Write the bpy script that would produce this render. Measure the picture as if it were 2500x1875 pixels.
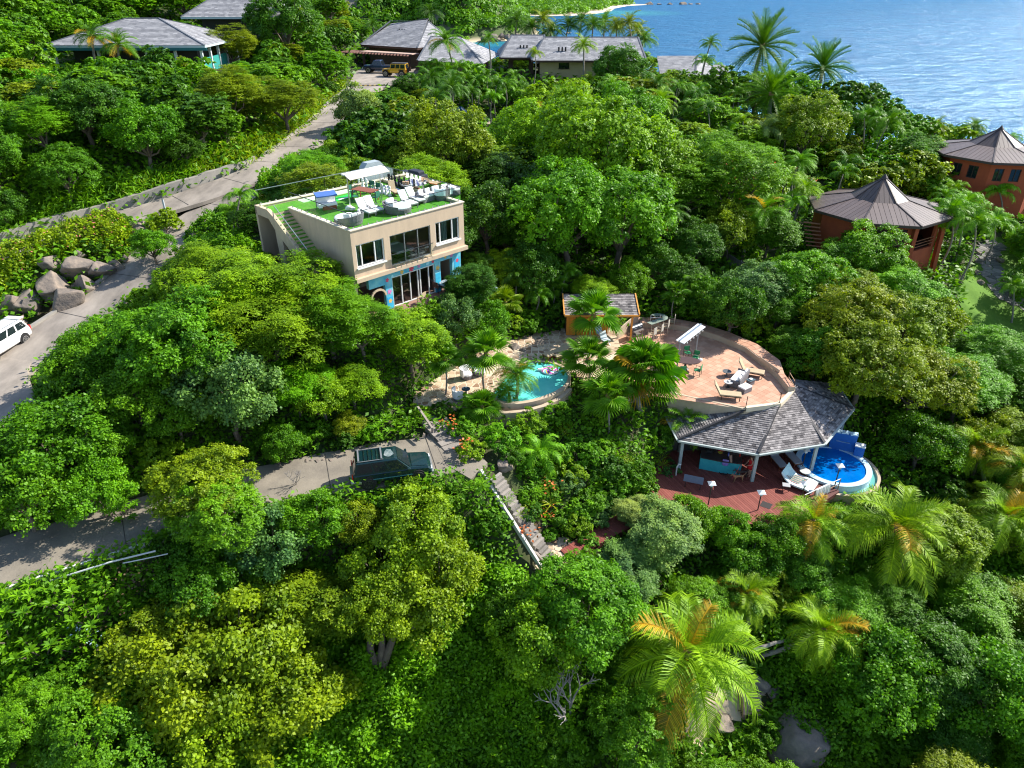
import bpy, math, random
import numpy as np
from mathutils import Vector, Matrix, noise
R=math.radians
rnd=random.Random(7)
sc=bpy.context.scene
col=sc.collection
for o in list(bpy.data.objects): bpy.data.objects.remove(o)
# ---------------------------------------------------------------- camera
FOC=1735.; PIT=R(29.8); CZ=25.7
cam=bpy.data.objects.new('camera',bpy.data.cameras.new('camera')); col.objects.link(cam)
cam.location=(0,0,CZ); cam.rotation_euler=(R(90-29.8),0,0)
cam.data.sensor_width=36; cam.data.lens=FOC/2500*36; cam.data.clip_end=60000; cam.data.clip_start=.5
sc.camera=cam
# ---------------------------------------------------------------- light
SUN_AZ=66.0; SUN_EL=39.0
w=bpy.data.worlds.new('World'); sc.world=w; w.use_nodes=True
nt=w.node_tree; nt.nodes.clear()
sky=nt.nodes.new('ShaderNodeTexSky'); sky.sky_type='NISHITA'; sky.sun_disc=False
sky.sun_elevation=R(SUN_EL); sky.sun_rotation=R(SUN_AZ); sky.air_density=1.0; sky.dust_density=.6; sky.ozone_density=1.2
bg=nt.nodes.new('ShaderNodeBackground'); bg.inputs[1].default_value=.13
wo=nt.nodes.new('ShaderNodeOutputWorld'); nt.links.new(sky.outputs[0],bg.inputs[0]); nt.links.new(bg.outputs[0],wo.inputs[0])
sd=bpy.data.lights.new('sun','SUN'); sd.energy=5.0; sd.angle=R(.53); sd.color=(1,.95,.86)
sun=bpy.data.objects.new('sun',sd); col.objects.link(sun)
SV=Vector((math.sin(R(SUN_AZ))*math.cos(R(SUN_EL)),math.cos(R(SUN_AZ))*math.cos(R(SUN_EL)),math.sin(R(SUN_EL))))
sun.rotation_euler=SV.to_track_quat('Z','Y').to_euler(); sun.location=(60,40,80)
vs=sc.view_settings; vs.view_transform='Standard'; vs.look='None'; vs.exposure=.95; vs.gamma=1; vs.use_curve_mapping=False
sc.cycles.max_bounces=6; sc.cycles.transparent_max_bounces=12; sc.cycles.transmission_bounces=4; sc.cycles.diffuse_bounces=3; sc.cycles.glossy_bounces=2
sc.cycles.use_denoising=True; sc.cycles.filter_width=1.15
# ---------------------------------------------------------------- projection helpers (metres <-> photograph)
SP,CP=math.sin(PIT),math.cos(PIT)
def ray(px,py):
    v=(px-1250)/FOC; q=(937.5-py)/FOC
    return v,CP+q*SP,-SP+q*CP
def W(px,py,z):
    d=ray(px,py); t=(z-CZ)/d[2]; return Vector((d[0]*t,d[1]*t,z))
def proj(x,y,z):
    z=z-CZ; zc=y*CP-z*SP; yc=y*SP+z*CP
    if zc<1: zc=1
    return 1250+FOC*x/zc,937.5-FOC*yc/zc,zc
# ---------------------------------------------------------------- polygons
def sdist(P,poly):
    P=np.atleast_2d(np.asarray(P,float))[:,:2]; Q=np.array([[p[0],p[1]] for p in poly],float); n=len(Q)
    d=np.full(len(P),1e9); ins=np.zeros(len(P),bool)
    for i in range(n):
        a=Q[i]; b=Q[(i+1)%n]; e=b-a; wv=P-a
        t=np.clip((wv@e)/max(e@e,1e-9),0,1); d=np.minimum(d,np.hypot(*(wv-np.outer(t,e)).T))
        c=(a[1]>P[:,1])!=(b[1]>P[:,1])
        with np.errstate(all='ignore'): xi=a[0]+(P[:,1]-a[1])*e[0]/(e[1] if e[1] else 1e-9)
        ins^=c&(P[:,0]<xi)
    return np.where(ins,-d,d)
def line_near(P,L):
    P=np.atleast_2d(P)[:,:2]; best=np.full(len(P),1e9); z=np.zeros(len(P))
    for a,b in zip(L[:-1],L[1:]):
        a2=np.array(a[:2]); e=np.array(b[:2])-a2; wv=P-a2
        t=np.clip((wv@e)/max(e@e,1e-9),0,1); d=np.hypot(*(wv-np.outer(t,e)).T); m=d<best
        best[m]=d[m]; z[m]=(a[2]+(b[2]-a[2])*t)[m]
    return best,z
def clip(poly,p,n):
    out=[]
    for i in range(len(poly)):
        a=poly[i]; b=poly[(i+1)%len(poly)]; da=(a[0]-p[0])*n[0]+(a[1]-p[1])*n[1]; db=(b[0]-p[0])*n[0]+(b[1]-p[1])*n[1]
        if da<=0: out.append(a)
        if (da<0<db) or (db<0<da):
            t=da/(da-db); out.append((a[0]+(b[0]-a[0])*t,a[1]+(b[1]-a[1])*t))
    return out
# ---------------------------------------------------------------- materials
MATS={}
def mat(name,c,c2=None,sc_=3.,rough=.7,bump=0.,bs=30.,metal=0.,spec=.4,coat=0.,detail=4,stretch=None,emit=0):
    if name in MATS: return MATS[name]
    m=bpy.data.materials.new(name); m.use_nodes=True; t=m.node_tree; N=t.nodes; L=t.links; b=N['Principled BSDF']
    b.inputs['Roughness'].default_value=rough; b.inputs['Metallic'].default_value=metal; b.inputs['Specular IOR Level'].default_value=spec
    b.inputs['Coat Weight'].default_value=coat; b.inputs['Base Color'].default_value=(*c,1)
    tc=N.new('ShaderNodeTexCoord'); src=tc.outputs['Object']
    if stretch:
        mp=N.new('ShaderNodeMapping'); mp.inputs['Scale'].default_value=stretch; L.new(src,mp.inputs[0]); src=mp.outputs[0]
    if c2:
        n=N.new('ShaderNodeTexNoise'); n.inputs['Scale'].default_value=sc_; n.inputs['Detail'].default_value=detail+2; n.inputs['Roughness'].default_value=.65; L.new(src,n.inputs[0])
        r=N.new('ShaderNodeMapRange'); r.inputs[1].default_value=.32; r.inputs[2].default_value=.68; L.new(n.outputs[0],r.inputs[0])
        x=N.new('ShaderNodeMix'); x.data_type='RGBA'; x.inputs[6].default_value=(*c,1); x.inputs[7].default_value=(*c2,1)
        L.new(r.outputs[0],x.inputs[0]); L.new(x.outputs[2],b.inputs['Base Color'])
    if bump:
        n2=N.new('ShaderNodeTexNoise'); n2.inputs['Scale'].default_value=bs; n2.inputs['Detail'].default_value=4; L.new(src,n2.inputs[0])
        bp=N.new('ShaderNodeBump'); bp.inputs['Strength'].default_value=bump; bp.inputs['Distance'].default_value=.05; L.new(n2.outputs[0],bp.inputs['Height']); L.new(bp.outputs[0],b.inputs['Normal'])
    MATS[name]=m; return m
def tintmat(name,c,c2,rough=.75,bump=.2,bs=12,spec=.3,rand=.25):
    """colour between c and c2 by the per-piece 'tint' attribute plus a per-object random value"""
    if name in MATS: return MATS[name]
    m=bpy.data.materials.new(name); m.use_nodes=True; t=m.node_tree; N=t.nodes; L=t.links; b=N['Principled BSDF']
    b.inputs['Roughness'].default_value=rough; b.inputs['Specular IOR Level'].default_value=spec
    a=N.new('ShaderNodeAttribute'); a.attribute_name='tint'; oi=N.new('ShaderNodeObjectInfo')
    tc=N.new('ShaderNodeTexCoord'); n=N.new('ShaderNodeTexNoise'); n.inputs['Scale'].default_value=2.; n.inputs['Detail'].default_value=6; L.new(tc.outputs['Object'],n.inputs[0])
    s1=N.new('ShaderNodeMath'); s1.operation='ADD'; L.new(a.outputs['Fac'],s1.inputs[0])
    s0=N.new('ShaderNodeMath'); s0.operation='MULTIPLY'; L.new(oi.outputs['Random'],s0.inputs[0]); s0.inputs[1].default_value=1. if rand>=1 else rand; L.new(s0.outputs[0],s1.inputs[1])
    s2=N.new('ShaderNodeMath'); s2.operation='MULTIPLY_ADD'; L.new(n.outputs[0],s2.inputs[0]); s2.inputs[1].default_value=.7; s2.inputs[2].default_value=-.35
    s3=N.new('ShaderNodeMath'); s3.operation='ADD'; s3.use_clamp=True; L.new(s1.outputs[0],s3.inputs[0]); L.new(s2.outputs[0],s3.inputs[1])
    x=N.new('ShaderNodeMix'); x.data_type='RGBA'; x.inputs[6].default_value=(*c,1); x.inputs[7].default_value=(*c2,1); L.new(s3.outputs[0],x.inputs[0]); L.new(x.outputs[2],b.inputs['Base Color'])
    n2=N.new('ShaderNodeTexNoise'); n2.inputs['Scale'].default_value=bs; n2.inputs['Detail'].default_value=5; L.new(tc.outputs['Object'],n2.inputs[0])
    bp=N.new('ShaderNodeBump'); bp.inputs['Strength'].default_value=bump; bp.inputs['Distance'].default_value=.05; L.new(n2.outputs[0],bp.inputs['Height']); L.new(bp.outputs[0],b.inputs['Normal'])
    MATS[name]=m; return m
def leafmat(name,trans=.30,rough=.5,spec=.22,tipy=.5):
    """leaf: the object's own colour, varied by the per-leaf 'tint' and a slow noise, partly translucent"""
    m=bpy.data.materials.new(name); m.use_nodes=True; t=m.node_tree; N=t.nodes; L=t.links; b=N['Principled BSDF']; out=N['Material Output']
    b.inputs['Roughness'].default_value=rough; b.inputs['Specular IOR Level'].default_value=spec
    a=N.new('ShaderNodeAttribute'); a.attribute_name='tint'; oi=N.new('ShaderNodeObjectInfo')
    geo=N.new('ShaderNodeNewGeometry'); n=N.new('ShaderNodeTexNoise'); n.inputs['Scale'].default_value=.55; n.inputs['Detail'].default_value=3; L.new(geo.outputs['Position'],n.inputs[0])
    ad=N.new('ShaderNodeMath'); ad.operation='MULTIPLY_ADD'; L.new(n.outputs[0],ad.inputs[0]); ad.inputs[1].default_value=1.3; ad.inputs[2].default_value=-.65
    s=N.new('ShaderNodeMath'); s.operation='ADD'; s.use_clamp=True; L.new(a.outputs['Fac'],s.inputs[0]); L.new(ad.outputs[0],s.inputs[1])
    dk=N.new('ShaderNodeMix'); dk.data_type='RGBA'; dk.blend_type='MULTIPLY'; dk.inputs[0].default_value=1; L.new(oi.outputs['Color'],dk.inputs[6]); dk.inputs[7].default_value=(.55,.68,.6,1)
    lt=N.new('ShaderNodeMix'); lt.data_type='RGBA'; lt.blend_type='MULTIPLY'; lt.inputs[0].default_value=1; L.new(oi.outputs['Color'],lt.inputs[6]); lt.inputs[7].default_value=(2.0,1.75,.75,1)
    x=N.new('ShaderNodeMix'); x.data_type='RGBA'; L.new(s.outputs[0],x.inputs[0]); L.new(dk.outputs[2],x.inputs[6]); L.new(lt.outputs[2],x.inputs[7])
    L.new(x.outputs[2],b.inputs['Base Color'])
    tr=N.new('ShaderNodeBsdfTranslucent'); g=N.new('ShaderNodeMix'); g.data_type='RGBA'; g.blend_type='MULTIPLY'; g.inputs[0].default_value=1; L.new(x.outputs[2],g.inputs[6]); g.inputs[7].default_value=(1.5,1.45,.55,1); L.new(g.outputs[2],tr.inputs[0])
    mx=N.new('ShaderNodeMixShader'); mx.inputs[0].default_value=trans; L.new(b.outputs[0],mx.inputs[1]); L.new(tr.outputs[0],mx.inputs[2]); L.new(mx.outputs[0],out.inputs[0])
    MATS[name]=m; return m
def glassmat(name,tint,refl=.12,ior=1.5):
    m=bpy.data.materials.new(name); m.use_nodes=True; t=m.node_tree; N=t.nodes; L=t.links; out=N['Material Output']
    tr=N.new('ShaderNodeBsdfTransparent'); tr.inputs[0].default_value=(*tint,1); g=N.new('ShaderNodeBsdfGlossy'); g.inputs[1].default_value=.03
    f=N.new('ShaderNodeFresnel'); f.inputs[0].default_value=ior; ad=N.new('ShaderNodeMath'); ad.operation='ADD'; ad.use_clamp=True; ad.inputs[1].default_value=refl; L.new(f.outputs[0],ad.inputs[0])
    mx=N.new('ShaderNodeMixShader'); L.new(ad.outputs[0],mx.inputs[0]); L.new(tr.outputs[0],mx.inputs[1]); L.new(g.outputs[0],mx.inputs[2]); L.new(mx.outputs[0],out.inputs[0])
    MATS[name]=m; return m
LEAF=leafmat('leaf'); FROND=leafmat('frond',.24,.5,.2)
GLASS=glassmat('window_glass',(.74,.80,.79),.10); RAIL=glassmat('rail_glass',(.86,.95,.91),.0,1.3)
CREAM=mat('cream_render',(.56,.42,.29),(.47,.355,.25),1.4,.85,.08,60,stretch=(1.6,1.6,.35))
WHITE=mat('white_paint',(.78,.77,.74),(.70,.69,.66),2,.5)
CUSH=mat('white_cushion',(.80,.79,.78),(.72,.71,.71),4,.85,.1,20)
STEEL=mat('steel',(.55,.57,.58),rough=.3,metal=.9); DSTEEL=mat('dark_metal',(.06,.065,.07),rough=.45,metal=.5)
CONC=mat('concrete',(.34,.31,.27),(.20,.19,.17),.5,.85,.12,14,detail=7)
ROADM=mat('road_concrete',(.36,.31,.26),(.15,.13,.11),.45,.85,.12,8,detail=8,stretch=(1,.45,1))
ROADD=mat('ribbed_drive_concrete',(.26,.225,.175),(.155,.135,.11),.5,.9,.25,9,detail=8)
RENDER2=mat('sand_plaster',(.50,.40,.29),(.40,.31,.22),1.,.85,.1,30)
TURF=mat('artificial_turf',(.085,.30,.012),(.06,.22,.01),1.5,.9,.5,60)
TERRA=tintmat('terracotta_tile',(.42,.22,.14),(.60,.36,.25),.7,.1,20,rand=.7)
SLATE=tintmat('weathered_shingle',(.075,.068,.07),(.36,.33,.32),.8,.3,25,rand=0)
SLATE2=tintmat('grey_shingle',(.20,.20,.215),(.36,.355,.365),.8,.3,14,rand=0)
BROWNM=tintmat('bronze_roof_metal',(.085,.06,.055),(.125,.09,.08),.5,.08,8,.5,rand=.5)
RED=mat('red_plaster',(.40,.085,.032),(.30,.062,.026),.8,.85,.1,20)
DECK=tintmat('red_deck_board',(.18,.045,.034),(.27,.08,.06),.6,.1,20,rand=.8)
STONE=tintmat('flagstone',(.25,.15,.09),(.62,.49,.34),.8,.3,9,rand=1.)
ROCK=mat('boulder_rock',(.30,.235,.18),(.085,.08,.078),1.3,.95,1.,6,detail=10)
SAND=mat('sand',(.62,.48,.33),(.5,.38,.26),.6,.95,.2,20)
WOOD=mat('teak_wood',(.26,.075,.03),(.18,.05,.02),4,.5,.1,20,stretch=(1,6,1)); BROWN=mat('dark_brown_wood',(.07,.035,.025),(.045,.025,.02),3,.7,.1,20)
WICK=mat('grey_wicker',(.20,.19,.20),(.14,.135,.145),18,.8,.4,70); TAN=mat('tan_sling',(.45,.35,.22),(.38,.29,.18),6,.7,.1,50)
BARK=mat('bark',(.19,.15,.115),(.09,.07,.055),3,.9,.6,14); PBARK=mat('palm_bark',(.30,.27,.23),(.17,.15,.13),5,.9,.6,12,stretch=(1,1,6))
BLACK=mat('black_rubber',(.015,.015,.016),rough=.7); DGLASS=mat('dark_car_glass',(.012,.018,.022),rough=.06,spec=.7)
ORANGE=mat('orange_boards',(.72,.27,.03),(.6,.21,.025),3,.7,.1,20,stretch=(6,6,.4))
def paint(n,c,c2=None): return mat(n,c,c2,1.5,.28,0,metal=.1,spec=.6,coat=.6)
# ---------------------------------------------------------------- object helpers
MXW={}
def thing(name,label,cat,loc=(0,0,0),rz=0,group=None):
    o=bpy.data.objects.new(name,None); col.objects.link(o); o.location=loc; o.rotation_euler=(0,0,rz); o.empty_display_size=.2
    o['label']=label; o['category']=cat
    if group: o['group']=group
    MXW[o.name]=(Matrix.Translation(Vector(loc))@Matrix.Rotation(rz,4,'Z')).inverted(); return o
def tag(o,label,cat,group=None):
    o['label']=label; o['category']=cat
    if group: o['group']=group
    return o
def toplocal(p):
    m=Matrix.Identity(4)
    while p is not None:
        if p.name in MXW: return MXW[p.name]
        p=p.parent
    return m
class MB:
    def __init__(s): s.v=[]; s.f=[]; s.m=[]; s.t=[]; s.mi=0; s.tint=0.
    def add(s,vs,fs):
        k=len(s.v); s.v+=[tuple(v) for v in vs]
        for f in fs: s.f.append([i+k for i in f]); s.m.append(s.mi); s.t.append(s.tint)
        return s
    def box(s,c,d,rz=0,M=None):
        x,y,z=d[0]/2,d[1]/2,d[2]/2; cs,sn=math.cos(rz),math.sin(rz)
        vs=[]
        for sx,sy,sz in ((-1,-1,-1),(1,-1,-1),(1,1,-1),(-1,1,-1),(-1,-1,1),(1,-1,1),(1,1,1),(-1,1,1)):
            px,py,pz=sx*x,sy*y,sz*z
            if M is not None:
                q=M@Vector((px,py,pz)); px,py,pz=q
            vs.append((c[0]+px*cs-py*sn,c[1]+px*sn+py*cs,c[2]+pz))
        return s.add(vs,[(0,3,2,1),(4,5,6,7),(0,1,5,4),(1,2,6,5),(2,3,7,6),(3,0,4,7)])
    def bar(s,a,b,wd,ht,up=(0,0,1)):
        a=Vector(a); b=Vector(b); d=(b-a).normalized(); up=Vector(up)
        if abs(d.dot(up))>.98: up=Vector((1,0,0))
        sd_=d.cross(up).normalized(); u=sd_.cross(d).normalized(); vs=[]
        for p in (a,b):
            for i,j in ((-1,-1),(1,-1),(1,1),(-1,1)): vs.append(p+sd_*(i*wd/2)+u*(j*ht/2))
        return s.add(vs,[(0,1,2,3),(7,6,5,4),(0,4,5,1),(1,5,6,2),(2,6,7,3),(3,7,4,0)])
    def prism(s,poly,z0,z1,bot=True):
        n=len(poly); vs=[(p[0],p[1],z0) for p in poly]+[(p[0],p[1],z1) for p in poly]
        fs=[tuple(range(n,2*n))]+[(i,(i+1)%n,n+(i+1)%n,n+i) for i in range(n)]
        if bot: fs.append(tuple(reversed(range(n))))
        return s.add(vs,fs)
    def slab(s,pts,nrm,th):
        n=len(pts); nrm=Vector(nrm); vs=[Vector(p) for p in pts]; vs=vs+[v-nrm*th for v in vs]
        return s.add(vs,[tuple(range(n))]+[(i,n+i,n+(i+1)%n,(i+1)%n) for i in range(n)]+[tuple(reversed(range(n,2*n)))])
    def tube(s,pts,rad,n=8,cap=True):
        pts=[Vector(p) for p in pts]; rad=rad if hasattr(rad,'__len__') else [rad]*len(pts); vs=[]; ref=None
        for i,p in enumerate(pts):
            d=(pts[min(i+1,len(pts)-1)]-pts[max(i-1,0)]).normalized()
            if ref is None: ref=d.orthogonal().normalized()
            a=(ref-d*ref.dot(d)).normalized(); ref=a; b=d.cross(a)
            for k in range(n):
                an=2*math.pi*k/n; vs.append(p+(a*math.cos(an)+b*math.sin(an))*rad[i])
        fs=[]
        for i in range(len(pts)-1):
            for k in range(n): fs.append((i*n+k,i*n+(k+1)%n,(i+1)*n+(k+1)%n,(i+1)*n+k))
        if cap: fs.append(tuple(reversed(range(n)))); fs.append(tuple(range((len(pts)-1)*n,len(pts)*n)))
        return s.add(vs,fs)
    def lathe(s,prof,c=(0,0,0),n=24,axis='z'):
        vs=[];fs=[]
        for r,z in prof:
            for k in range(n):
                a=2*math.pi*k/n
                if axis=='z': vs.append((c[0]+r*math.cos(a),c[1]+r*math.sin(a),c[2]+z))
                else: vs.append((c[0]+r*math.cos(a),c[1]+z,c[2]+r*math.sin(a)))
        for i in range(len(prof)-1):
            for k in range(n): fs.append((i*n+k,i*n+(k+1)%n,(i+1)*n+(k+1)%n,(i+1)*n+k))
        fs.append(tuple(reversed(range(n)))); fs.append(tuple(range((len(prof)-1)*n,len(prof)*n)))
        return s.add(vs,fs)
    def loft(s,rings,cap=True,closed=True):
        n=len(rings[0]); vs=[p for r in rings for p in r]; fs=[]
        for i in range(len(rings)-1):
            for k in range(n if closed else n-1): fs.append((i*n+k,i*n+(k+1)%n,(i+1)*n+(k+1)%n,(i+1)*n+k))
        if cap: fs.append(tuple(reversed(range(n)))); fs.append(tuple(range((len(rings)-1)*n,len(rings)*n)))
        return s.add(vs,fs)
    def ball(s,c,r,n=10,m=6):
        rings=[]
        if not hasattr(r,'__len__'): r=(r,r,r)
        for j in range(m+1):
            ph=math.pi*(j/m-.5)*.995
            rings.append([(c[0]+r[0]*math.cos(ph)*math.cos(2*math.pi*k/n),c[1]+r[1]*math.cos(ph)*math.sin(2*math.pi*k/n),c[2]+r[2]*math.sin(ph)) for k in range(n)])
        return s.loft(rings)
    def build(s,name,mats,parent=None,world=True,smooth=False,bevel=0,kind=None,loc=None):
        me=bpy.data.meshes.new(name); vs=s.v
        if parent is not None and world:
            M=toplocal(parent); vs=[tuple(M@Vector(v)) for v in vs]
        me.from_pydata(vs,[],s.f)
        for m in (mats if isinstance(mats,(list,tuple)) else [mats]): me.materials.append(m)
        me.polygons.foreach_set('material_index',s.m)
        if any(s.t):
            a=me.attributes.new('tint','FLOAT','FACE'); a.data.foreach_set('value',s.t)
        if smooth: me.polygons.foreach_set('use_smooth',[True]*len(me.polygons))
        me.update(); o=bpy.data.objects.new(name,me); col.objects.link(o)
        if parent is not None: o.parent=parent
        if bevel:
            b=o.modifiers.new('bevel','BEVEL'); b.width=bevel; b.segments=2; b.limit_method='ANGLE'; b.angle_limit=R(40)
        if kind: o['kind']=kind
        return o
def copy_tree(o,parent=None):
    c=o.copy(); col.objects.link(c)
    if parent is not None: c.parent=parent
    for ch in list(o.children): copy_tree(ch,c)
    return c
def place(o,loc,rz,label=None,sc_=None):
    c=copy_tree(o); c.location=loc; c.rotation_euler=(0,0,rz)
    if sc_: c.scale=(sc_,)*3
    if label: c['label']=label
    MXW[c.name]=(Matrix.Translation(Vector(loc))@Matrix.Rotation(rz,4,'Z')).inverted(); return c
def npmesh(name,V,F,mats,tint=None,parent=None,kind=None,loc=(0,0,0),link=True):
    """fast mesh from numpy arrays, all faces quads"""
    me=bpy.data.meshes.new(name); nf=len(F)
    me.vertices.add(len(V)); me.vertices.foreach_set('co',np.asarray(V,np.float32).ravel())
    k=F.shape[1]; me.loops.add(nf*k); me.loops.foreach_set('vertex_index',np.asarray(F,np.int32).ravel())
    me.polygons.add(nf); me.polygons.foreach_set('loop_start',np.arange(0,nf*k,k,dtype=np.int32))
    try: me.polygons.foreach_set('loop_total',np.full(nf,k,dtype=np.int32))
    except Exception: pass
    for m in (mats if isinstance(mats,(list,tuple)) else [mats]): me.materials.append(m)
    if tint is not None:
        a=me.attributes.new('tint','FLOAT','FACE'); a.data.foreach_set('value',np.asarray(tint,np.float32))
    me.update(calc_edges=True)
    if not link: return me
    o=bpy.data.objects.new(name,me); col.objects.link(o); o.location=loc
    if parent is not None: o.parent=parent
    if kind: o['kind']=kind
    return o
# a flat surface split into pieces: cells of size a x b along direction d in the plane of pts
def cells(pts,d,a,b,gap,stagger=0,diag=0):
    P=[Vector(p) for p in pts]; o=P[0]; n=(P[1]-P[0]).cross(P[2]-P[0]).normalized()
    if n.z<0: n=-n
    ex=Vector(d); ex=(ex-n*ex.dot(n)).normalized(); ey=n.cross(ex)
    q=[((p-o).dot(ex),(p-o).dot(ey)) for p in P]
    ar=sum(q[i][0]*q[(i+1)%len(q)][1]-q[(i+1)%len(q)][0]*q[i][1] for i in range(len(q)))
    if ar<0: q=q[::-1]
    x0=min(p[0] for p in q);x1=max(p[0] for p in q);y0=min(p[1] for p in q);y1=max(p[1] for p in q)
    out=[]; j=0; y=y0
    while y<y1:
        x=x0-(j%2)*stagger*a
        while x<x1:
            c=[(x+gap/2,y+gap/2),(x+a-gap/2,y+gap/2),(x+a-gap/2,y+b-gap/2),(x+gap/2,y+b-gap/2)]
            pl=c
            for i in range(len(q)):
                e=(q[(i+1)%len(q)][0]-q[i][0],q[(i+1)%len(q)][1]-q[i][1]); pl=clip(pl,q[i],(e[1],-e[0]))
                if len(pl)<3: break
            if len(pl)>=3:
                A=abs(sum(pl[i][0]*pl[(i+1)%len(pl)][1]-pl[(i+1)%len(pl)][0]*pl[i][1] for i in range(len(pl))))/2
                if A>.08*a*b or A>.02: out.append([o+ex*p[0]+ey*p[1] for p in pl])
            x+=a
        y+=b; j+=1
    return out,n
def pieces(name,cs,n,lift,th,m,parent,cap=300,key=None,jit=0):
    """each cell an object (largest/nearest first up to cap), the rest one joined part"""
    if key: cs=sorted(cs,key=key)
    else: cs=sorted(cs,key=lambda c:(c[0]-cam.location).length)
    for c in cs[:cap]:
        b=MB(); b.slab([p+n*(lift+rnd.uniform(0,jit)) for p in c] if jit==0 else [p+n*(lift+jit*rnd.random()*0+0) for p in c],n,th); b.build(name,m,parent)
    if cs[cap:]:
        b=MB()
        for c in cs[cap:]:
            b.tint=rnd.random()*.7+.01; b.slab([p+n*lift for p in c],n,th)
        b.build(name+'_field',m,parent,kind='stuff')
def shingles(pts,d,a,b,m,parent,name='shingle_field'):
    """courses of thin overlapping shingles, real geometry joined in one part"""
    pts=[Vector(p) for p in pts]
    if len(pts)==4:
        o_=(pts[0]+pts[1])/2; e1=(pts[1]-pts[0]).normalized(); nn=e1.cross((pts[2]+pts[3])/2-o_).normalized(); pts=[p-nn*(p-o_).dot(nn) for p in pts]
    cs,n=cells(pts,d,a,b,.012,.37); mb=MB()
    ctr=sum((Vector(p) for p in pts),Vector())/len(pts)
    for c in cs:
        lo=min(p.z for p in c); hi=max(p.z for p in c)
        mb.tint=max(.01,min(1,rnd.gauss(.42,.26)))
        mb.slab([p+n*(.015+.028*(hi-p.z)/max(hi-lo,1e-4)+rnd.uniform(0,.006)) for p in c],n,.02)
    u=MB(); u.slab(pts if (Vector(pts[1])-Vector(pts[0])).cross(Vector(pts[2])-Vector(pts[0])).z>0 else pts[::-1],n,.08); u.build('roof_board',mat('roof_board',(.06,.055,.055)),parent)
    return mb.build(name,m,parent,kind='stuff')
# ---------------------------------------------------------------- terrain
def PT(px,py,z): v=W(px,py,z); return (v.x,v.y,z)
G=[PT(*p) for p in [(0,1400,-.2),(200,1340,0),(400,1260,0),(600,1200,0),(860,1150,0),(1080,1100,0),(1200,1200,-1.2),(1330,1385,-4.4),(1600,1260,-5.3),
 (1850,1210,-5.6),(2070,1260,-6.6),(1030,980,.5),(1200,900,.4),(1350,820,.5),(1200,1040,-.8),(1450,1060,-1.3),(1500,830,-.5),(1700,850,-.5),(1450,795,.5),(1900,840,-1),
 (2060,1000,-3),(2200,1100,-6),(2400,1100,-7),(2420,810,-3),(2400,700,-1.8),(2400,600,-.3),(2130,660,0),(2260,650,.2),(2430,480,2.5),(40,860,3.7),(0,1010,3.2),(300,700,5.2),
 (440,560,6.8),(520,490,8),(0,620,6.9),(200,550,7.5),(400,490,8.3),(640,400,9.6),(800,280,11),(900,210,11.8),(960,175,12.3),(200,480,10),(100,400,11.5),(400,300,12.8),(300,180,15.3),
 (0,100,18),(500,70,18),(1100,290,8.5),(1500,250,9),(1300,450,5.2),(1500,600,2),(1000,700,5),(1900,350,5.2),(2100,330,4.5),(1000,160,12.3),(1350,200,11),(1550,200,10.3),
 (100,1500,-2.3),(350,1420,-2.2),(600,1500,-5.5),(600,1870,-10.5),(0,1870,-6),(1200,1600,-8),(1200,1870,-12),(1700,1600,-9.5),(1800,1870,-13),(2400,1400,-9.5),(2400,1870,-13.5),(950,1300,-3.2),(150,1120,1.6),(500,1080,1.6),(800,1040,.9),(700,850,3.2),(600,700,6.6),(1250,650,3.5),(1250,760,1.2)]]
G+=[(-16,49,7.7),(-13,46,7.3),(-6,43.5,4.6),(-60,150,24),(-100,110,25),(-110,180,34),(-150,60,18),(-150,120,32),(-70,30,2),(-60,10,-3),(-30,185,13),(0,160,8.5),(20,152,7.5),(35,150,6.5),(45,125,3.5),
 (60,112,0),(75,95,-.5),(95,85,-3),(120,60,-8),(60,140,-16),(30,185,-17),(85,115,-16),(115,90,-17),(150,60,-18),(0,215,-19),(-30,235,-19),(60,20,-16),(30,5,-16),(0,5,-15),(-20,5,-12),(140,130,-22),(90,170,-22),(40,230,-22),(-80,230,15),(-150,230,40)]
G=np.array(G); keep=[]
for i,g in enumerate(G):
    if all(np.hypot(*(g[:2]-G[j][:2]))>.8 for j in keep): keep.append(i)
G=G[keep]; n=len(G)
Dm=np.hypot(G[:,None,0]-G[None,:,0],G[:,None,1]-G[None,:,1]); A=np.zeros((n+3,n+3)); A[:n,:n]=Dm-np.eye(n)*.6; A[:n,n]=1;A[:n,n+1]=G[:,0];A[:n,n+2]=G[:,1]; A[n:,:n]=A[:n,n:].T
sol=np.linalg.solve(A,np.concatenate([G[:,2],np.zeros(3)]))
X0,X1,Y0,Y1=-175,155,8,246
gx=np.arange(X0,X1+1,1.); gy=np.arange(Y0,Y1+1,1.)
XX,YY=np.meshgrid(gx,gy); PG=np.stack([XX.ravel(),YY.ravel()],1)
ZZ=sol[n]+sol[n+1]*PG[:,0]+sol[n+2]*PG[:,1]
for i in range(n): ZZ+=sol[i]*np.hypot(PG[:,0]-G[i,0],PG[:,1]-G[i,1])
ZZ+=.25*np.sin(PG[:,0]*.9+1.3*np.sin(PG[:,1]*.5))*np.cos(PG[:,1]*.8)
def PL(l): return [PT(*p) for p in l]
UPPER=PL([(-260,700,6.0),(-100,655,6.6),(0,620,7.),(150,575,7.4),(300,530,7.9),(415,498,8.35),(520,463,8.9),(650,413,9.7),(745,345,10.45),(800,300,10.95),(845,250,11.5),(890,212,11.95),(935,185,12.25)])
LOWER=PL([(600,462,9.05),(510,515,8.1),(430,575,7.2),(372,635,6.3),(305,697,5.4),(225,752,4.8),(130,815,4.2),(50,870,3.7),(-60,960,3.3),(-200,1060,3.)])
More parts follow.
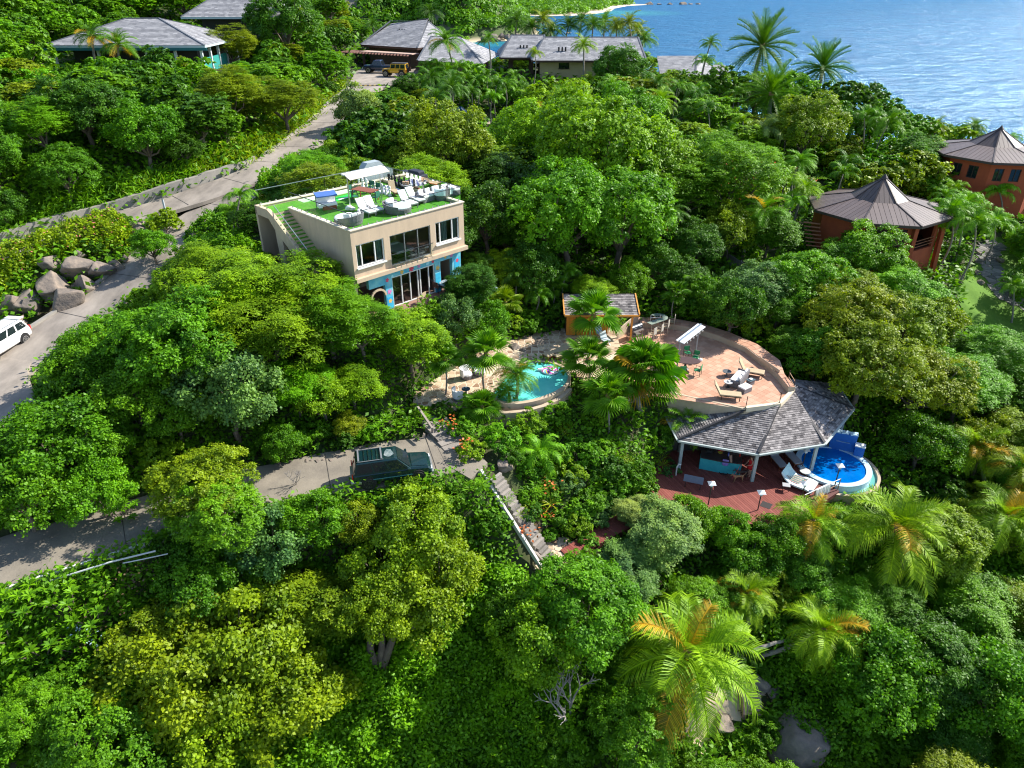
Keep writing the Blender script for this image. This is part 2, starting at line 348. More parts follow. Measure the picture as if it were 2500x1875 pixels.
DRIVE=PL([(-260,1465,-.5),(-100,1405,-.3),(0,1372,-.2),(180,1318,0),(360,1262,0),(600,1193,0),(750,1163,0),(900,1136,0),(1000,1120,0),(1105,1102,0)])
ROADS=[(UPPER,4.6),(LOWER,4.3),(DRIVE,4.3)]
def wp(l,z): return [tuple(W(x,y,z)[:2]) for x,y in l]
PARK=wp([(905,225),(960,205),(1040,195),(1040,150),(900,157),(868,175),(840,225)],12.3)
LOT=wp([(200,760),(90,850),(66,905),(90,990),(110,1040),(60,1062),(-40,1075),(-220,1100),(-260,860),(0,815),(75,785)],3.75)
DEND=wp([(1060,1075),(1130,1072),(1190,1130),(1150,1170),(1090,1135)],0.02)
hA=Vector((-10.51,44.85,0)); hu=Vector((.7071,.7071,0)); hw=Vector((-.7071,.7071,0))
def HP(s,t,z=0): p=hA+hu*s+hw*t; return Vector((p.x,p.y,z))
HOUSEF=[tuple(HP(s,t)[:2]) for s,t in ((-.5,-1),(10,-1),(10,10),(-.5,10))]
PATIO=wp([(1008,985),(1060,930),(1110,900),(1170,862),(1240,838),(1330,815),(1420,800),(1480,790),(1500,830),(1500,880),(1440,930),(1395,900),(1370,885),(1330,875),(1280,878),(1240,910),(1205,955),(1130,985),(1060,1000)],.6)
TERR=[(W(x,y,-.2).x,W(x,y,-.2).y) for x,y in [(1530,970),(1600,950),(1736,986),(1820,998),(1902,988),(1936,955),(1923,933),(1880,885),(1820,838),(1750,808),(1680,793),(1600,785),(1545,793),(1500,825),(1490,880)]]
DECKP=[tuple(W(x,y,-4.5)[:2]) for x,y in [(1600,1222),(1760,1262),(1880,1268),(2046,1197),(1965,1120),(1950,1050),(1700,1040),(1625,1140)]]
LANDP=wp([(1292,1340),(1330,1318),(1375,1318),(1400,1345),(1370,1375),(1322,1392),(1300,1370)],-4.6)
FLATS=[(LANDP,-4.6,.15,.8),(PARK,12.3,.15,4),(LOT,3.7,.15,3),(DEND,0,.12,2),(HOUSEF,4.95,.05,2.5),(PATIO,.6,.3,1.5),(TERR,-.2,.5,1.5),([tuple(W(x,y,-5.6)[:2]) for x,y in [(1600,1222),(1760,1290),(1900,1290),(2140,1240),(2120,1100),(1700,1080)]],-5.6,0,2)]
for poly,z,dz,mg in FLATS:
    d=sdist(PG,poly); t=np.clip(d/mg,0,1); t=t*t*(3-2*t); ZZ=np.where(d<=0,z-dz,(z-dz)*(1-t)+ZZ*t) if True else ZZ
for L_,wd in ROADS:
    d,z=line_near(PG,L_); t=np.clip((d-wd/2-.3)/2.6,0,1); t=t*t*(3-2*t); ZZ=(z-.14)*(1-t)+ZZ*t
for L_,wd in ((PL([(1208,1158,-.5),(1342,1364,-4.85)]),1.5),(PL([(1384,1354,-4.95),(1620,1215,-5.0)]),1.3),(PL([(1118,1092,-.3),(1030,990,.25)]),2.)):
    d,z=line_near(PG,L_); t=np.clip((d-wd/2-.2)/1.6,0,1); t=t*t*(3-2*t); ZZ=z*(1-t)+ZZ*t
ZG=ZZ.reshape(len(gy),len(gx))
def H(x,y):
    x=np.clip(np.asarray(x,float),X0,X1-1e-3)-X0; y=np.clip(np.asarray(y,float),Y0,Y1-1e-3)-Y0
    i=x.astype(int); j=y.astype(int); fx=x-i; fy=y-j
    return (ZG[j,i]*(1-fx)+ZG[j,i+1]*fx)*(1-fy)+(ZG[j+1,i]*(1-fx)+ZG[j+1,i+1]*fx)*fy
def ground(px,py,h=0.,smin=14,smax=320):
    """the point along the view ray of (px,py) that lies h above the ground"""
    d=np.array(ray(px,py)); s=np.arange(smin,smax,.4); p=d[None]*s[:,None]
    hh=H(p[:,0],p[:,1])+h; k=np.where(p[:,2]+CZ<=hh)[0]
    if len(k)==0: return None
    q=p[k[0]]; return Vector((q[0],q[1],float(hh[k[0]])))
nx=len(gx); idx=np.arange(len(PG)).reshape(len(gy),nx)
F=np.stack([idx[:-1,:-1].ravel(),idx[:-1,1:].ravel(),idx[1:,1:].ravel(),idx[1:,:-1].ravel()],1)
SOIL=mat('forest_soil',(.035,.075,.012),(.06,.045,.025),.45,.95,.6,6,detail=7)
terr=npmesh('ground',np.column_stack([PG,ZZ]),F,SOIL,kind='structure'); terr.data.polygons.foreach_set('use_smooth',[True]*len(F))
# sea
def seamat():
    m=bpy.data.materials.new('sea_water'); m.use_nodes=True; t=m.node_tree; N=t.nodes; L=t.links; b=N['Principled BSDF']
    b.inputs['Roughness'].default_value=.12; b.inputs['IOR'].default_value=1.16; b.inputs['Specular IOR Level'].default_value=.5
    g=N.new('ShaderNodeNewGeometry')
    # shallow cove near the far beaches: colour by distance to the sand
    prev=None
    for (cx,cy,r) in ((-40,585,75),(120,1080,120)):
        v=N.new('ShaderNodeVectorMath'); v.operation='DISTANCE'; L.new(g.outputs['Position'],v.inputs[0]); v.inputs[1].default_value=(cx,cy,-16)
        mr=N.new('ShaderNodeMapRange'); mr.inputs[1].default_value=r; mr.inputs[2].default_value=r*.35; L.new(v.outputs['Value'],mr.inputs[0])
        if prev is None: prev=mr.outputs[0]
        else:
            mx=N.new('ShaderNodeMath'); mx.operation='MAXIMUM'; L.new(prev,mx.inputs[0]); L.new(mr.outputs[0],mx.inputs[1]); prev=mx.outputs[0]
    mp=N.new('ShaderNodeMapping'); mp.inputs['Scale'].default_value=(.018,.035,1); L.new(g.outputs['Position'],mp.inputs[0])
    n=N.new('ShaderNodeTexNoise'); n.inputs['Scale'].default_value=1; n.inputs['Detail'].default_value=9; n.inputs['Roughness'].default_value=.72; L.new(mp.outputs[0],n.inputs[0])
    x=N.new('ShaderNodeMix'); x.data_type='RGBA'; x.inputs[6].default_value=(.001,.045,.14,1); x.inputs[7].default_value=(.006,.125,.27,1); L.new(n.outputs[0],x.inputs[0])
    y=N.new('ShaderNodeMix'); y.data_type='RGBA'; y.inputs[7].default_value=(.02,.19,.22,1); L.new(prev,y.inputs[0]); L.new(x.outputs[2],y.inputs[6]); L.new(y.outputs[2],b.inputs['Base Color'])
    mp2=N.new('ShaderNodeMapping'); mp2.inputs['Scale'].default_value=(.55,1,1); mp2.inputs['Rotation'].default_value=(0,0,.35); L.new(g.outputs['Position'],mp2.inputs[0])
    n1=N.new('ShaderNodeTexNoise'); n1.inputs['Scale'].default_value=.10; n1.inputs['Detail'].default_value=7; n1.inputs['Roughness'].default_value=.62; L.new(mp2.outputs[0],n1.inputs[0])
    bp=N.new('ShaderNodeBump'); bp.inputs['Strength'].default_value=.75; bp.inputs['Distance'].default_value=9.; L.new(n1.outputs[0],bp.inputs['Height']); L.new(bp.outputs[0],b.inputs['Normal'])
    out=N['Material Output']; df=N.new('ShaderNodeBsdfDiffuse'); L.new(y.outputs[2],df.inputs[0]); gl=N.new('ShaderNodeBsdfGlossy'); gl.inputs['Roughness'].default_value=.22; gl.inputs['Color'].default_value=(.6,.82,1,1); L.new(bp.outputs[0],df.inputs['Normal']); L.new(bp.outputs[0],gl.inputs['Normal'])
    lw=N.new('ShaderNodeLayerWeight'); lw.inputs[0].default_value=.35; L.new(bp.outputs[0],lw.inputs['Normal']); fr=N.new('ShaderNodeMapRange'); fr.inputs[1].default_value=0; fr.inputs[2].default_value=1; fr.inputs[3].default_value=.04; fr.inputs[4].default_value=.27; L.new(lw.outputs['Facing'],fr.inputs[0])
    ms=N.new('ShaderNodeMixShader'); L.new(fr.outputs[0],ms.inputs[0]); L.new(df.outputs[0],ms.inputs[1]); L.new(gl.outputs[0],ms.inputs[2]); L.new(ms.outputs[0],out.inputs[0])
    return m
b=MB(); b.add([(-9000,60,-16),(14000,60,-16),(14000,30000,-16),(-9000,30000,-16)],[(0,1,2,3)]); b.add([(60,-300,-16),(3000,-300,-16),(3000,60,-16),(60,60,-16)],[(0,1,2,3)])
b.build('sea',seamat(),kind='structure')
# roads
def ribbon(name,line,wd,m,z=0,step=1.,side=0):
    pts=[Vector(p) for p in line]; out=[pts[0]]
    for a,b_ in zip(pts[:-1],pts[1:]):
        k=max(1,int((b_-a).length/step))
        for i in range(1,k+1): out.append(a.lerp(b_,i/k))
    for _ in range(4):
        out=[out[0]]+[(out[i-1]+out[i]*2+out[i+1])/4 for i in range(1,len(out)-1)]+[out[-1]]
    rings=[]
    for i,p in enumerate(out):
        d=out[min(i+1,len(out)-1)]-out[max(i-1,0)]; d.z=0; d.normalize(); s=Vector((d.y,-d.x,0))
        rings.append((p,s))
    return rings
def road(name,line,wd,m,kind='structure'):
    rg=ribbon(name,line,wd,m); b=MB(); R_=[]
    for i,(p,s) in enumerate(rg):
        e1=wd/2+.12*math.sin(i*.7)+.08*math.sin(i*1.9); e2=wd/2+.12*math.cos(i*.6)
        R_.append([p-s*e1-Vector((0,0,.3)),p-s*e1,p-s*.8+Vector((0,0,.02)),p+s*.8+Vector((0,0,.02)),p+s*e2,p+s*e2-Vector((0,0,.3))])
    b.loft(R_,cap=False,closed=False); b.f=[f[::-1] for f in b.f]; return b.build(name,m,kind=kind),rg
rU,rgU=road('upper_road',UPPER,4.6,ROADM); rL,rgL=road('sloping_drive',LOWER,4.3,ROADM); rD,rgD=road('driveway',DRIVE,4.3,ROADD)
for poly,z,nm,m in ((PARK,12.3,'parking_area',ROADM),(LOT,3.72,'turning_area',ROADM),(DEND,.03,'drive_end',ROADD)):
    b=MB(); b.prism(poly[::-1] if sum(poly[i][0]*poly[(i+1)%len(poly)][1]-poly[(i+1)%len(poly)][0]*poly[i][1] for i in range(len(poly)))<0 else poly,z-.3,z+.004); b.build(nm,m,kind='structure')
def wall_line(name,pts,h,th,m,label=None,cat=None,kind=None,jag=0,z0=-.6):
    b=MB(); rg=[]
    pts=[Vector(p) for p in pts]
    for i,p in enumerate(pts):
        d=pts[min(i+1,len(pts)-1)]-pts[max(i-1,0)]; d.z=0; d.normalize(); s=Vector((d.y,-d.x,0))*th/2
        hh=(h[i] if hasattr(h,'__len__') else h)+rnd.uniform(-jag,jag); up=Vector((0,0,hh)); dn=Vector((0,0,z0))
        rg.append([p-s+dn,p-s+up,p+s+up,p+s+dn])
    b.loft(rg); o=b.build(name,m)
    if kind: o['kind']=kind
    else: tag(o,label,cat)
    return o
jb=MB()
for rg_ in (rgU,rgL,rgD):
    for i in range(3,len(rg_)-1,5):
        p,s=rg_[i]; z_=Vector((0,0,.028)); q0,q1=p-s*2.0+z_,p+s*2.0+z_; jb.bar(q0,q0.lerp(q1,.5)+Vector((0,0,.002)),.035,.008); jb.bar(q0.lerp(q1,.5)+Vector((0,0,.002)),q1,.035,.008)
jb.build('road_joint',mat('joint_dark',(.05,.045,.04)),kind='structure')
# rough retaining wall on the uphill side of the upper road, low kerbs beside the drives
pts=[];hs=[]
for i,(p,s) in enumerate(rgU):
    px,_,_=proj(*p)
    if -200<px<690: pts.append(p-s*2.75); hs.append(max(.2,(.85 if px<560 else .85*(700-px)/140)+.08*math.sin(i*.8)))
wall_line('retaining_wall',pts,hs,.5,CONC,'rough weathered concrete retaining wall on the uphill side of the upper road','wall',jag=.05)
wall_line('kerb',[p+s*2.3 for p,s in rgL if 60<proj(*p)[0]<345],.16,.3,CONC,'pale concrete kerb between the boulder bank and the sloping drive','kerb')
wall_line('kerb',[p+s*2.3 for p,s in rgD[-34:-12]],.12,.14,WHITE,'thin whitish kerb on the downhill side of the driveway by the green car','kerb')
wall_line('kerb',[p-s*2.35 for p,s in rgU if proj(*p)[0]>690],.13,.25,CONC,'low concrete kerb between the grassy verge and the upper road','kerb')
# ================================================================ CREAM TWO-STOREY HOUSE
ha=thing('cream_house','cream two-storey flat-roofed house with turf roof deck, glass railing and painted mural below','house',tuple(HP(5,5,5)))
def oriented(b,s0,s1,t0,t1,z0,z1):
    b.slab([HP(s0,t0,z1),HP(s1,t0,z1),HP(s1,t1,z1),HP(s0,t1,z1)],(0,0,1),z1-z0)
def wallgrid(b,o,u,nrm,s0,s1,z0,z1,th,ops):
    """wall from o along u, thickness th along nrm, openings cut out"""
    S=sorted({s0,s1,*[q for k in ops for q in k[:2]]}); Z=sorted({z0,z1,*[q for k in ops for q in k[2:]]})
    for a,c in zip(S[:-1],S[1:]):
        for e,f in zip(Z[:-1],Z[1:]):
            ms,mz=(a+c)/2,(e+f)/2
            if any(k[0]<ms<k[1] and k[2]<mz<k[3] for k in ops): continue
            p=lambda s,z:Vector((o.x,o.y,0))+u*s+Vector((0,0,z))
            pts=[p(a,e),p(c,e),p(c,f),p(a,f)]; n=len(pts); vs=pts+[v+nrm*th for v in pts]
            b.add(vs,[(0,1,2,3),(7,6,5,4),(0,4,5,1),(1,5,6,2),(2,6,7,3),(3,7,4,0)])
def window(par,o,u,nrm,s0,s1,z0,z1,mull,fm=None,gl=None,sill=True,ft=.07,name='window',inset=.1,curtain=None):
    fm=fm or WHITE; P=lambda s,z,dd=0:Vector((o.x,o.y,0))+u*s+Vector((0,0,z))+nrm*dd
    b=MB()
    for a,c in ((P(s0,z0+ft/2,inset),P(s1,z0+ft/2,inset)),(P(s0,z1-ft/2,inset),P(s1,z1-ft/2,inset))): b.bar(a,c,.08,ft)
    for s in [s0+ft/2,s1-ft/2]+[s0+(s1-s0)*m for m in mull]: b.bar(P(s,z0+ft,inset),P(s,z1-ft,inset),ft,.08,up=nrm)
    w_=b.build(name,fm,par)
    e=[s0]+[s0+(s1-s0)*m for m in mull]+[s1]
    for a,c in zip(e[:-1],e[1:]):
        g=MB(); g.add([P(a+.02,z0+.02,inset+.03),P(c-.02,z0+.02,inset+.03),P(c-.02,z1-.02,inset+.03),P(a+.02,z1-.02,inset+.03)],[(0,1,2,3)]); g.build('pane',gl or GLASS,w_,world=False) if False else g.build('pane',gl or GLASS,w_)
    if sill: b=MB(); b.bar(P(s0-.06,z0-.04,-.03),P(s1+.06,z0-.04,-.03),.22,.08); b.build('sill',fm,w_)
    if curtain:
        for a,c in curtain:
            b=MB(); n=14; rg=[]
            for i in range(n+1):
                s=a+(c-a)*i/n; dd=inset+.16+.05*math.sin(i*2.4); rg.append([P(s,z0+.08,dd),P(s,z1-.08,dd)])
            b.loft(rg,cap=False,closed=False); b.build('curtain',mat('curtain_cloth',(.32,.42,.36),(.26,.35,.31),3,.9),w_)
    return w_
nin=hw
UP0,UP1,GZ=8.15,11.4,4.95
win1=(.29,2.55,8.8,10.38); dr=(3.05,6.6,8.2,10.38); win2=(7.08,9.32,8.8,10.42)
b=MB(); wallgrid(b,hA,hu,nin,0,9.8,7.85,UP1,.25,[win1,dr,win2]); b.build('front_wall',CREAM,ha)
# left wall with stair cut, right wall, back wall
b=MB()
P=lambda s,t,z:HP(s,t,z)
for t0,t1 in ((.25,7.73),): b.slab([P(0,t0,11.4),P(.25,t0,11.4),P(.25,t1,11.4),P(0,t1,11.4)],(0,0,1),11.4-4.9)
b.build('side_wall',CREAM,ha)
b=MB(); oriented(b,9.55,9.8,.25,9.6,7.85,11.4); b.build('side_wall',CREAM,ha)
b=MB(); oriented(b,-1.5,9.8,9.6,9.85,5,11.4); b.build('rear_wall',CREAM,ha)
b=MB(); b.bar(HP(-.05,-.12,8.0),HP(9.9,-.12,8.0),.32,.27); b.build('ledge',CREAM,ha)
b=MB(); oriented(b,.25,9.55,.25,9.6,11.05,11.22); b.build('roof_slab',CREAM,ha)
b=MB(); oriented(b,.26,9.54,.26,9.59,11.224,11.25); b.v+=[]; oriented(b,-1.25,.26,7.75,9.59,11.224,11.25); tf=b.build('roof_turf',TURF,ha)
b=MB(); oriented(b,-1.3,.26,7.74,9.6,10.95,11.22); b.build('landing_slab',CREAM,ha)
b=MB(); oriented(b,.25,9.55,.25,9.6,7.9,8.1); b.build('floor_slab',CREAM,ha)
# copings slightly proud
for a,c in ((HP(-.03,.1,11.42),HP(9.86,.1,11.42)),(HP(.1,.3,11.42),HP(.1,7.73,11.42)),(HP(9.7,.3,11.42),HP(9.7,9.6,11.42)),(HP(-1.5,9.72,11.42),HP(9.86,9.72,11.42))):
    b=MB(); b.bar(a,c,.34,.07); b.build('coping',mat('coping_render',(.70,.60,.47),(.62,.52,.41),2,.8),ha)
# stair down along the left side, turf treads, outer raking wall with openings
b=MB(); NS=17
for i in range(NS):
    t=7.7-i*.29; z=11.22-(i+1)*.18
    oriented(b,-1.2,0,t-.29,t,z-.3,z)
b.build('stair_flight',CREAM,ha)
for i in range(NS):
    t=7.7-i*.29; z=11.22-(i+1)*.18; b=MB(); oriented(b,-1.18,-.02,t-.285,t-.005,z+.002,z+.025); b.build('tread',TURF,ha)
b=MB(); s0,s1=-1.5,-1.22
top=[(9.85,11.45),(7.9,11.45),(7.3,11.1),(2.4,7.95),(2.0,7.5)]; bot=[(9.85,10.9),(8.2,10.7),(7.4,9.9),(6.9,8.6),(6.6,7.3)]
def rake(b,poly):
    n=len(poly); vs=[HP(s0,t,z) for t,z in poly]+[HP(s1,t,z) for t,z in poly]
    b.add(vs,[tuple(range(n)),tuple(reversed(range(n,2*n)))]+[(i,(i+1)%n,n+(i+1)%n,n+i) for i in range(n)])
rake(b,[(9.85,11.47),(8.0,11.47),(7.3,11.15),(7.3,10.2),(8.0,10.85),(9.85,10.85)])
rake(b,[(7.3,11.15),(2.4,8.1),(2.4,7.1),(7.3,10.2)])
rake(b,[(7.3,10.2),(6.45,9.66),(6.35,7.2),(7.15,7.2)])
b.build('raking_wall',CREAM,ha)
# glass railing: posts, panels, rail
def railing(par,pts,h=1.05,panel=1.25,rail=DSTEEL,post=True,gm=RAIL,clamp=True):
    for A_,B_ in zip(pts[:-1],pts[1:]):
        A_=Vector(A_);B_=Vector(B_); n=max(1,round((B_-A_).length/panel)); up=Vector((0,0,1))
        for i in range(n):
            p=A_.lerp(B_,(i+.015)/n); q=A_.lerp(B_,(i+.985)/n); b=MB()
            b.add([p+up*.08,q+up*.08,q+up*h,p+up*h],[(0,1,2,3)]); b.build('glass_panel',gm,par)
            if clamp:
                for f in (.2,.8):
                    c=p.lerp(q,f); b=MB(); b.box(c+up*.07,(.07,.07,.14)); b.build('clamp',STEEL,par)
        if rail: b=MB(); b.bar(A_+up*(h+.01),B_+up*(h+.01),.045,.04); b.build('handrail',rail,par)
rg_=[HP(.12,7.6,11.45),HP(.12,.12,11.45),HP(9.68,.12,11.45),HP(9.68,9.7,11.45)]
railing(ha,rg_)
railing(ha,[HP(9.6,9.72,11.45),HP(-1.3,9.72,11.45)],rail=STEEL)
railing(ha,[HP(-1.36,7.2,11.0),HP(-1.36,3.0,8.45)],h=.95,panel=1.,rail=STEEL)
railing(ha,[HP(-1.36,9.6,11.45),HP(-1.36,7.9,11.45)],rail=None)
# entrance terrace beside the stair
b=MB(); oriented(b,-5.2,-1.5,1.6,6.2,7.2,7.42); b.build('entrance_terrace',CONC,ha)
railing(ha,[HP(-5.1,1.8,7.45),HP(-1.6,1.8,7.45)],rail=STEEL); railing(ha,[HP(-5.1,1.8,7.45),HP(-5.1,5.6,7.45)],rail=STEEL)
b=MB(); oriented(b,-5.3,-1.5,1.5,1.75,6.9,7.5); b.build('terrace_curb',CREAM,ha)
# upper windows
window(ha,hA,hu,nin,*win1,(.2,.68),curtain=[(.35,.7),(2.0,2.5)])
window(ha,hA,hu,nin,*win2,(.2,.72),curtain=[(7.8,8.35),(8.8,9.25)])
window(ha,hA,hu,nin,*dr,(.36,.69),name='sliding_door',sill=False,fm=STEEL,curtain=None)
railing(ha,[HP(3.0,-.2,8.12),HP(6.65,-.2,8.12)],h=.98,panel=1.2,gm=RAIL,rail=DSTEEL)
for i in range(8): b=MB(); b.box(HP(3.2+i*.47,-.24,8.1),(.08,.08,.1)); b.build('bracket',STEEL,ha)
# lower storey: mural wall
BLUE=mat('mural_blue',(.02,.30,.62),(.05,.52,.72),1.3,.7); AQUA=mat('mural_aqua',(.26,.60,.64),(.05,.36,.55),1.1,.7)
b=MB(); b.mi=0; wallgrid(b,HP(0,.3),hu,nin,1.2,9.62,GZ,7.84,.3,[(3.15,7.05,GZ,7.28),(7.6,8.75,GZ,7.32),(1.2,2.55,GZ,6.9)]); b.build('mural_wall',AQUA,ha)
b=MB(); b.bar(HP(1.0,.27,7.72),HP(9.66,.27,7.72),.04,.2); b.build('mural_band',mat('mural_deep',(.015,.17,.28),(.03,.24,.33),1,.7),ha)
for s_,z0_,z1_,m_ in ((2.86,5,5.9,BLUE),(9.2,4.96,7.2,BLUE),(7.33,4.96,6.5,BLUE)):
    b=MB(); b.slab([HP(s_-.24,.29,z0_),HP(s_+.24,.29,z0_),HP(s_+.24,.29,z1_),HP(s_-.24,.29,z1_)],-hw,.02); b.build('painted_panel',m_,ha)
def flower(s,z,r,c,n=5):
    b=MB(); ctr=HP(s,.285,z); vs=[ctr]
    for k in range(n*6):
        a=2*math.pi*k/(n*6); rr=r*(.55+.45*abs(math.cos(a*n/2))); vs.append(ctr+hu*rr*math.cos(a)+Vector((0,0,rr*math.sin(a))))
    b.add(vs,[(0,i+1,(i+1)%(n*6)+1) for i in range(n*6)]); b.build('painted_flower',c,ha)
PK=mat('mural_pink',(.75,.10,.16),(.6,.05,.1),6,.7); YL=mat('mural_yellow',(.8,.55,.14),(.7,.4,.1),5,.7); PU=mat('mural_purple',(.55,.12,.45),(.7,.3,.5),6,.7); LB=mat('mural_light_blue',(.3,.68,.85),(.5,.8,.85),5,.7)
for a in ((2.75,7.2,.17,PK),(3.2,7.35,.13,LB),(4.05,7.45,.17,YL),(4.9,7.48,.24,PK),(5.6,7.5,.16,PU),(6.4,7.5,.18,LB),(6.9,7.5,.14,PK),(7.33,6.9,.2,YL),(8.1,7.55,.14,YL),(8.7,7.55,.18,PU),(9.25,7.0,.17,PK),(9.2,6.0,.22,LB),(2.86,6.3,.2,PU),(2.86,5.6,.17,YL),(9.25,5.5,.16,PU)): flower(*a)
window(ha,HP(0,.3),hu,nin,3.15,7.05,5.0,7.26,(.22,.42,.6,.66,.86),name='sliding_door',sill=False,fm=WHITE)
b=MB()
oriented(b,9.4,9.62,.6,9.5,4.9,7.85); oriented(b,1.2,9.4,5.2,5.4,4.9,7.85); b.build('inner_wall',mat('room_wall',(.45,.36,.28)),ha)
b=MB(); oriented(b,.3,10.6,-1.6,5.2,4.6,4.985); b.build('patio_floor',mat('patio_floor',(.30,.16,.12),(.22,.13,.1),2,.7),ha)
b=MB(); oriented(b,.25,9.5,4.8,5.0,8.1,11.0); b.build('inner_wall',MATS['room_wall'],ha)
b=MB(); b.slab([HP(7.0,4.9,11),HP(7.1,4.9,11),HP(7.1,.3,11),HP(7.0,.3,11)],(0,0,1),2.9); b.slab([HP(2.7,4.9,11),HP(2.8,4.9,11),HP(2.8,.3,11),HP(2.7,.3,11)],(0,0,1),2.9); b.build('inner_wall',MATS['room_wall'],ha)
# arch side bay on the left of the mural
b=MB(); rake2=[]
for k in range(9): a=math.pi*k/8; rake2.append((1.85+.62*math.cos(a),6.2+.55*math.sin(a)))
for (x0,z0_),(x1,z1_) in zip(rake2[:-1],rake2[1:]): b.bar(HP(x0,.2,z0_),HP(x1,.2,z1_),.12,.14)
b.build('arch_trim',CREAM,ha)
def bed(name,label,cat,o,rz,dims,m1,m2,z):
    t=thing(name,label,cat,(o.x,o.y,z),rz); b=MB(); b.box((0,0,.15),(dims[0],dims[1],.3)); b.build('bed_base',m1,t,world=False)
    b=MB(); b.box((0,0,.4),(dims[0]-.05,dims[1]-.05,.2)); b.build('mattress',m2,t,world=False,bevel=.05)
    b=MB(); b.box((dims[0]/2-.25,0,.55),(.35,dims[1]*.8,.12)); b.build('pillow',CUSH,t,world=False,bevel=.04); return t
bed('bed','bed with a white cover just inside the middle sliding door of the cream house','bed',HP(5.2,2.2,0),R(135),(2,1.6),BROWN,CUSH,8.1)
bed('bed','blue covered bed behind the left upper window of the cream house','bed',HP(1.4,2.,0),R(135),(2,1.4),BROWN,mat('blue_cover',(.04,.1,.22)),8.1)
# pale paved corner and patio furniture beside the mural
t=thing('side_patio','grey blue flagged patio corner at the right end of the painted mural wall','patio',tuple(HP(9.6,-1.5,4.9)))
cs,n=cells([HP(8.4,-2.4,5.03),HP(11.0,-2.3,5.03),HP(11.0,.2,5.03),HP(8.4,.0,5.03)],hu,.55,.5,.04,.4); BS=tintmat('blue_flag',(.18,.23,.29),(.36,.40,.44),.7,.2,12,rand=1)
pieces('paver',cs,n,.0,.12,BS,t)
# ================================================================ HIP / GABLE ROOF HOUSES
def face_shingle(par,pts,d,a=.45,b_=.3,m=None): shingles([Vector(p) for p in pts],Vector(d),a,b_,m or SLATE2,par)
def hip_roof(par,x0,x1,y0,y1,ze,zr,rx0,rx1,ry,a=.5,b_=.34,m=None,fm=None):
    E=[Vector((x0,y0,ze)),Vector((x1,y0,ze)),Vector((x1,y1,ze)),Vector((x0,y1,ze))]; r0=Vector((rx0,ry,zr)); r1=Vector((rx1,ry,zr))
    for pts,d in (([E[0],E[1],r1,r0],(1,0,0)),([E[1],E[2],r1],(0,1,0)),([E[2],E[3],r0,r1],(-1,0,0)),([E[3],E[0],r0],(0,-1,0))): face_shingle(par,pts,d,a,b_,m)
    for p,q in ((E[0],r0),(E[1],r1),(E[2],r1),(E[3],r0),(r0,r1)):
        b=MB(); b.bar(p+Vector((0,0,.06)),q+Vector((0,0,.06)),.22,.07); b.build('ridge_cap',mat('ridge_cap',(.10,.11,.13)),par)
    for p,q in zip(E,E[1:]+E[:1]):
        b=MB(); b.bar(p-Vector((0,0,.12)),q-Vector((0,0,.12)),.08,.24); b.build('fascia',fm or mat('pale_fascia',(.42,.50,.52)),par)
def posts(par,pts,z0,z1,w_=.28,m=None,lean=0):
    for x,y in pts: b=MB(); b.bar((x,y,z0),(x,y,z1),w_,w_); b.build('post',m or mat('pale_post',(.52,.56,.55)),par)
TEAL=mat('teal_trim',(.02,.13,.14))
h=thing('hillside_house','hip-roofed grey shingle house with pale posts on the upper left hillside','house',(-47,102,15.3))
hip_roof(h,-56.8,-37.2,95,109.4,18.5,21.1,-49.3,-45.2,102.2)
posts(h,[(-56,95.6),(-50.6,95.6),(-44.7,95.6),(-41.2,95.6),(-38,95.6),(-38,98.4),(-38,101.2),(-38,104),(-38,108)],15.3,18.3)
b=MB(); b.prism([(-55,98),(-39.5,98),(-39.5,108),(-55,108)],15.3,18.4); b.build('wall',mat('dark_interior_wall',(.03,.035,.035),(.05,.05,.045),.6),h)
b=MB(); b.prism([(-57,95),(-37,95),(-37,109),(-57,109)],15.0,15.35); b.build('veranda_floor',BROWN,h)
for x in (-53.3,-47.6,-43,-39.6): b=MB(); b.bar((x-2.,95.5,16.3),(x+1.8,95.5,16.3),.06,.06); b.build('rail',TEAL,h)
for y in (97,99.8,102.6): b=MB(); b.bar((-38,y-1.2,16.2),(-38,y+1.2,16.2),.05,1.6); b.build('screen_panel',mat('teal_screen',(.02,.25,.22)),h)
b=MB(); b.bar((-57,94.98,18.1),(-37,94.98,18.1),.1,.3); b.build('beam',TEAL,h)
DX=8.5
h=thing('uphill_house','partly hidden shingle-roofed house with a tall wooden balcony at the top edge of the picture','house',(-46+DX,124,17))
hip_roof(h,-57+DX,-41.5+DX,117,130,20.6,24.2,-52+DX,-47+DX,124); posts(h,[(-42.3+DX,117.6),(-46+DX,117.6),(-42.3+DX,122)],15.5,20.5,.3,mat('grey_timber',(.25,.25,.26)))
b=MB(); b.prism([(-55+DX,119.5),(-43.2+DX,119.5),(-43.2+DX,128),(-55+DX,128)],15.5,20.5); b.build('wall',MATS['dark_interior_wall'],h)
for z in (18.4,17.6): b=MB(); b.bar((-46+DX,117.6,z),(-42+DX,117.6,z),.08,.08); b.build('rail',MATS['grey_timber'],h)
b=MB(); b.prism([(-46.5+DX,117.2),(-41.8+DX,117.2),(-41.8+DX,123),(-46.5+DX,123)],16.9,17.1); b.build('balcony_floor',BROWN,h)
t=thing('timber_frame','slim grey timber pergola frame above the roof at the top edge of the picture','pergola',(-44+DX,128,21))
for x in (-46.5+DX,-42.2+DX): b=MB(); b.bar((x,128,19),(x,128,26),.14,.14); b.build('post',MATS['grey_timber'],t)
b=MB(); b.bar((-47+DX,128,24.2),(-42+DX,128,24.2),.14,.14); b.build('beam',MATS['grey_timber'],t)
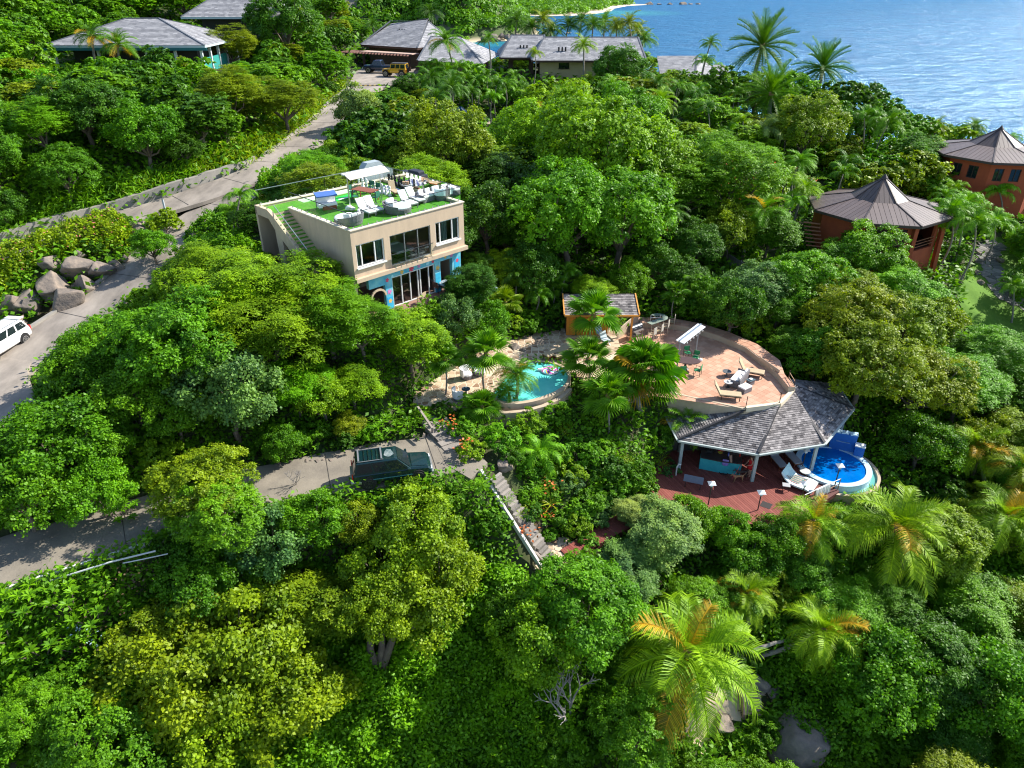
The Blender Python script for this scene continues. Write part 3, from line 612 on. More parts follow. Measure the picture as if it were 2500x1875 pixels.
# carport house behind the parked cars
h=thing('carport_house','grey shingled house with brown carport and pergola behind the yellow and blue cars','house',(-18,134,12.3))
ez=15.8
a0=W(907,100,15.9);a1=W(1020,126,15.6);a2=W(1088,93,15.9);r0=W(955,62,18.6);r1=W(1043,55,18.9);r2=W(1072,78,17.6)
m1=Vector((a0.x-.5,a0.y+14,15.9)); 
for pts in ([a0,a1,r2,r1,r0],): 
    pass
a0=Vector((-26,131,15.6)); a1=Vector((-15.5,124,15.6)); r0=Vector((-21.5,137,18.9)); r1=Vector((-14.6,135,18.9)); a2=Vector((-9.5,133,15.6)); a3=Vector((-14,146,15.6)); a4=Vector((-26,143,15.6))
for pts in ([a0,a1,r1,r0],[a1,a2,r1],[a2,a3,r1],[a3,a4,r0,r1],[a4,a0,r0]): face_shingle(h,pts,pts[1]-pts[0],.6,.4)
for p,q in ((a0,r0),(a1,r1),(a2,r1),(r0,r1)): b=MB(); b.bar(p+Vector((0,0,.06)),q+Vector((0,0,.06)),.25,.08); b.build('ridge_cap',MATS['ridge_cap'],h)
for p,q in ((a0,a1),(a1,a2),(a4,a0)): b=MB(); b.bar(p-Vector((0,0,.15)),q-Vector((0,0,.15)),.1,.28); b.build('fascia',BROWN,h)
b=MB(); b.prism([(-25,133),(-15.7,126.5),(-10.5,134),(-14.5,145),(-25,142)],12.2,15.5); b.build('wall',mat('taupe_wall',(.20,.13,.10),(.16,.105,.08),.8,.8),h)
b=MB(); b.slab([(-25.6,127.2,14.9),(-16.2,122.0,14.9),(-15.2,123.6,14.9),(-24.6,128.8,14.9)],(0,0,1),.12); b.build('carport_roof',mat('pinkish_board',(.52,.36,.28)),h)
for i in range(22):
    p=Vector((-28.5,128.9,14.7)).lerp(Vector((-16.6,122.3,14.7)),i/21); b=MB(); b.bar(p+Vector((-.4,-.7,0)),p+Vector((1.3,2.3,0)),.14,.2); b.build('rafter',mat('brown_rafter',(.20,.10,.08)),h)
for p in ((-28.2,129),(-27,131),(-25,127.4),(-16.8,123)): b=MB(); b.bar((p[0],p[1],12.2),(p[0],p[1],14.6),.4,.4); b.build('post',BROWN,h)
for sx in (0,1,2): 
    p=Vector((-19.5+.5*sx,133.4-.2*sx,17.6)); b=MB(); b.tube([p-Vector((0,0,.5)),p+Vector((0,0,.35))],.1,8); b.build('vent_pipe',BLACK,h)
h.location.y+=4.0
h=thing('low_wing_house','lower grey shingled wing with a dark hip line right of the carport house','house',(-7,127,11.5))
q=[Vector((-14.5,119,14.6)),Vector((-4.5,120,14.0)),Vector((-8.5,128,17.2)),Vector((-13,127,17.4)),Vector((-2,134,14.2)),Vector((-15,134,14.6))]
for pts in ([q[0],q[1],q[2],q[3]],[q[1],q[4],q[2]],[q[5],q[0],q[3]]): face_shingle(h,pts,pts[1]-pts[0],.6,.4)
for p,r_ in ((q[0],q[3]),(q[1],q[2]),(q[2],q[3])): b=MB(); b.bar(p+Vector((0,0,.06)),r_+Vector((0,0,.06)),.25,.08); b.build('ridge_cap',MATS['ridge_cap'],h)
b=MB(); b.prism([(-13.6,120.5),(-5.8,121.2),(-4,133),(-14,133)],11,14.3); b.build('wall',MATS['taupe_wall'],h)
# long shingled house
h=thing('long_house','long low house with stepped grey shingle roof, cream wall and brown timber, beyond the palms','house',(8,130,11))
def block(x0,x1,yf,yr,ze,zr,hipl,yb):
    face_shingle(h,[(x0,yf,ze),(x1,yf,ze),(x1-.5,yr,zr),(x0+hipl,yr,zr)],(1,0,0),.6,.4)
    face_shingle(h,[(x0-.6,yb,ze),(x0,yf,ze),(x0+hipl,yr,zr)],(0,-1,0),.6,.4)
    face_shingle(h,[(x1,yb,ze),(x0-.6,yb,ze),(x0+hipl,yr,zr),(x1-.5,yr,zr)],(-1,0,0),.6,.4)
    for p,q_ in (((x0,yf,ze+.06),(x0+hipl,yr,zr+.06)),((x0+hipl,yr,zr+.06),(x1-.5,yr,zr+.06)),((x1,yf,ze+.06),(x1-.5,yr,zr+.06))): b=MB(); b.bar(p,q_,.25,.09); b.build('ridge_cap',MATS['ridge_cap'],h)
    for p,q_ in (((x0,yf,ze-.14),(x1,yf,ze-.14)),((x0,yf,ze-.14),(x0-.6,yb,ze-.14))): b=MB(); b.bar(p,q_,.1,.24); b.build('fascia',BROWN,h)
block(-2,6,128,134.6,14.2,17.1,2.0,141); block(3.2,21.5,124.2,131.4,14.1,17.0,2.2,138.5)
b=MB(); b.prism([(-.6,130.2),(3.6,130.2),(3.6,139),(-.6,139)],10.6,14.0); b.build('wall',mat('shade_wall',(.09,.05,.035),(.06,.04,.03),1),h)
b=MB(); b.prism([(4.6,126.2),(15.6,126.2),(15.6,137),(4.6,137)],10.6,13.95); b.build('wall',mat('cream_wall_far',(.52,.42,.25),(.47,.37,.22),1,.8),h)
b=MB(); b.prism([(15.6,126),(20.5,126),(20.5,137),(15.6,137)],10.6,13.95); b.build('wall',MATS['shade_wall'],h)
for x0,x1,z0,z1 in ((7.6,9.3,12.7,13.6),(16.2,17.0,11.5,13.6),(18.2,19.2,11.5,13.6)): b=MB(); b.box(((x0+x1)/2,126.16 if x0<15 else 125.96,(z0+z1)/2),(x1-x0,.1,z1-z0)); w_=b.build('window',DGLASS,h); b=MB(); b.bar((x0-.1,126.05 if x0<15 else 125.88,z0),(x1+.1,126.05 if x0<15 else 125.88,z0),.12,.1); b.build('sill',BROWN,w_)
b=MB(); b.box((1.5,130.1,12.9),(2.6,.12,1.4)); b.build('window',GLASS,h)
for x in (0.4,2.6,5.3,7.2,9.1): 
    b=MB(); b.bar((x-1,124.9,10.9),(x+1.1,124.9,10.9),.1,.9); b.build('balcony_rail',mat('red_brown_timber',(.16,.05,.035)),h)
for x,y in ((1.4,130.8),(7.6,127.0)):
    for k in range(3): p=Vector((x+.55*k,y,15.3)); b=MB(); b.tube([p-Vector((0,0,.6)),p+Vector((0,0,.55))],.13,8); b.build('vent_pipe',BLACK,h)
h=thing('shore_house','grey shingled roofs of a low house by the sea left of the date palms','house',(33,140,9))
def tri_roof(pts,a=.7,b_=.45): face_shingle(h,pts,Vector(pts[1])-Vector(pts[0]),a,b_)
z=W(1640,160,11)
tri_roof([(25.5,133,11.2),(31.2,131,10.9),(33,139,13.5),(26,140,13.4)]); tri_roof([(31.2,131,10.9),(37.2,137,10.8),(33,139,13.5)]); tri_roof([(34.5,133.5,10.9),(38.6,134,10.6),(38,138.5,12),(35.8,138,12.2)])
b=MB(); b.prism([(26,134),(31.2,132.5),(36.5,137.5),(36,142),(27,142)],8.4,10.9); b.build('wall',MATS['taupe_wall'],h)
b=MB(); b.bar((31.2,131,11),(33,139,13.6),.25,.08); b.build('ridge_cap',MATS['ridge_cap'],h)
# ================================================================ OCTAGONAL RED VILLAS
def villa(name,label,c,ze,rad,ground_z,rot,hpk):
    t=thing(name,label,'villa',(c[0],c[1],ground_z))
    def ring(r,z,k): a=rot+2*math.pi*k/8; return Vector((c[0]+r*math.cos(a),c[1]+r*math.sin(a),z))
    r1=rad*.40; z1=ze+hpk*.34; za=ze+hpk
    for k in range(8):
        o0,o1,i0,i1=ring(rad,ze,k),ring(rad,ze,k+1),ring(r1,z1,k),ring(r1,z1,k+1); ap=Vector((c[0],c[1],za))
        for pts in ([o0,o1,i1,i0],[i0,i1,ap]):
            d=((pts[0]+pts[1])/2-(pts[-1]+(pts[-2] if len(pts)==4 else pts[-1]))/2) if len(pts)==4 else ((pts[0]+pts[1])/2-ap)
            cs,n=cells(pts,d,30,.46,.035)
            cs2,n=cells(pts,d,30,.46,.035)
            for q in cs2:
                b=MB(); b.tint=.01+.6*rnd.random(); b.slab([p+n*.04 for p in q],n,.05); b.build('roof_panel',BROWNM,t)
            b=MB(); b.slab([p-n*.02 for p in (pts if (pts[1]-pts[0]).cross(pts[2]-pts[0]).z>0 else pts[::-1])],n,.06); b.build('roof_base',mat('roof_base_dark',(.02,.017,.017)),t)
        for p,q in ((o0,i0),(i0,ap)): b=MB(); b.bar(p+Vector((0,0,.07)),q+Vector((0,0,.07)),.14,.07); b.build('ridge_cap',mat('bronze_cap',(.05,.035,.033),rough=.5),t)
        b=MB(); b.bar(o0-Vector((0,0,.1)),o1-Vector((0,0,.1)),.1,.22); b.build('fascia',MATS['bronze_cap'],t)
    b=MB(); b.lathe([(.35,0),(.3,.12),(.06,.42),(.02,.5)],(c[0],c[1],za-.12),12); b.build('roof_cap',MATS['bronze_cap'],t)
    return t,ring
va,ring=villa('octagonal_villa','nearer red two-storey octagonal villa under a peaked bronze metal roof',(37.0,71.4),5.5,6.8,-.6,R(10),2.95)
for k in range(8):
    a_,b_=ring(5.9,0,k),ring(5.9,0,k+1)
    if k in (5,6):   # open balcony bays facing the camera side
        op=[(.6,(b_-a_).length-.5,2.6,4.9)]
    else: op=[]
    u=(b_-a_).normalized(); m=MB(); wallgrid(m,a_,u,Vector((-u.y,u.x,0)),0,(b_-a_).length,-.8,5.35,.25,op); m.build('wall',RED,va)
    if op:
        for z in (3.0,3.3,3.6): m=MB(); m.bar(a_+u*.6+Vector((0,0,z)),b_-u*.5+Vector((0,0,z)),.05,.05); m.build('balcony_rail',mat('rail_wood',(.30,.12,.06)),va)
m=MB(); m.prism([tuple(ring(5.6,0,k)[:2]) for k in range(8)],2.3,2.5); m.build('floor',BROWN,va)
m=MB(); m.prism([tuple(ring(3.8,0,k)[:2]) for k in range(8)],-.5,5.3); m.build('inner_wall',mat('villa_inner',(.06,.03,.025)),va)
for k in (5,6,7):
    p=ring(6.15,0,k); m=MB(); m.bar((p.x+.35*(1 if k==7 else 0),p.y,-.6),(p.x,p.y,5.3),.55,.35); m.build('buttress',RED,va)
for i in range(7):
    m=MB(); m.bar((29.2,69.8-.28*i,4.4-.3*i),(30.6,69.2-.28*i,4.4-.3*i),.28,.06); m.build('stair_tread',MATS['rail_wood'],va)
vb,ring=villa('octagonal_villa','farther red octagonal villa with peaked bronze roof beside the sea at the right edge',(56.9,86.5),7.8,6.9,2,R(14),2.6)
for k in range(8):
    a_,b_=ring(5.9,0,k),ring(5.9,0,k+1); u=(b_-a_).normalized(); L_=(b_-a_).length
    op=[(.5,1.5,5.6,7.0),(2.2,3.3,5.6,7.0)] if k in (4,5) else []
    m=MB(); wallgrid(m,a_,u,Vector((-u.y,u.x,0)),0,L_,1.2,7.6,.25,op); m.build('wall',RED,vb)
    for o_ in op: window(vb,a_,u,Vector((-u.y,u.x,0)),*o_,(.5,),fm=BROWN,gl=DGLASS,sill=False)
# ================================================================ ORANGE SHED
sh=thing('orange_shed','orange board shed with grey shingle roof behind the stone pool patio','shed',(7,52.6,.3))
s0_,s1_,yf,yb=4.35,9.9,51.8,54.2
shingles([Vector((s0_-.15,yf-.25,2.45)),Vector((s1_+.15,yf-.25,2.45)),Vector((s1_+.15,yb,3.15)),Vector((s0_-.15,yb,3.15))],Vector((1,0,0)),.32,.22,SLATE,sh)
OB=mat('orange_trim',(.62,.27,.05))
for p,q_ in (((s0_-.18,yf-.28,2.4),(s1_+.18,yf-.28,2.4)),((s1_+.2,yf-.25,2.47),(s1_+.2,yb,3.17)),((s0_-.2,yf-.25,2.47),(s0_-.2,yb,3.17))): b=MB(); b.bar(p,q_,.1,.16); b.build('fascia',OB,sh)
x=s0_
while x<7.7: b=MB(); b.box((x+.14,yf,1.35),(.265,.06,2.1)); b.build('board',ORANGE,sh); x+=.28
b=MB(); b.prism([(s0_,yf+.05),(7.7,yf+.05),(7.7,yb-.1),(s0_,yb-.1)],.3,2.4); b.build('body',BROWN,sh)
b=MB(); b.box((5.15,yf-.05,1.35),(.1,.05,2.1)); b.build('door_post',BROWN,sh)
for x in (9.6,): b=MB(); b.bar((x,yf,-.1),(x,yf,2.4),.14,.14); b.build('post',OB,sh)
b=MB(); b.prism([(s0_-.1,yf-.1),(7.9,yf-.1),(7.9,yb),(s0_-.1,yb)],-.2,.3); b.build('plinth',CONC,sh)
# ================================================================ TERRACE
te=thing('terracotta_terrace','rounded terracotta tiled roof terrace with plaster kerb and bench wall','terrace',(15,48,-.6))
TERR3=[Vector((x,y,-.2)) for x,y in TERR]
b=MB(); b.prism(TERR if sum(TERR[i][0]*TERR[(i+1)%len(TERR)][1]-TERR[(i+1)%len(TERR)][0]*TERR[i][1] for i in range(len(TERR)))>0 else TERR[::-1],-3.2,-.23); b.build('terrace_slab',RENDER2,te)
# the terrace outline is slightly concave on its left: split it in convex parts for the tiles
T_=TERR3; partA=[T_[0],T_[2],T_[3],T_[4],T_[5],T_[6],T_[7],T_[8],T_[9],T_[10]]; partB=[T_[0],T_[10],T_[11],T_[12],T_[13],T_[14]]
dgl=Vector((math.cos(R(38)),math.sin(R(38)),0))
cs,n=cells(partA,dgl,.46,.46,.012); cs2,_=cells(partB,dgl,.46,.46,.012); pieces('tile',cs+cs2,n,.0,.03,TERRA,te)
def kerb(par,pts,w_,h_,m,name='parapet'):
    for p,q in zip(pts[:-1],pts[1:]): b=MB(); b.bar(p,q,w_,h_); b.build(name,m,par)
PARA=mat('pale_parapet',(.68,.58,.42),(.6,.5,.37),2,.8)
pz=lambda v,dz:Vector((v.x,v.y,v.z+dz))
kerb(te,[pz(T_[k],-.02) for k in (3,4,5,6)],.26,.34,PARA); kerb(te,[pz(T_[k],-.1) for k in (0,1,3)],.16,.25,RENDER2)
# bench wall (wide tiled top) along the back: curve points
bench=[W(x,y,.25) for x,y in [(1925,946),(1900,915),(1868,884),(1820,848),(1760,822),(1700,803),(1640,792),(1600,789),(1555,789)]]
rg=[]
for i,p in enumerate(bench):
    d=bench[min(i+1,len(bench)-1)]-bench[max(i-1,0)]; d.z=0; d.normalize(); s=Vector((d.y,-d.x,0)); wd=1.25 if i>1 else .5
    rg.append((p,s,wd))
b=MB(); b.loft([[p-Vector((0,0,.75)),p,p+s*wd,p+s*wd-Vector((0,0,2.2))] for p,s,wd in rg]); bw=b.build('bench_wall',RENDER2,te)
for (p,s,wd),(p2,s2,wd2) in zip(rg[:-1],rg[1:]):
    k=max(1,int((p2-p).length/.6))
    for i in range(k):
        a_=p.lerp(p2,(i+.03)/k); c_=p.lerp(p2,(i+.97)/k); sa=s.lerp(s2,(i+.03)/k); sc2=s.lerp(s2,(i+.97)/k); wa=wd+(wd2-wd)*(i+.03)/k; wc=wd+(wd2-wd)*(i+.97)/k
        for f0,f1 in ((.06,.49),(.51,.96)):
            b=MB(); q=[a_+sa*wa*f0,a_+sa*wa*f1,c_+sc2*wc*f1,c_+sc2*wc*f0]; q=[v+Vector((0,0,.03)) for v in q]
            if (q[1]-q[0]).cross(q[2]-q[0]).z<0: q=q[::-1]
            b.slab(q,(0,0,1),.028); b.build('tile',TERRA,te)
# outer glass screen at the far right of the bench, rail with thin posts along the front
P1=W(1893,908,.4);
b=MB(); b.bar(W(1855,874,.42),W(1903,907,.42),.04,.25); b.build('low_rail',mat('tan_rail',(.45,.36,.27)),te)
for k in (3,4,5,6):
    v=T_[k]; b=MB(); b.bar(pz(v,.1),pz(v,1.0),.04,.04); b.build('rail_post',BROWN,te)
for hh in (.45,.8):
    b=MB(); b.bar(pz(T_[5],hh),pz(T_[6],hh),.035,.035); b.build('rail',mat('rail_brown',(.35,.22,.13)),te)
# grill screen wall left end
b=MB(); b.loft([[W(x,y,z0)+Vector((0,0,0)) for x,y,z0 in ((px,py,-.2),)]+[Vector((W(px,py,-.2).x,W(px,py,-.2).y,-.2+hh)),Vector((W(px,py,-.2).x+.2,W(px,py,-.2).y+.15,-.2+hh)),Vector((W(px,py,-.2).x+.2,W(px,py,-.2).y+.15,-.2))] for px,py,hh in ((1504,830,.55),(1515,822,.95),(1535,808,1.1),(1552,798,1.1))]); b.build('screen_wall',RENDER2,te)
# ================================================================ DECK PAVILION
pv=thing('deck_pavilion','half-round open pavilion with weathered shingle roof on pale posts above the red deck','pavilion',(17,41.5,-4.5))
E0=Vector((11.45,40.46,-1.9));V1=Vector((16.45,38.82,-1.9));V2=Vector((21.28,40.02,-1.9));E3=Vector((25.1,44.5,-1.9)); E4=Vector((25.3,48.3,-1.9))
T0,T1,T2,T3=[pz(T_[k],-.18) for k in (3,4,5,6)]; T4=Vector((20.2,46.3,-.38))
for pts in ([E0,V1,T1,T0],[V1,V2,T2,T1],[V2,E3,T3,T2],[E3,E4,T4,T3]): shingles(pts,pts[1]-pts[0],.27,.175,SLATE,pv)
lft=Vector((11.2,43.5,-1.9)); shingles([lft,E0,T0],E0-lft,.27,.175,SLATE,pv)
for p,q in ((V1,T1),(V2,T2),(E3,T3),(E0,T0)): b=MB(); b.bar(p+Vector((0,0,.12)),q+Vector((0,0,.12)),.17,.05); b.build('hip_flashing',mat('lead_strip',(.03,.03,.035)),pv)
FAS=mat('grey_green_fascia',(.42,.47,.45),(.36,.41,.40),2,.6)
for p,q in ((lft,E0),(E0,V1),(V1,V2),(V2,E3),(E3,E4)):
    b=MB(); b.bar(p-Vector((0,0,.1)),q-Vector((0,0,.1)),.07,.2); b.build('fascia',FAS,pv)
    o_=(q-p).cross(Vector((0,0,1))).normalized()*.09; b=MB(); b.bar(p+o_-Vector((0,0,.02)),q+o_-Vector((0,0,.02)),.13,.07); b.build('gutter',FAS,pv)
ctr=Vector((18,45,0)); PPOST=[]
for v in (E0,V1,V2,E3):
    d=(Vector((ctr.x,ctr.y,0))-Vector((v.x,v.y,0))).normalized()*.45; p=Vector((v.x,v.y,0))+d; PPOST.append(p)
    b=MB(); b.bar((p.x,p.y,-4.5),(p.x,p.y,-2.05),.2,.2); b.build('post',FAS,pv)
b=MB()
for p,q in zip(PPOST[:-1],PPOST[1:]): b.bar((p.x,p.y,-2.15),(q.x,q.y,-2.15),.12,.2)
b.build('beam',FAS,pv)
# deck
dk=thing('red_deck','red-brown timber deck under and in front of the pavilion','deck',(17,38.5,-4.9))
DK=[Vector((9.3,37.4,-4.5)),Vector((13.6,34.9,-4.5)),Vector((17.5,34.7,-4.5)),Vector((22.2,38.2,-4.5)),Vector((20.9,40.3,-4.5)),Vector((20.9,43.2,-4.5)),Vector((10.4,43.2,-4.5))]
cs,n=cells(DK,Vector((.42,-.91,0)),40,.17,.014); pieces('board',cs,n,.0,.04,DECK,dk)
b=MB(); b.prism([(p.x,p.y) for p in DK],-4.85,-4.55); b.build('deck_frame',mat('deck_frame',(.10,.03,.025)),dk)
for p in ((21,37.6),(18,35.4),(14,35.5)): b=MB(); b.bar((p[0],p[1],-7.5),(p[0],p[1],-4.8),.2,.2); b.build('post',FAS,dk)
b=MB(); b.slab([(16.3,36.6,-4.49),(16.85,36.25,-4.49),(17.2,36.75,-4.49),(16.65,37.1,-4.49)],(0,0,1),.005); b.build('floor_hatch',mat('dark_hatch',(.02,.015,.015)),dk)
ww=[W(x,y,-4.5) for x,y in [(1370,1345),(1400,1310),(1470,1280),(1530,1245),(1610,1205),(1655,1215),(1650,1250),(1560,1275),(1490,1300),(1430,1330),(1385,1365)]]
wk=thing('deck_walkway','narrow red boardwalk running from the deck down towards the stone path','boardwalk',tuple(ww[2]))
ww=[W(x,y,-4.52) for x,y in [(1368,1342),(1600,1198),(1640,1232),(1392,1366)]]
cs,n=cells(ww,ww[1]-ww[0],.17,40,.014) if False else cells(ww,(ww[1]-ww[0]).cross(Vector((0,0,1))),40,.17,.014); pieces('board',cs,n,.0,.04,DECK,wk)
b=MB(); b.prism([(p.x,p.y) for p in ww],-4.9,-4.57) if True else 0; b.build('walk_frame',MATS['deck_frame'],wk)
# plunge pool
pc=Vector((22.85,41.0,0))
pl=thing('plunge_pool','round deep blue plunge pool with white rim and outer overflow channel at the deck edge','pool',(pc.x,pc.y,-5.5))
WB=mat('pool_water_blue',(.0,.10,.42),(.0,.16,.50),1.2,.04,.12,3,spec=.6)
b=MB(); b.lathe([(2.15,-.9),(2.15,-.0)],(pc.x,pc.y,-4.42),48); b.f=b.f[:-2]+[b.f[-1]]; b.build('water',WB,pl)
def ringmesh(name,r0,r1,z0,z1,m,par,n=56,a0=0,a1=360):
    b=MB(); R_=[]
    for k in range(n+1):
        a=R(a0+(a1-a0)*k/n); c,s=math.cos(a),math.sin(a); R_.append([(pc.x+r0*c,pc.y+r0*s,z0),(pc.x+r0*c,pc.y+r0*s,z1),(pc.x+r1*c,pc.y+r1*s,z1),(pc.x+r1*c,pc.y+r1*s,z0)])
    b.loft(R_,cap=False); b.f=[f[::-1] for f in b.f]; return b.build(name,m,par)
LT=mat('pale_blue_tile',(.50,.68,.78),(.42,.60,.72),6,.4,.05,30)
ringmesh('rim',2.15,2.55,-5.6,-4.36,LT,pl); ringmesh('channel_water',2.55,2.95,-5.5,-4.85,mat('channel_green',(.12,.36,.33),rough=.1),pl,a0=-150,a1=115); ringmesh('outer_wall',2.95,3.15,-7.6,-4.68,RENDER2,pl,a0=-140,a1=115)
b=MB(); b.lathe([(2.6,-2.4),(2.94,-.1)],(pc.x,pc.y,-5.2),40); b.build('basin_shell',RENDER2,pl)
BP=mat('cobalt_plaster',(.01,.10,.40),(.015,.14,.48),1.5,.6)
wt=thing('water_wall','cobalt blue plaster fountain block with white coping behind the round plunge pool','fountain',(24.2,43.0,-4.5),R(-25))
b=MB(); b.box((0,0,.55),(1.7,.5,1.9)); b.build('block',BP,wt,world=False); b=MB(); b.box((1.15,-.35,.25),(.65,.5,1.3)); b.build('block',BP,wt,world=False)
for i in range(6): b=MB(); b.box((-.72+i*.29,rnd.uniform(-.05,.05),1.54),(.26,.42,.09),rz=rnd.uniform(-.3,.3)); b.build('coping_stone',LT,wt,world=False)
b=MB(); b.box((1.15,-.35,.94),(.7,.55,.07)); b.build('coping',WHITE,wt,world=False)
b=MB(); b.box((-.0,-.27,.85),(.9,.05,.06)); b.build('spout',STEEL,wt,world=False)
# bar
BAR=[W(1706,1144,-4.5),W(1755,1154,-4.5),W(1806,1160,-4.5)]
ba=thing('bar_counter','turquoise fronted bar counter with dark top under the shingle roof','bar counter',tuple(BAR[1]))
BK=Vector((.25,.97,0)); TQ=mat('turquoise_front',(.03,.33,.38),(.05,.42,.45),2,.6)
b=MB()
for p,q in zip(BAR[:-1],BAR[1:]): b.add([p,q,q+Vector((0,0,1.05)),p+Vector((0,0,1.05)),p+BK*.5,q+BK*.5,q+BK*.5+Vector((0,0,1.05)),p+BK*.5+Vector((0,0,1.05))],[(0,1,2,3),(4,7,6,5),(0,3,7,4),(1,5,6,2)])
b.build('front_panel',TQ,ba)
b=MB()
for p,q in zip(BAR[:-1],BAR[1:]): b.slab([p-BK*.2+Vector((0,0,1.12)),q-BK*.2+Vector((0,0,1.12)),q+BK*.8+Vector((0,0,1.12)),p+BK*.8+Vector((0,0,1.12))],(0,0,1),.07)
b.build('counter_top',mat('granite',(.03,.028,.03),(.06,.05,.05),30,.25),ba)
b=MB(); b.prism([(11.4,42.9),(20.4,43.0),(20.4,43.25),(11.4,43.25)],-4.5,-2.0); b.prism([(14.2,42.2),(18,42.2),(18,42.9),(14.2,42.9)],-4.5,-3.5); b.build('back_wall',mat('bar_back',(.10,.08,.07),(.05,.05,.05),2,.7),pv)
# ================================================================ KIDNEY POOL + STONE PATIO
PO=[W(x,y,.62) for x,y in [(1203,969),(1212,950),(1228,930),(1252,905),(1280,887),(1312,884),(1345,887),(1372,896),(1388,915),(1384,935),(1365,952),(1335,966),(1300,977),(1262,983),(1228,982)]]
def smooth(P,k=2):
    for _ in range(k):
        Q=[]
        for i in range(len(P)): a=P[i];c=P[(i+1)%len(P)]; Q+= [a.lerp(c,.25),a.lerp(c,.75)]
        P=Q
    return P
PO=smooth(PO)
if sum(PO[i].x*PO[(i+1)%len(PO)].y-PO[(i+1)%len(PO)].x*PO[i].y for i in range(len(PO)))<0: PO=PO[::-1]
pcen=sum(PO,Vector())/len(PO)
kp=thing('kidney_pool','turquoise kidney-shaped pool with a raised rim in the stone patio','pool',(pcen.x,pcen.y,.0))
b=MB(); b.prism([(p.x,p.y) for p in PO],-.2,.60); b.build('water',mat('pool_water_turquoise',(.10,.62,.56),(.16,.70,.62),.8,.05,.1,4,spec=.6),kp)
n=len(PO); b=MB(); RG=[]
for i in range(n+1):
    p=PO[i%n]; q=PO[(i+1)%n]; d=(q-PO[i-1 if i else n-1]); d=(PO[(i+1)%n]-PO[(i-1)%n]).normalized(); o_=Vector((d.y,-d.x,0)); wd=.22 if p.y>43.2 else .32
    RG.append([Vector((p.x,p.y,-.6)),Vector((p.x,p.y,.69)),Vector((p.x,p.y,.69))+o_*wd,Vector((p.x,p.y,-.9))+o_*wd])
b.loft(RG,cap=False); b.build('rim',RENDER2,kp)
# retaining wall under the pool's downhill side
low=[W(x,y,.5) for x,y in [(1165,1000),(1200,1000),(1235,1004),(1280,1000),(1325,988),(1365,970),(1392,945)]]
wall_line('pool_wall',[Vector((p.x,p.y,0)) for p in low],.42,.3,RENDER2,'low curved sandy plaster wall on the downhill side of the kidney pool','wall',z0=-1.4)
low=[W(x,y,-.3) for x,y in [(1130,1040),(1165,1045),(1205,1040)]]
wall_line('garden_wall',[Vector((p.x,p.y,-.3)) for p in low],.2,.25,RENDER2,'short sandy plaster wall below the small fan palm left of the pool','wall',z0=-1.2)
def voronoi(poly,dens,avoid=None,seed=1):
    r=random.Random(seed); xs=[p[0] for p in poly]; ys=[p[1] for p in poly]; P=[]
    s=dens; y=min(ys)
    while y<max(ys):
        x=min(xs)
        while x<max(xs): P.append((x+r.uniform(-.38,.38)*s,y+r.uniform(-.38,.38)*s)); x+=s
        y+=s*.9
    P=np.array(P); d=sdist(P,poly); P=P[d<.1]
    if avoid is not None: P=P[sdist(P,avoid)>.22]
    out=[]
    for i,p in enumerate(P):
        c=[(p[0]-s,p[1]-s),(p[0]+s,p[1]-s),(p[0]+s,p[1]+s),(p[0]-s,p[1]+s)]
        dd=np.hypot(*(P-p).T); 
        for j in np.argsort(dd)[1:14]:
            if dd[j]>2.2*s: break
            nv=(P[j]-p)/dd[j]; mid=(P[j]+p)/2-nv*.035; c=clip(c,mid,nv)
            if len(c)<3: break
        if len(c)>=3: out.append([Vector((a,b_,0)) for a,b_ in c])
    return out
sp=thing('stone_patio','irregular flagstone patio around the kidney pool','patio',(1,43,.3))
b=MB(); q=PATIO if sum(PATIO[i][0]*PATIO[(i+1)%len(PATIO)][1]-PATIO[(i+1)%len(PATIO)][0]*PATIO[i][1] for i in range(len(PATIO)))>0 else PATIO[::-1]; b.prism(q,-.3,.585); b.build('mortar_bed',mat('mortar',(.72,.61,.47),(.6,.49,.37),2,.9),sp)
cs=voronoi(PATIO,.47,[(p.x,p.y) for p in PO]); pieces('stone',[[p+Vector((0,0,.6)) for p in c] for c in cs],Vector((0,0,1)),0,.05,STONE,sp)
# path at the foot of the stairs
pt=[tuple(W(x,y,-4.6)[:2]) for x,y in [(1292,1340),(1330,1318),(1375,1318),(1400,1345),(1370,1375),(1322,1392),(1300,1370)]]
pp=thing('stone_landing','pale flagstone landing between the long stairs and the boardwalk','path',(pt[0][0],pt[0][1],-4.8))
b=MB(); b.prism(pt if sum(pt[i][0]*pt[(i+1)%len(pt)][1]-pt[(i+1)%len(pt)][0]*pt[i][1] for i in range(len(pt)))>0 else pt[::-1],-5.2,-4.62); b.build('mortar_bed',MATS['mortar'],pp)
cs=voronoi(pt,.42,seed=3); pieces('stone',[[p+Vector((0,0,-4.59)) for p in c] for c in cs],Vector((0,0,1)),0,.05,STONE,pp)
# stairs
def stairs(name,label,a,c,wd,nst,m,th=.3):
    t=thing(name,label,'stairs',tuple(c)); d=(c-a); dz=d.z/nst; dh=Vector((d.x,d.y,0)); L_=dh.length; u=dh.normalized(); s=Vector((u.y,-u.x,0))
    for i in range(nst):
        p=Vector((a.x,a.y,0))+u*L_*i/nst; q=Vector((a.x,a.y,0))+u*L_*(i+1)/nst; z=a.z+dz*(i+.5) 
        b=MB(); b.tint=.1+.6*rnd.random(); w2=wd/2+rnd.uniform(-.06,.06); pts=[Vector((v.x,v.y,z)) for v in (p-s*w2,p+s*w2,q+s*w2,q-s*w2)]
        if (pts[1]-pts[0]).cross(pts[2]-pts[0]).z<0: pts=pts[::-1]
        b.slab(pts,(0,0,1),.45); b.build('step',m,t)
    return t
GST=tintmat('grey_step_stone',(.10,.095,.085),(.27,.24,.21),.85,.4,9,rand=.8)
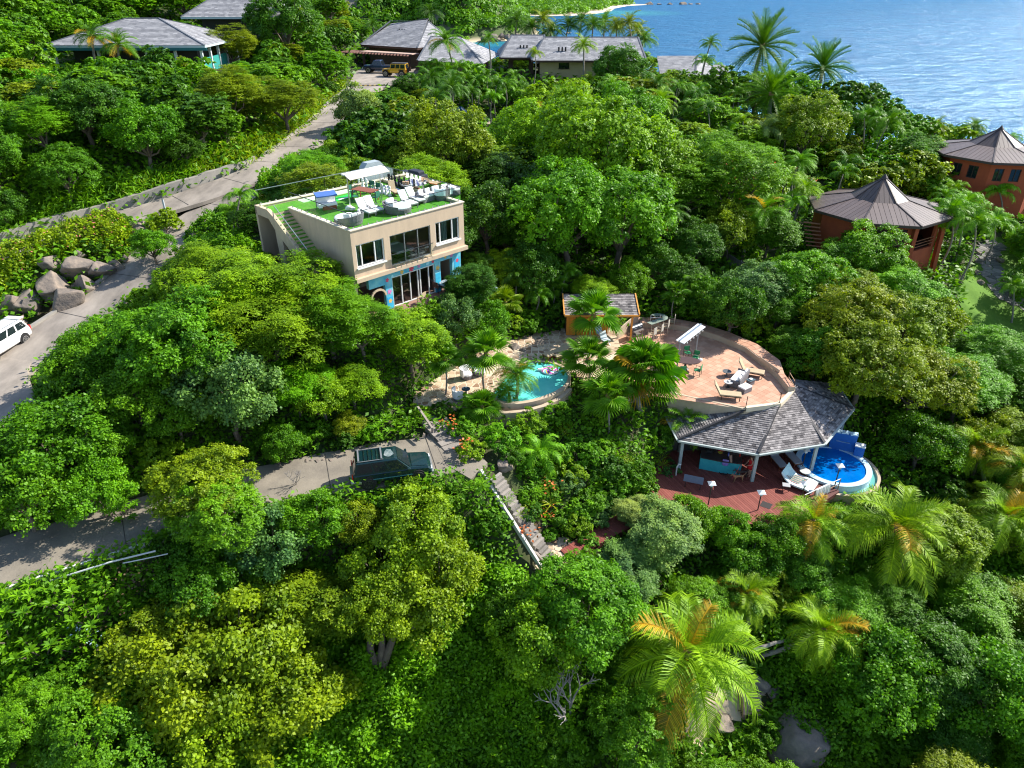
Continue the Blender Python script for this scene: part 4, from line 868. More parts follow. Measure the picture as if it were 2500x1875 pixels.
stairs('stairs','shaded stone steps climbing from the drive end to the pool patio',W(1118,1092,0.05),W(1030,990,.6),1.7,9,GST)
stairs('stairs','long straight stone stairs going down the slope from the drive end to the landing',W(1208,1158,-.1),W(1342,1364,-4.5),.85,22,GST)
def edge(name,label,a,c,w_,h_,m,dz=0): 
    b=MB(); b.bar(a+Vector((0,0,dz)),c+Vector((0,0,dz)),w_,h_); tag(b.build(name,m),label,'kerb')
a=W(1172,1150,.05);c=W(1322,1388,-4.45)
kb=MB(); nn=10
for i in range(nn): kb.bar(a.lerp(c,i/nn)+Vector((0,0,.06)),a.lerp(c,(i+1)/nn)+Vector((0,0,.06)),.16,.3)
tag(kb.build('kerb',mat('whitewash_kerb',(.6,.58,.53),(.42,.4,.36),3,.8)),'whitewashed kerb along the downhill side of the long stone stairs','kerb')
hr=thing('handrail','weathered timber handrail beside the steps up to the pool patio','handrail',tuple(W(1055,1040,.2)))
b=MB(); b.bar(W(1020,993,1.3),W(1056,1046,1.0),.13,.1); b.build('top_rail',mat('weathered_timber',(.34,.29,.24),(.24,.2,.17),4,.85),hr)
for x,y,z in ((1020,1000,.5),(1056,1058,.2)): p=W(x,y,z); b=MB(); b.bar((p.x,p.y,z-.5),(p.x,p.y,z+.85),.12,.12); b.build('post',MATS['weathered_timber'],hr)
hr=thing('handrail','weathered timber plank rail at the foot of the long stairs','handrail',tuple(W(1350,1400,-4.5)))
b=MB(); b.bar(W(1290,1330,-3.9),W(1350,1392,-4.2),.14,.12); b.build('top_rail',MATS['weathered_timber'],hr)
b=MB(); b.bar(W(1350,1392,-4.2),W(1430,1480,-5.6),.1,.1); b.build('lower_rail',MATS['weathered_timber'],hr)
# hand railing (pale pipe) by the lower driveway
t=thing('pipe_rail','long pale pipe lying along the edge of the lower driveway','pipe',tuple(W(250,1390,.1)))
b=MB(); b.tube([W(100,1425,-.2),W(180,1400,.1),W(270,1372,.3),(W(380,1345,.3))],.045,8); b.build('pipe',mat('pale_pipe',(.5,.52,.52)),t)
b=MB(); b.tube([W(300,1375,.1),W(350,1365,.2),W(410,1352,.2)],.03,8); b.build('pipe',MATS['pale_pipe'],t)
# grey lattice fence behind the garden
fe=thing('panel_fence','grey timber panel fence curving between the big trees and the villa lawn','fence',tuple(W(1740,620,0)))
fp=[W(x,y,1.8) for x,y in [(1655,603),(1720,607),(1775,618),(1810,640),(1850,668)]]
for i,(p,q) in enumerate(zip(fp[:-1],fp[1:])):
    n_=max(1,int((q-p).length/.5))
    for k in range(n_): b=MB(); b.bar(p.lerp(q,(k+.04)/n_)-Vector((0,0,.9)),p.lerp(q,(k+.96)/n_)-Vector((0,0,.9)),.05,1.9); b.build('board',mat('grey_fence_board',(.30,.28,.26),(.2,.19,.18),3,.85),fe)
    b=MB(); b.bar(p-Vector((0,0,2.2)),p+Vector((0,0,.15)),.12,.12); b.build('post',MATS['grey_fence_board'],fe)
# lawn, path with steps
def drape(name,poly,m,dz=.05,step=.6,kind='structure',label=None,cat=None):
    P=np.array(poly); xs=np.arange(P[:,0].min(),P[:,0].max()+step,step); ys=np.arange(P[:,1].min(),P[:,1].max()+step,step); X,Y=np.meshgrid(xs,ys); Q=np.stack([X.ravel(),Y.ravel()],1); ok=(sdist(Q,poly)<step*.3).reshape(X.shape)
    Z=H(Q[:,0],Q[:,1])+dz; nx_=len(xs); id_=np.arange(len(Q)).reshape(X.shape); f=[]
    for j in range(len(ys)-1):
        for i in range(nx_-1):
            if ok[j,i] and ok[j,i+1] and ok[j+1,i] and ok[j+1,i+1]: f.append((id_[j,i],id_[j,i+1],id_[j+1,i+1],id_[j+1,i]))
    o=npmesh(name,np.column_stack([Q,Z]),np.array(f),m,kind=kind); o.data.polygons.foreach_set('use_smooth',[True]*len(f)); return o
def gpoly(l):
    out=[]
    for x,y in l:
        g=ground(x,y); 
        if g is not None: out.append((g.x,g.y))
    return out
LAWN=gpoly([(2340,705),(2370,650),(2400,590),(2440,580),(2480,620),(2600,680),(2600,820),(2520,838),(2440,838),(2390,820),(2340,760)])
LAWNM=mat('lawn_grass',(.060,.150,.008),(.105,.215,.012),.5,.95,.6,25,detail=8)
drape('lawn',LAWN,LAWNM,.06,.3)
LAWN2=gpoly([(1755,600),(1800,592),(1860,600),(1862,650),(1830,655),(1790,620)]); drape('lawn',LAWN2,LAWNM,.08)
SP1=gpoly([(2403,640),(2395,610),(2418,594),(2440,600),(2428,640),(2436,685),(2475,728),(2510,748),(2510,762),(2460,742),(2420,705),(2402,676)])
ps=thing('garden_path','pale grey stone garden path with low steps curving through the lawn','path',(SP1[0][0],SP1[0][1],float(H(*SP1[0]))))
cs=voronoi(SP1,.62,seed=5)
GF=tintmat('grey_flag',(.11,.11,.11),(.27,.25,.23),.85,.3,9,rand=.9)
cs=[[Vector((p.x,p.y,float(H(p.x,p.y))+.12)) for p in c] for c in cs]; pieces('stone',cs,Vector((0,0,1)),0,.12,GF,ps)
PATH2=gpoly([(2425,518),(2520,532),(2520,548),(2440,540)]); drape('path',PATH2,mat('pale_path',(.42,.35,.28),(.34,.28,.23),1,.9),.1)
PATH3=gpoly([(1150,285),(1200,290),(1210,305),(1165,300)]); drape('path',PATH3,MATS['pale_path'],.1) if len(PATH3)>3 else 0
SANDP=gpoly([(1650,1735),(1720,1700),(1820,1670),(1870,1690),(1860,1760),(1780,1770),(1740,1800),(1720,1850),(1690,1830),(1665,1780)]); drape('sandy_ground',SANDP,SAND,.08,.35)
VERGE=gpoly([(620,395),(690,360),(760,305),(815,262),(850,225),(840,215),(790,240),(700,270),(620,320),(560,370),(560,405)])
# ================================================================ FURNITURE
Z3=Vector((0,0,1))
def lounger(label,loc,rz,mc,frame,arms=False,group=None,back=R(50),scale=1.,cat='sun lounger',name='sun_lounger'):
    t=thing(name,label,cat,loc,rz,group); t.scale=(scale,)*3
    b=MB(); b.box((.35,0,.3),(1.3,.62,.06)); b.build('seat_frame',frame,t,world=False)
    b=MB(); b.box((.35,0,.37),(1.3,.62,.09)); b.build('seat',mc,t,world=False,bevel=.03)
    M=Matrix.Rotation(back,3,'Y'); b=MB(); c=Vector((-.3,0,.36))+Vector((-math.cos(back)*.4,0,math.sin(back)*.4)); b.box(c,(.82,.62,.09),M=M); b.build('backrest',mc,t,world=False,bevel=.03)
    for x in (-.2,.9):
        for y in (-.28,.28): b=MB(); b.bar((x,y,0),(x,y,.3),.045,.045); b.build('leg',frame,t,world=False)
    if arms:
        for y in (-.36,.36): b=MB(); b.tube([(-.35,y,.28),(-.3,y,.5),(.1,y,.52),(.25,y,.3)],.022,6); b.build('armrest',frame,t,world=False)
    return t
def rtable(name,label,loc,r,h,m,m2,cat='side table',g=None,rz=0,ry=None):
    t=thing(name,label,cat,loc,rz,g); b=MB()
    b.lathe([(r,-.04),(r,0)],(0,0,h),20)
    if ry: b.v=[(x,y*ry,z) for x,y,z in b.v]
    b.build('table_top',m,t,world=False); b=MB(); b.lathe([(r*.5,0),(.06,.05),(.05,h-.04)],(0,0,0),12); b.build('pedestal',m2,t,world=False); return t
def chair(label,loc,rz,mseat,frame,group=None,arms=True,name='dining_chair',cat='chair'):
    t=thing(name,label,cat,loc,rz,group)
    b=MB(); b.box((0,0,.45),(.46,.46,.04)); b.build('seat',mseat,t,world=False)
    b=MB(); b.box((-.24,0,.72),(.03,.44,.36)); b.build('backrest',mseat,t,world=False)
    for x in (-.23,.22):
        for y in (-.23,.23): b=MB(); b.bar((x,y,0),(x,y,.9 if x<0 else (.64 if arms else .45)),.035,.035); b.build('leg',frame,t,world=False)
    if arms:
        for y in (-.23,.23): b=MB(); b.bar((-.24,y,.65),(.24,y,.65),.04,.03); b.build('armrest',frame,t,world=False)
    return t
A45=R(45); DZ=11.25
# --- roof deck of the cream house (front edge runs along hu)
def rp(px,py,z=DZ): v=W(px,py,z); return (v.x,v.y,z)
gw='white cushioned loungers on the turf roof deck'
for (x,y),lb in zip(((893,523),(912,517),(995,502),(1013,494)),('leftmost of the four white cushioned loungers on the turf roof','white lounger on the turf roof, second from the left','white lounger on the turf roof right of the round daybed, third from left','white lounger on the turf roof, nearest the wicker sofa')):
    lounger(lb,rp(x,y),R(-50),CUSH,WICK,True,gw)
def daybed(label,loc,rz,loose=False):
    t=thing('round_daybed',label,'daybed',loc,rz)
    b=MB(); b.lathe([(.92,0),(.98,.3)],(0,0,.04),28); b.build('wicker_base',WICK,t,world=False)
    b=MB(); b.lathe([(.86,.0),(.93,.05),(.93,.14),(.8,.18)],(0,0,.34),28); b.build('mattress',CUSH,t,world=False,smooth=True)
    b=MB(); rg=[]
    for k in range(13):
        a=R(90+180*k/12); c,s=math.cos(a),math.sin(a); rg.append([(c*.93,s*.93,.3),(c*1.0,s*1.0,.3),(c*1.08,s*1.08,.78-.2*abs(k-6)/6),(c*1.0,s*1.0,.78-.2*abs(k-6)/6)])
    b.loft(rg); b.build('curved_back',WICK,t,world=False)
    for k in range(4): a=R(125+36*k); b=MB(); b.box((math.cos(a)*.76,math.sin(a)*.76,.68),(.14,.42,.36),rz=a); b.build('pillow',CUSH,t,world=False,bevel=.05)
    return t
daybed('round white daybed with striped pillows at the front edge of the turf roof',rp(972,517),R(10)); daybed('round white daybed in the near corner of the glass railing on the turf roof',rp(852,545),R(150))
def sofa(label,loc,rz,L_=1.9,throw=False,arm=True):
    t=thing('wicker_sofa',label,'sofa',loc,rz)
    b=MB(); b.box((0,0,.18),(L_,.85,.34)); b.build('base',WICK,t,world=False,bevel=.02)
    b=MB(); b.box((0,.38,.5),(L_,.12,.45)); b.build('backrest',WICK,t,world=False,bevel=.02)
    if arm:
        for x in (-L_/2+.06,L_/2-.06): b=MB(); b.box((x,0,.42),(.12,.85,.3)); b.build('armrest',WICK,t,world=False,bevel=.02)
    b=MB(); b.box((0,-.03,.42),(L_-.26,.74,.16)); b.build('seat_cushion',CUSH,t,world=False,bevel=.05)
    for k in range(3): b=MB(); b.box((-L_/2+.4+k*(L_-.8)/2,.24,.64),(.5,.15,.36),M=Matrix.Rotation(R(-15),3,'X')); b.build('pillow',CUSH,t,world=False,bevel=.06)
    return t
sofa('white cushioned wicker sofa by the right corner of the turf roof',rp(1050,487),A45+.15,2.3); 
t=thing('wicker_chair','round backed wicker armchair with white throw at the right end of the turf roof','chair',rp(1078,487),R(200)); b=MB(); b.lathe([(.42,0),(.48,.35)],(0,0,0),16); b.build('base',WICK,t,world=False)
b=MB(); rg=[]
for k in range(11): a=R(-20+220*k/10); c,s=math.cos(a),math.sin(a); rg.append([(c*.42,s*.42,.3),(c*.5,s*.5,.3),(c*.53,s*.53,.85),(c*.44,s*.44,.85)])
b.loft(rg); b.build('curved_back',WICK,t,world=False)
b=MB(); rg=[]
for k in range(7): a=R(10+100*k/6); c,s=math.cos(a),math.sin(a); rg.append([(c*.41,s*.41,.45),(c*.43,s*.43,.88),(c*.56,s*.56,.88),(c*.57,s*.57,.4)])
b.loft(rg); b.build('throw',mat('pale_throw',(.62,.72,.74)),t,world=False)
# dining set on the turf
t=thing('dining_table','red-brown wooden dining table on the turf roof','table',rp(893,487),R(-30))
b=MB(); b.box((0,0,.73),(1.9,1.0,.05)); b.build('table_top',WOOD,t,world=False)
for x in (-.85,.85):
    for y in (-.42,.42): b=MB(); b.bar((x,y,0),(x,y,.7),.07,.07); b.build('leg',WOOD,t,world=False)
GC=mat('green_sling',(.03,.16,.10),(.02,.12,.08),6,.6)
for (x,y,a),lb in zip(((862,482,-30),(905,471,-120),(921,477,-120),(918,496,150),(868,494,20)),('at the left end of the wooden table on the turf roof','behind the wooden table on the turf roof','at the far right corner of the wooden table on the turf roof','at the right end of the wooden table on the turf roof','in front of the wooden table on the turf roof')): chair('green sling chair '+lb,rp(x,y),R(a),GC,mat('green_frame',(.02,.07,.05)),'green chairs round the roof table')
# giant chess
t=thing('chess_board','blue and white giant chess board lying on the turf roof','game board',rp(938,463),A45-.2)
CB=mat('board_blue',(.02,.05,.22))
for i in range(8):
    for j in range(8): b=MB(); b.box((-.9+.26*i,-.9+.26*j,.012),(.255,.255,.02)); b.build('square',WHITE if (i+j)%2 else CB,t,world=False)
def chess(label,loc,m,kind):
    t=thing('chess_piece',label,'chess piece',loc,0,'white giant chess pieces beside the board on the turf roof' if m is WHITE else 'black giant chess pieces on the turf roof'); b=MB()
    b.lathe([(.15,0),(.15,.06),(.09,.14),(.06,.42),(.1,.5),(.05,.54)],(0,0,0),12); b.build('stem',m,t,world=False,smooth=False)
    b=MB(); b.ball((0,0,.62),(.09,.09,.11) if kind else (.1,.06,.15)); b.build('finial',m,t,world=False,smooth=True); return t
ORD=['first','second','third','fourth','fifth','sixth','seventh','eighth','ninth','tenth']
for i in range(8):
    for j in range(2):
        v=W(876+i*9.5,455+i*3.2,DZ); chess('white giant chess piece, %s from the left in the %s row beside the roof table'%(ORD[i],('front','back')[j]),(v.x+.33*j,v.y-.33*j+.2,DZ),WHITE,(i+j)%2)
for i in range(6):
    v=W(950+i*8,447+i*3.4,DZ); chess('black giant chess piece, %s from the left at the back of the turf roof'%ORD[i],(v.x,v.y,DZ),BLACK,i%2)
# awning frame, blue lidded box, mini golf mats, covered grill, chimenea
t=thing('awning_frame','two-post steel frame carrying a rolled pale awning over the turf roof','awning',rp(895,495))
p0=W(856,512,DZ);p1=W(933,492,DZ)
for p in (p0,p1): b=MB(); b.bar(p,p+Z3*2.45,.07,.07); b.build('post',STEEL,t)
e=(p1-p0).normalized(); b=MB(); q0=p0-e*.3+Z3*2.5; q1=p1+e*.35+Z3*2.5; b.bar(q0,q1,.5,.09); b.build('cassette',WHITE,t)
b=MB(); f=Vector((e.y,-e.x,0)); b.slab([q0+f*.2-Z3*.0,q1+f*.2-Z3*.0,q1+f*.75-Z3*.22,q0+f*.75-Z3*.22],Z3,.03); b.build('canopy',mat('awning_cloth',(.62,.55,.48),(.55,.48,.42),3,.8),t)
t=thing('blue_bench','blue-canopied white bench swing on the left of the turf roof','bench',rp(800,510),R(28))
b=MB(); b.box((0,0,.32),(1.35,.6,.3)); b.build('seat',CUSH,t,world=False,bevel=.04); b=MB(); b.box((0,.32,.62),(1.35,.12,.5)); b.build('backrest',CUSH,t,world=False,bevel=.04); b=MB(); b.slab([(-.75,-.25,1.0),(.75,-.25,1.0),(.75,.5,1.15),(-.75,.5,1.15)],Z3,.08); b.build('canopy',mat('blue_canvas',(.06,.15,.42),(.05,.12,.35),3,.8),t,world=False)
for x in (-.7,.7): b=MB(); b.bar((x,.3,0),(x,.3,1.1),.05,.05); b.build('post',WICK,t,world=False)
b=MB(); b.box((.1,-.28,.15),(1.0,.05,.28)); b.build('front_board',WOOD,t,world=False)
t=thing('putting_mat','long pale mini golf strip on the turf roof','putting mat',rp(800,478),A45); b=MB(); b.box((0,0,.01),(4.6,.8,.02)); b.build('mat',mat('pale_green',(.42,.68,.38)),t,world=False); b=MB(); b.box((0,.42,.03),(4.6,.05,.05)); b.build('border',WHITE,t,world=False)
t=thing('putting_mat','bright green putting mat with a white end on the turf roof','putting mat',rp(836,483),A45+.1); b=MB(); b.box((0,0,.012),(2.2,.9,.02)); b.build('mat',mat('vivid_green',(.01,.45,.05)),t,world=False); b=MB(); b.box((-.1,-.25,.03),(.9,.25,.01)); b.build('marking',WHITE,t,world=False)
t=thing('outdoor_counter','dark covered outdoor kitchen counter at the back of the turf roof','counter',rp(1010,452),A45-.45+R(-60)); b=MB(); b.box((0,0,.5),(2.6,.8,1.0)); b.build('cover',mat('dark_cover',(.02,.025,.04)),t,world=False,bevel=.06); b=MB(); b.box((.4,0,1.1),(1.2,.7,.3)); b.build('hood',MATS['dark_cover'],t,world=False,bevel=.08)
t=thing('storage_screen','grey covered arch-topped cabinet behind the awning on the turf roof','cabinet',rp(910,440),A45); b=MB(); rg=[[(x,y,0) for x in (0,)] for y in (0,)]
b=MB(); b.loft([[(-.95,y,0),(-.95,y,1.15),(-.6,y,1.5),(.6,y,1.5),(.95,y,1.15),(.95,y,0)] for y in (-.35,.35)]); b.build('cover',mat('grey_cover',(.34,.39,.42),(.28,.33,.36),2,.7),t,world=False)
lounger('tan folding lounge chair tilted upright beside the chess board on the turf roof',rp(962,474),R(-60),TAN,WOOD,False,None,R(68),.85); lounger('tan chair by the covered kitchen on the turf roof',rp(1031,462),R(-120),mat('brown_sling',(.16,.10,.07)),WOOD,False,None,R(72),.8)
t=rtable('side_table','small round table with baskets behind the white loungers on the turf roof',rp(992,470),.35,.6,mat('grey_top',(.3,.3,.3)),WICK)
for dx in (-.12,.14): b=MB(); b.lathe([(.1,0),(.13,.25)],(dx,0,.6),10); o=b.build('basket',mat('basket',(.45,.28,.18)),t,world=False)
t=thing('white_sacks','heap of white sandbags at the foot of the left awning post on the turf roof','sandbag',rp(858,514)); 
for k in range(4): b=MB(); b.ball((rnd.uniform(-.3,.3),rnd.uniform(-.25,.25),.14+.12*(k>2)),(.26,.2,.14)); b.build('bag',CUSH,t,world=False,smooth=True)
# --- terracotta terrace
TZ=-.2
def tp(px,py,z=TZ): v=W(px,py,z); return (v.x,v.y,z)
def slinglounge(label,loc,rz,mc=TAN,fr=BROWN,back=55): return lounger(label,loc,rz,mc,fr,False,'tan loungers on the terrace' ,R(back),1.12)
slinglounge('tan sling lounger nearest the shingle roof on the terrace',tp(1768,972),R(-12),back=60); slinglounge('tan sling lounger behind the white sofa by the bench wall',tp(1826,915),R(-22),back=60)
t=sofa('long grey wicker sofa with white cushions in the middle of the terrace',tp(1802,932),R(235),2.1); 
t=thing('ottoman','square wicker ottoman with a white cushion beside the long sofa','ottoman',tp(1817,955),R(35)); b=MB(); b.box((0,0,.17),(.85,.62,.34)); b.build('base',WICK,t,world=False); b=MB(); b.box((0,0,.4),(.85,.62,.12)); b.build('cushion',CUSH,t,world=False,bevel=.03)
t=thing('low_table','low glass topped wicker table by the right arm of the terrace sofa','table',tp(1831,938),R(35)); b=MB(); b.box((0,0,.38),(.6,.45,.03)); b.build('table_top',mat('smoke_top',(.08,.11,.12),rough=.1),t,world=False); b=MB(); b.box((0,0,.17),(.5,.38,.34)); b.build('base',WICK,t,world=False); b=MB(); b.lathe([(.05,0),(.13,.06)],(0,0,.4),12); b.build('bowl',WHITE,t,world=False)
rtable('drum_table','round dark wicker drum table beside the far end of the terrace sofa',tp(1773,918),.33,.42,mat('glass_disc',(.12,.13,.14),rough=.1),WICK); t=rtable('round_table','small round pale table with crockery left of the terrace sofa',tp(1776,945),.32,.45,mat('pale_top',(.42,.42,.42)),DSTEEL)
b=MB(); b.lathe([(.06,0),(.1,.07)],(.05,0,.46),10); b.build('cup',WHITE,t,world=False)
t=thing('dining_table','oval dark brown dining table on the terrace with green chairs','table',tp(1672,900),R(-15)); b=MB(); b.lathe([(1.05,0),(1.05,.05)],(0,0,.7),28); b.v=[(x,y*.56,z) for x,y,z in b.v]; b.build('table_top',mat('dark_slatted_top',(.085,.05,.05),(.06,.035,.035),14,.5),t,world=False); b=MB(); b.lathe([(.3,0),(.1,.1),(.08,.7)],(0,0,0),12); b.build('pedestal',DSTEEL,t,world=False)
GS=mat('green_webbing',(.02,.26,.10),(.02,.2,.08),10,.6); GFm=mat('bronze_frame',(.10,.08,.06))
for (x,y,a),lb in zip(((1636,880,0),(1677,873,-80),(1697,884,-120),(1664,916,90),(1702,916,150)),('at the left end of the oval terrace table','behind the oval terrace table','at the far right of the oval terrace table','in front of the oval terrace table','at the near right end of the oval terrace table')): chair('green webbed armchair '+lb,tp(x,y),R(a),GS,GFm,'green chairs round the oval table')
def sack(name,label,loc,s=1): 
    t=thing(name,label,'sandbag',loc)
    for k in range(3): b=MB(); b.ball((rnd.uniform(-.15,.15)*s,rnd.uniform(-.1,.1)*s,.14*s),(.22*s,.17*s,.15*s),8,6); b.build('bag',CUSH,t,world=False)
sack('weight_bags','white weight bags at the foot of the near terrace awning post',tp(1654,925),1.1); sack('weight_bags','white weight bag at the foot of the far terrace awning post',tp(1707,882),.9)
t=thing('awning_frame','slanted silver awning frame on two posts over the oval terrace table','awning',tp(1672,890))
p0=W(1651,908,TZ);p1=W(1697,870,TZ); H_=2.55
for p in (p0,p1): b=MB(); b.bar(p,p+Z3*H_,.09,.09); b.build('post',mat('grey_post',(.30,.31,.33),rough=.4),t)
e=(p1-p0).normalized(); f=Vector((e.y,-e.x,0)); q0=p0-e*.1+Z3*H_;q1=p1+e*.35+Z3*H_
b=MB(); b.slab([q0-f*.3+Z3*.08,q0+f*.35,q1+f*.35,q1-f*.3+Z3*.08],Z3,.06); b.build('cassette',mat('pale_steel',(.62,.66,.70),rough=.35),t)
b=MB(); b.slab([q0-f*.1+Z3*.14,q0+f*.05+Z3*.14,q1+f*.05+Z3*.14,q1-f*.1+Z3*.14],Z3,.03); b.build('cover_strip',STEEL,t)
for k in range(6): p=q0.lerp(q1,(k+1)/7)+f*.38-Z3*.16; b=MB(); b.ball(p,(.05,.05,.08),8,5); b.bar(p+Z3*.06,p+Z3*.16,.015,.015) ; b.build('bulb',WHITE,t)
# barrel grill
t=thing('barrel_grill','large black barrel smoker grill on a cart at the left end of the terrace','grill',tp(1548,825),R(38))
b=MB(); b.lathe([(.05,-.65),(.3,-.62),(.3,.62),(.05,.65)],(0,0,.95),18,axis='y'); b.v=[(y,x,z) for x,y,z in b.v]; b.build('barrel',mat('grill_black',(.03,.035,.045),rough=.35),t,world=False)
for x in (-.55,.55):
    for y in (-.3,.3): b=MB(); b.bar((x,y,0),(x,y,.8),.06,.06); b.build('leg',mat('grill_frame',(.16,.14,.13),rough=.5),t,world=False)
b=MB(); b.box((0,0,.3),(1.1,.55,.04)); b.build('shelf',MATS['grill_frame'],t,world=False); b=MB(); b.box((0,-.42,.82),(1.1,.22,.04)); b.build('front_shelf',MATS['grill_frame'],t,world=False)
for x in (-.3,.3): b=MB(); b.tube([(x-.1,-.28,1.05),(x-.1,-.34,1.05),(x+.1,-.34,1.05),(x+.1,-.28,1.05)],.02,6); b.build('handle',STEEL,t,world=False)
b=MB(); b.tube([(.45,0,1.2),(.45,0,1.45)],.05,8); b.build('chimney',BLACK,t,world=False)
# glass bar table with stools
t=thing('glass_table','curved glass-topped counter table on pale steel legs by the bench wall','table',tp(1605,808),R(35))
TB=mat('greenish_glass_top',(.30,.36,.30),(.24,.30,.26),5,.15)
b=MB(); b.slab([(-1.1,-.3,1.0),(.5,-.3,1.0),(.5,.25,1.0),(-1.1,.25,1.0)],Z3,.03); b.build('table_top',TB,t,world=False)
b=MB(); rg=[]
for k in range(10): a=R(-90+200*k/9); rg.append([(.5+.3*math.cos(a),.45+.3*math.sin(a),1.0),(.5+.75*math.cos(a),.45+.75*math.sin(a),1.0),(.5+.75*math.cos(a),.45+.75*math.sin(a),.97),(.5+.3*math.cos(a),.45+.3*math.sin(a),.97)])
b.loft(rg); b.build('curved_top',TB,t,world=False)
FR=mat('champagne_frame',(.42,.38,.31),rough=.4,metal=.4)
for p in ((-1.05,-.27),(-1.05,.22),(.3,-.27),(1.15,.5),(.6,1.1)): b=MB(); b.bar((p[0],p[1],0),(p[0],p[1],.98),.04,.04); b.build('leg',FR,t,world=False)
for i,((x,y),lb) in enumerate(zip(((1590,836),(1607,828),(1622,818),(1637,805)),('champagne framed high chair nearest the fan palms by the glass counter','second champagne framed high chair along the glass counter','third champagne framed high chair along the glass counter','tall champagne framed sling chair at the far end of the glass counter'))):
    t=thing('bar_chair',lb,'chair',tp(x,y),R(140+8*i),'high chairs along the glass counter')
    b=MB(); b.box((0,0,.75),(.46,.46,.03)); b.build('seat',TAN,t,world=False); b=MB(); b.box((-.26,0,1.1),(.03,.44,.6)); b.build('backrest',mat('mesh_sling',(.45,.42,.36)),t,world=False)
    for x_ in (-.23,.23):
        for y_ in (-.23,.23): b=MB(); b.bar((x_*1.2,y_*1.2,0),(x_,y_,1.35 if x_<0 else .95),.035,.035); b.build('leg',FR,t,world=False)
    for y_ in (-.25,.25): b=MB(); b.bar((-.25,y_,.96),(.25,y_,.96),.04,.03); b.build('armrest',FR,t,world=False)
rtable('fire_bowl','round reddish low table with a dark bowl at the edge of the fan palms',tp(1565,838),.5,.35,mat('copper_disc',(.32,.20,.16)),BROWN); rtable('grey_stool','low round grey stool in front of the reddish round table',tp(1560,848),.3,.3,mat('slate_disc',(.12,.12,.13)),BLACK)
b=MB(); v=W(1602,786,.3); b.bar(v+Vector((-.5,0,.4)),v+Vector((.35,.1,.4)),.05,.05); b.bar(v+Vector((-.5,0,0)),v+Vector((-.5,0,.62)),.05,.05); b.bar(v+Vector((.35,.1,0)),v+Vector((.35,.1,.62)),.05,.05); t=thing('small_rack','small pale wire rack standing on the bench wall','rack',tuple(v)); b.build('frame',WHITE,t)
# --- stone patio furniture
def pp_(px,py,z=.6): v=W(px,py,z); return (v.x,v.y,z)
def tubchair(label,loc,rz):
    t=thing('tub_chair',label,'chair',loc,rz,'white cushioned tub chairs on the stone patio'); b=MB(); b.lathe([(.38,0),(.44,.3)],(0,0,0),18); b.build('base',WICK,t,world=False)
    b=MB(); rg=[]
    for k in range(11): a=R(90+180*k/10); c,s=math.cos(a),math.sin(a); rg.append([(c*.36,s*.36,.25),(c*.46,s*.46,.25),(c*.5,s*.5,.85),(c*.38,s*.38,.85)])
    b.loft(rg); b.build('curved_back',CUSH,t,world=False); b=MB(); b.lathe([(.38,0),(.41,.04),(.38,.14)],(0,0,.3),18); b.build('seat_cushion',CUSH,t,world=False)
tubchair('white cushioned tub chair in full sun on the stone patio',pp_(1139,923),R(-20)); tubchair('white cushioned tub chair in the shade behind the fan palm trunk',pp_(1170,914),R(200))
tubchair('white cushioned tub chair half hidden behind the low fan palm',pp_(1121,975),R(40))
rtable('glass_side_table','small glass table between the two upper tub chairs',pp_(1155,909),.3,.5,mat('glass_disc2',(.2,.27,.27),rough=.08),DSTEEL); rtable('glass_side_table','small dark round table beside the lowest tub chair on the patio',pp_(1138,964),.3,.5,mat('blue_glass_disc',(.06,.09,.13),rough=.1),DSTEEL)
lounger('tan sun lounger at the head of the kidney pool',pp_(1358,870),R(215),TAN,WOOD,False,'tan loungers by the kidney pool',R(18),1.1); lounger('tan sun lounger under the palms beside the kidney pool',pp_(1385,873),R(205),TAN,WOOD,False,'tan loungers by the kidney pool',R(25),1.1)
# float
t=thing('swirl_float','round rainbow swirl inflatable floating in the kidney pool','float',pp_(1342,905,.63),R(20)); b=MB(); cols=[mat('float_%s'%k,c,rough=.35) for k,c in zip(('magenta','white','cyan','yellow','violet'),((.65,.02,.30),(.75,.75,.78),(.05,.45,.65),(.7,.5,.05),(.3,.12,.55)))]
for s_ in range(20):
    rings=[]; n_=10
    vs=[];
    for j in range(n_+1):
        r_=.03+.62*j/n_; tw=1.6*j/n_
        for e_ in (0,1): a=2*math.pi*(s_+e_)/20+tw; vs.append((r_*math.cos(a),r_*math.sin(a),.1*math.sqrt(max(0,1-(j/n_)**4))+.02))
    b.mi=s_%5; b.add(vs,[(2*j,2*j+2,2*j+3,2*j+1) for j in range(n_)])
b.mi=1; b.lathe([(.6,-.02),(.68,.04),(.64,.1)],(0,0,0),28); b.f=b.f[:-2]; b.m=b.m[:-2]; b.t=b.t[:-2]; b.build('disc',cols,t,world=False)
b=MB(); b.tube([(-.8,.35,.06),(-.45,.15,.06)],.12,10); b.build('pillow',WHITE,t,world=False)
t=thing('plant_pot','magenta plant pot with a dark shrub below the pool wall','pot',tuple(W(1386,975,-.6))); b=MB(); b.lathe([(.22,0),(.3,.5),(.32,.52)],(0,0,0),16); b.build('pot',mat('magenta_pot',(.6,.02,.16)),t,world=False); b=MB(); b.ball((0,0,.75),.32,8,6); b.build('foliage',mat('pot_leaf',(.03,.08,.04)),t,world=False)
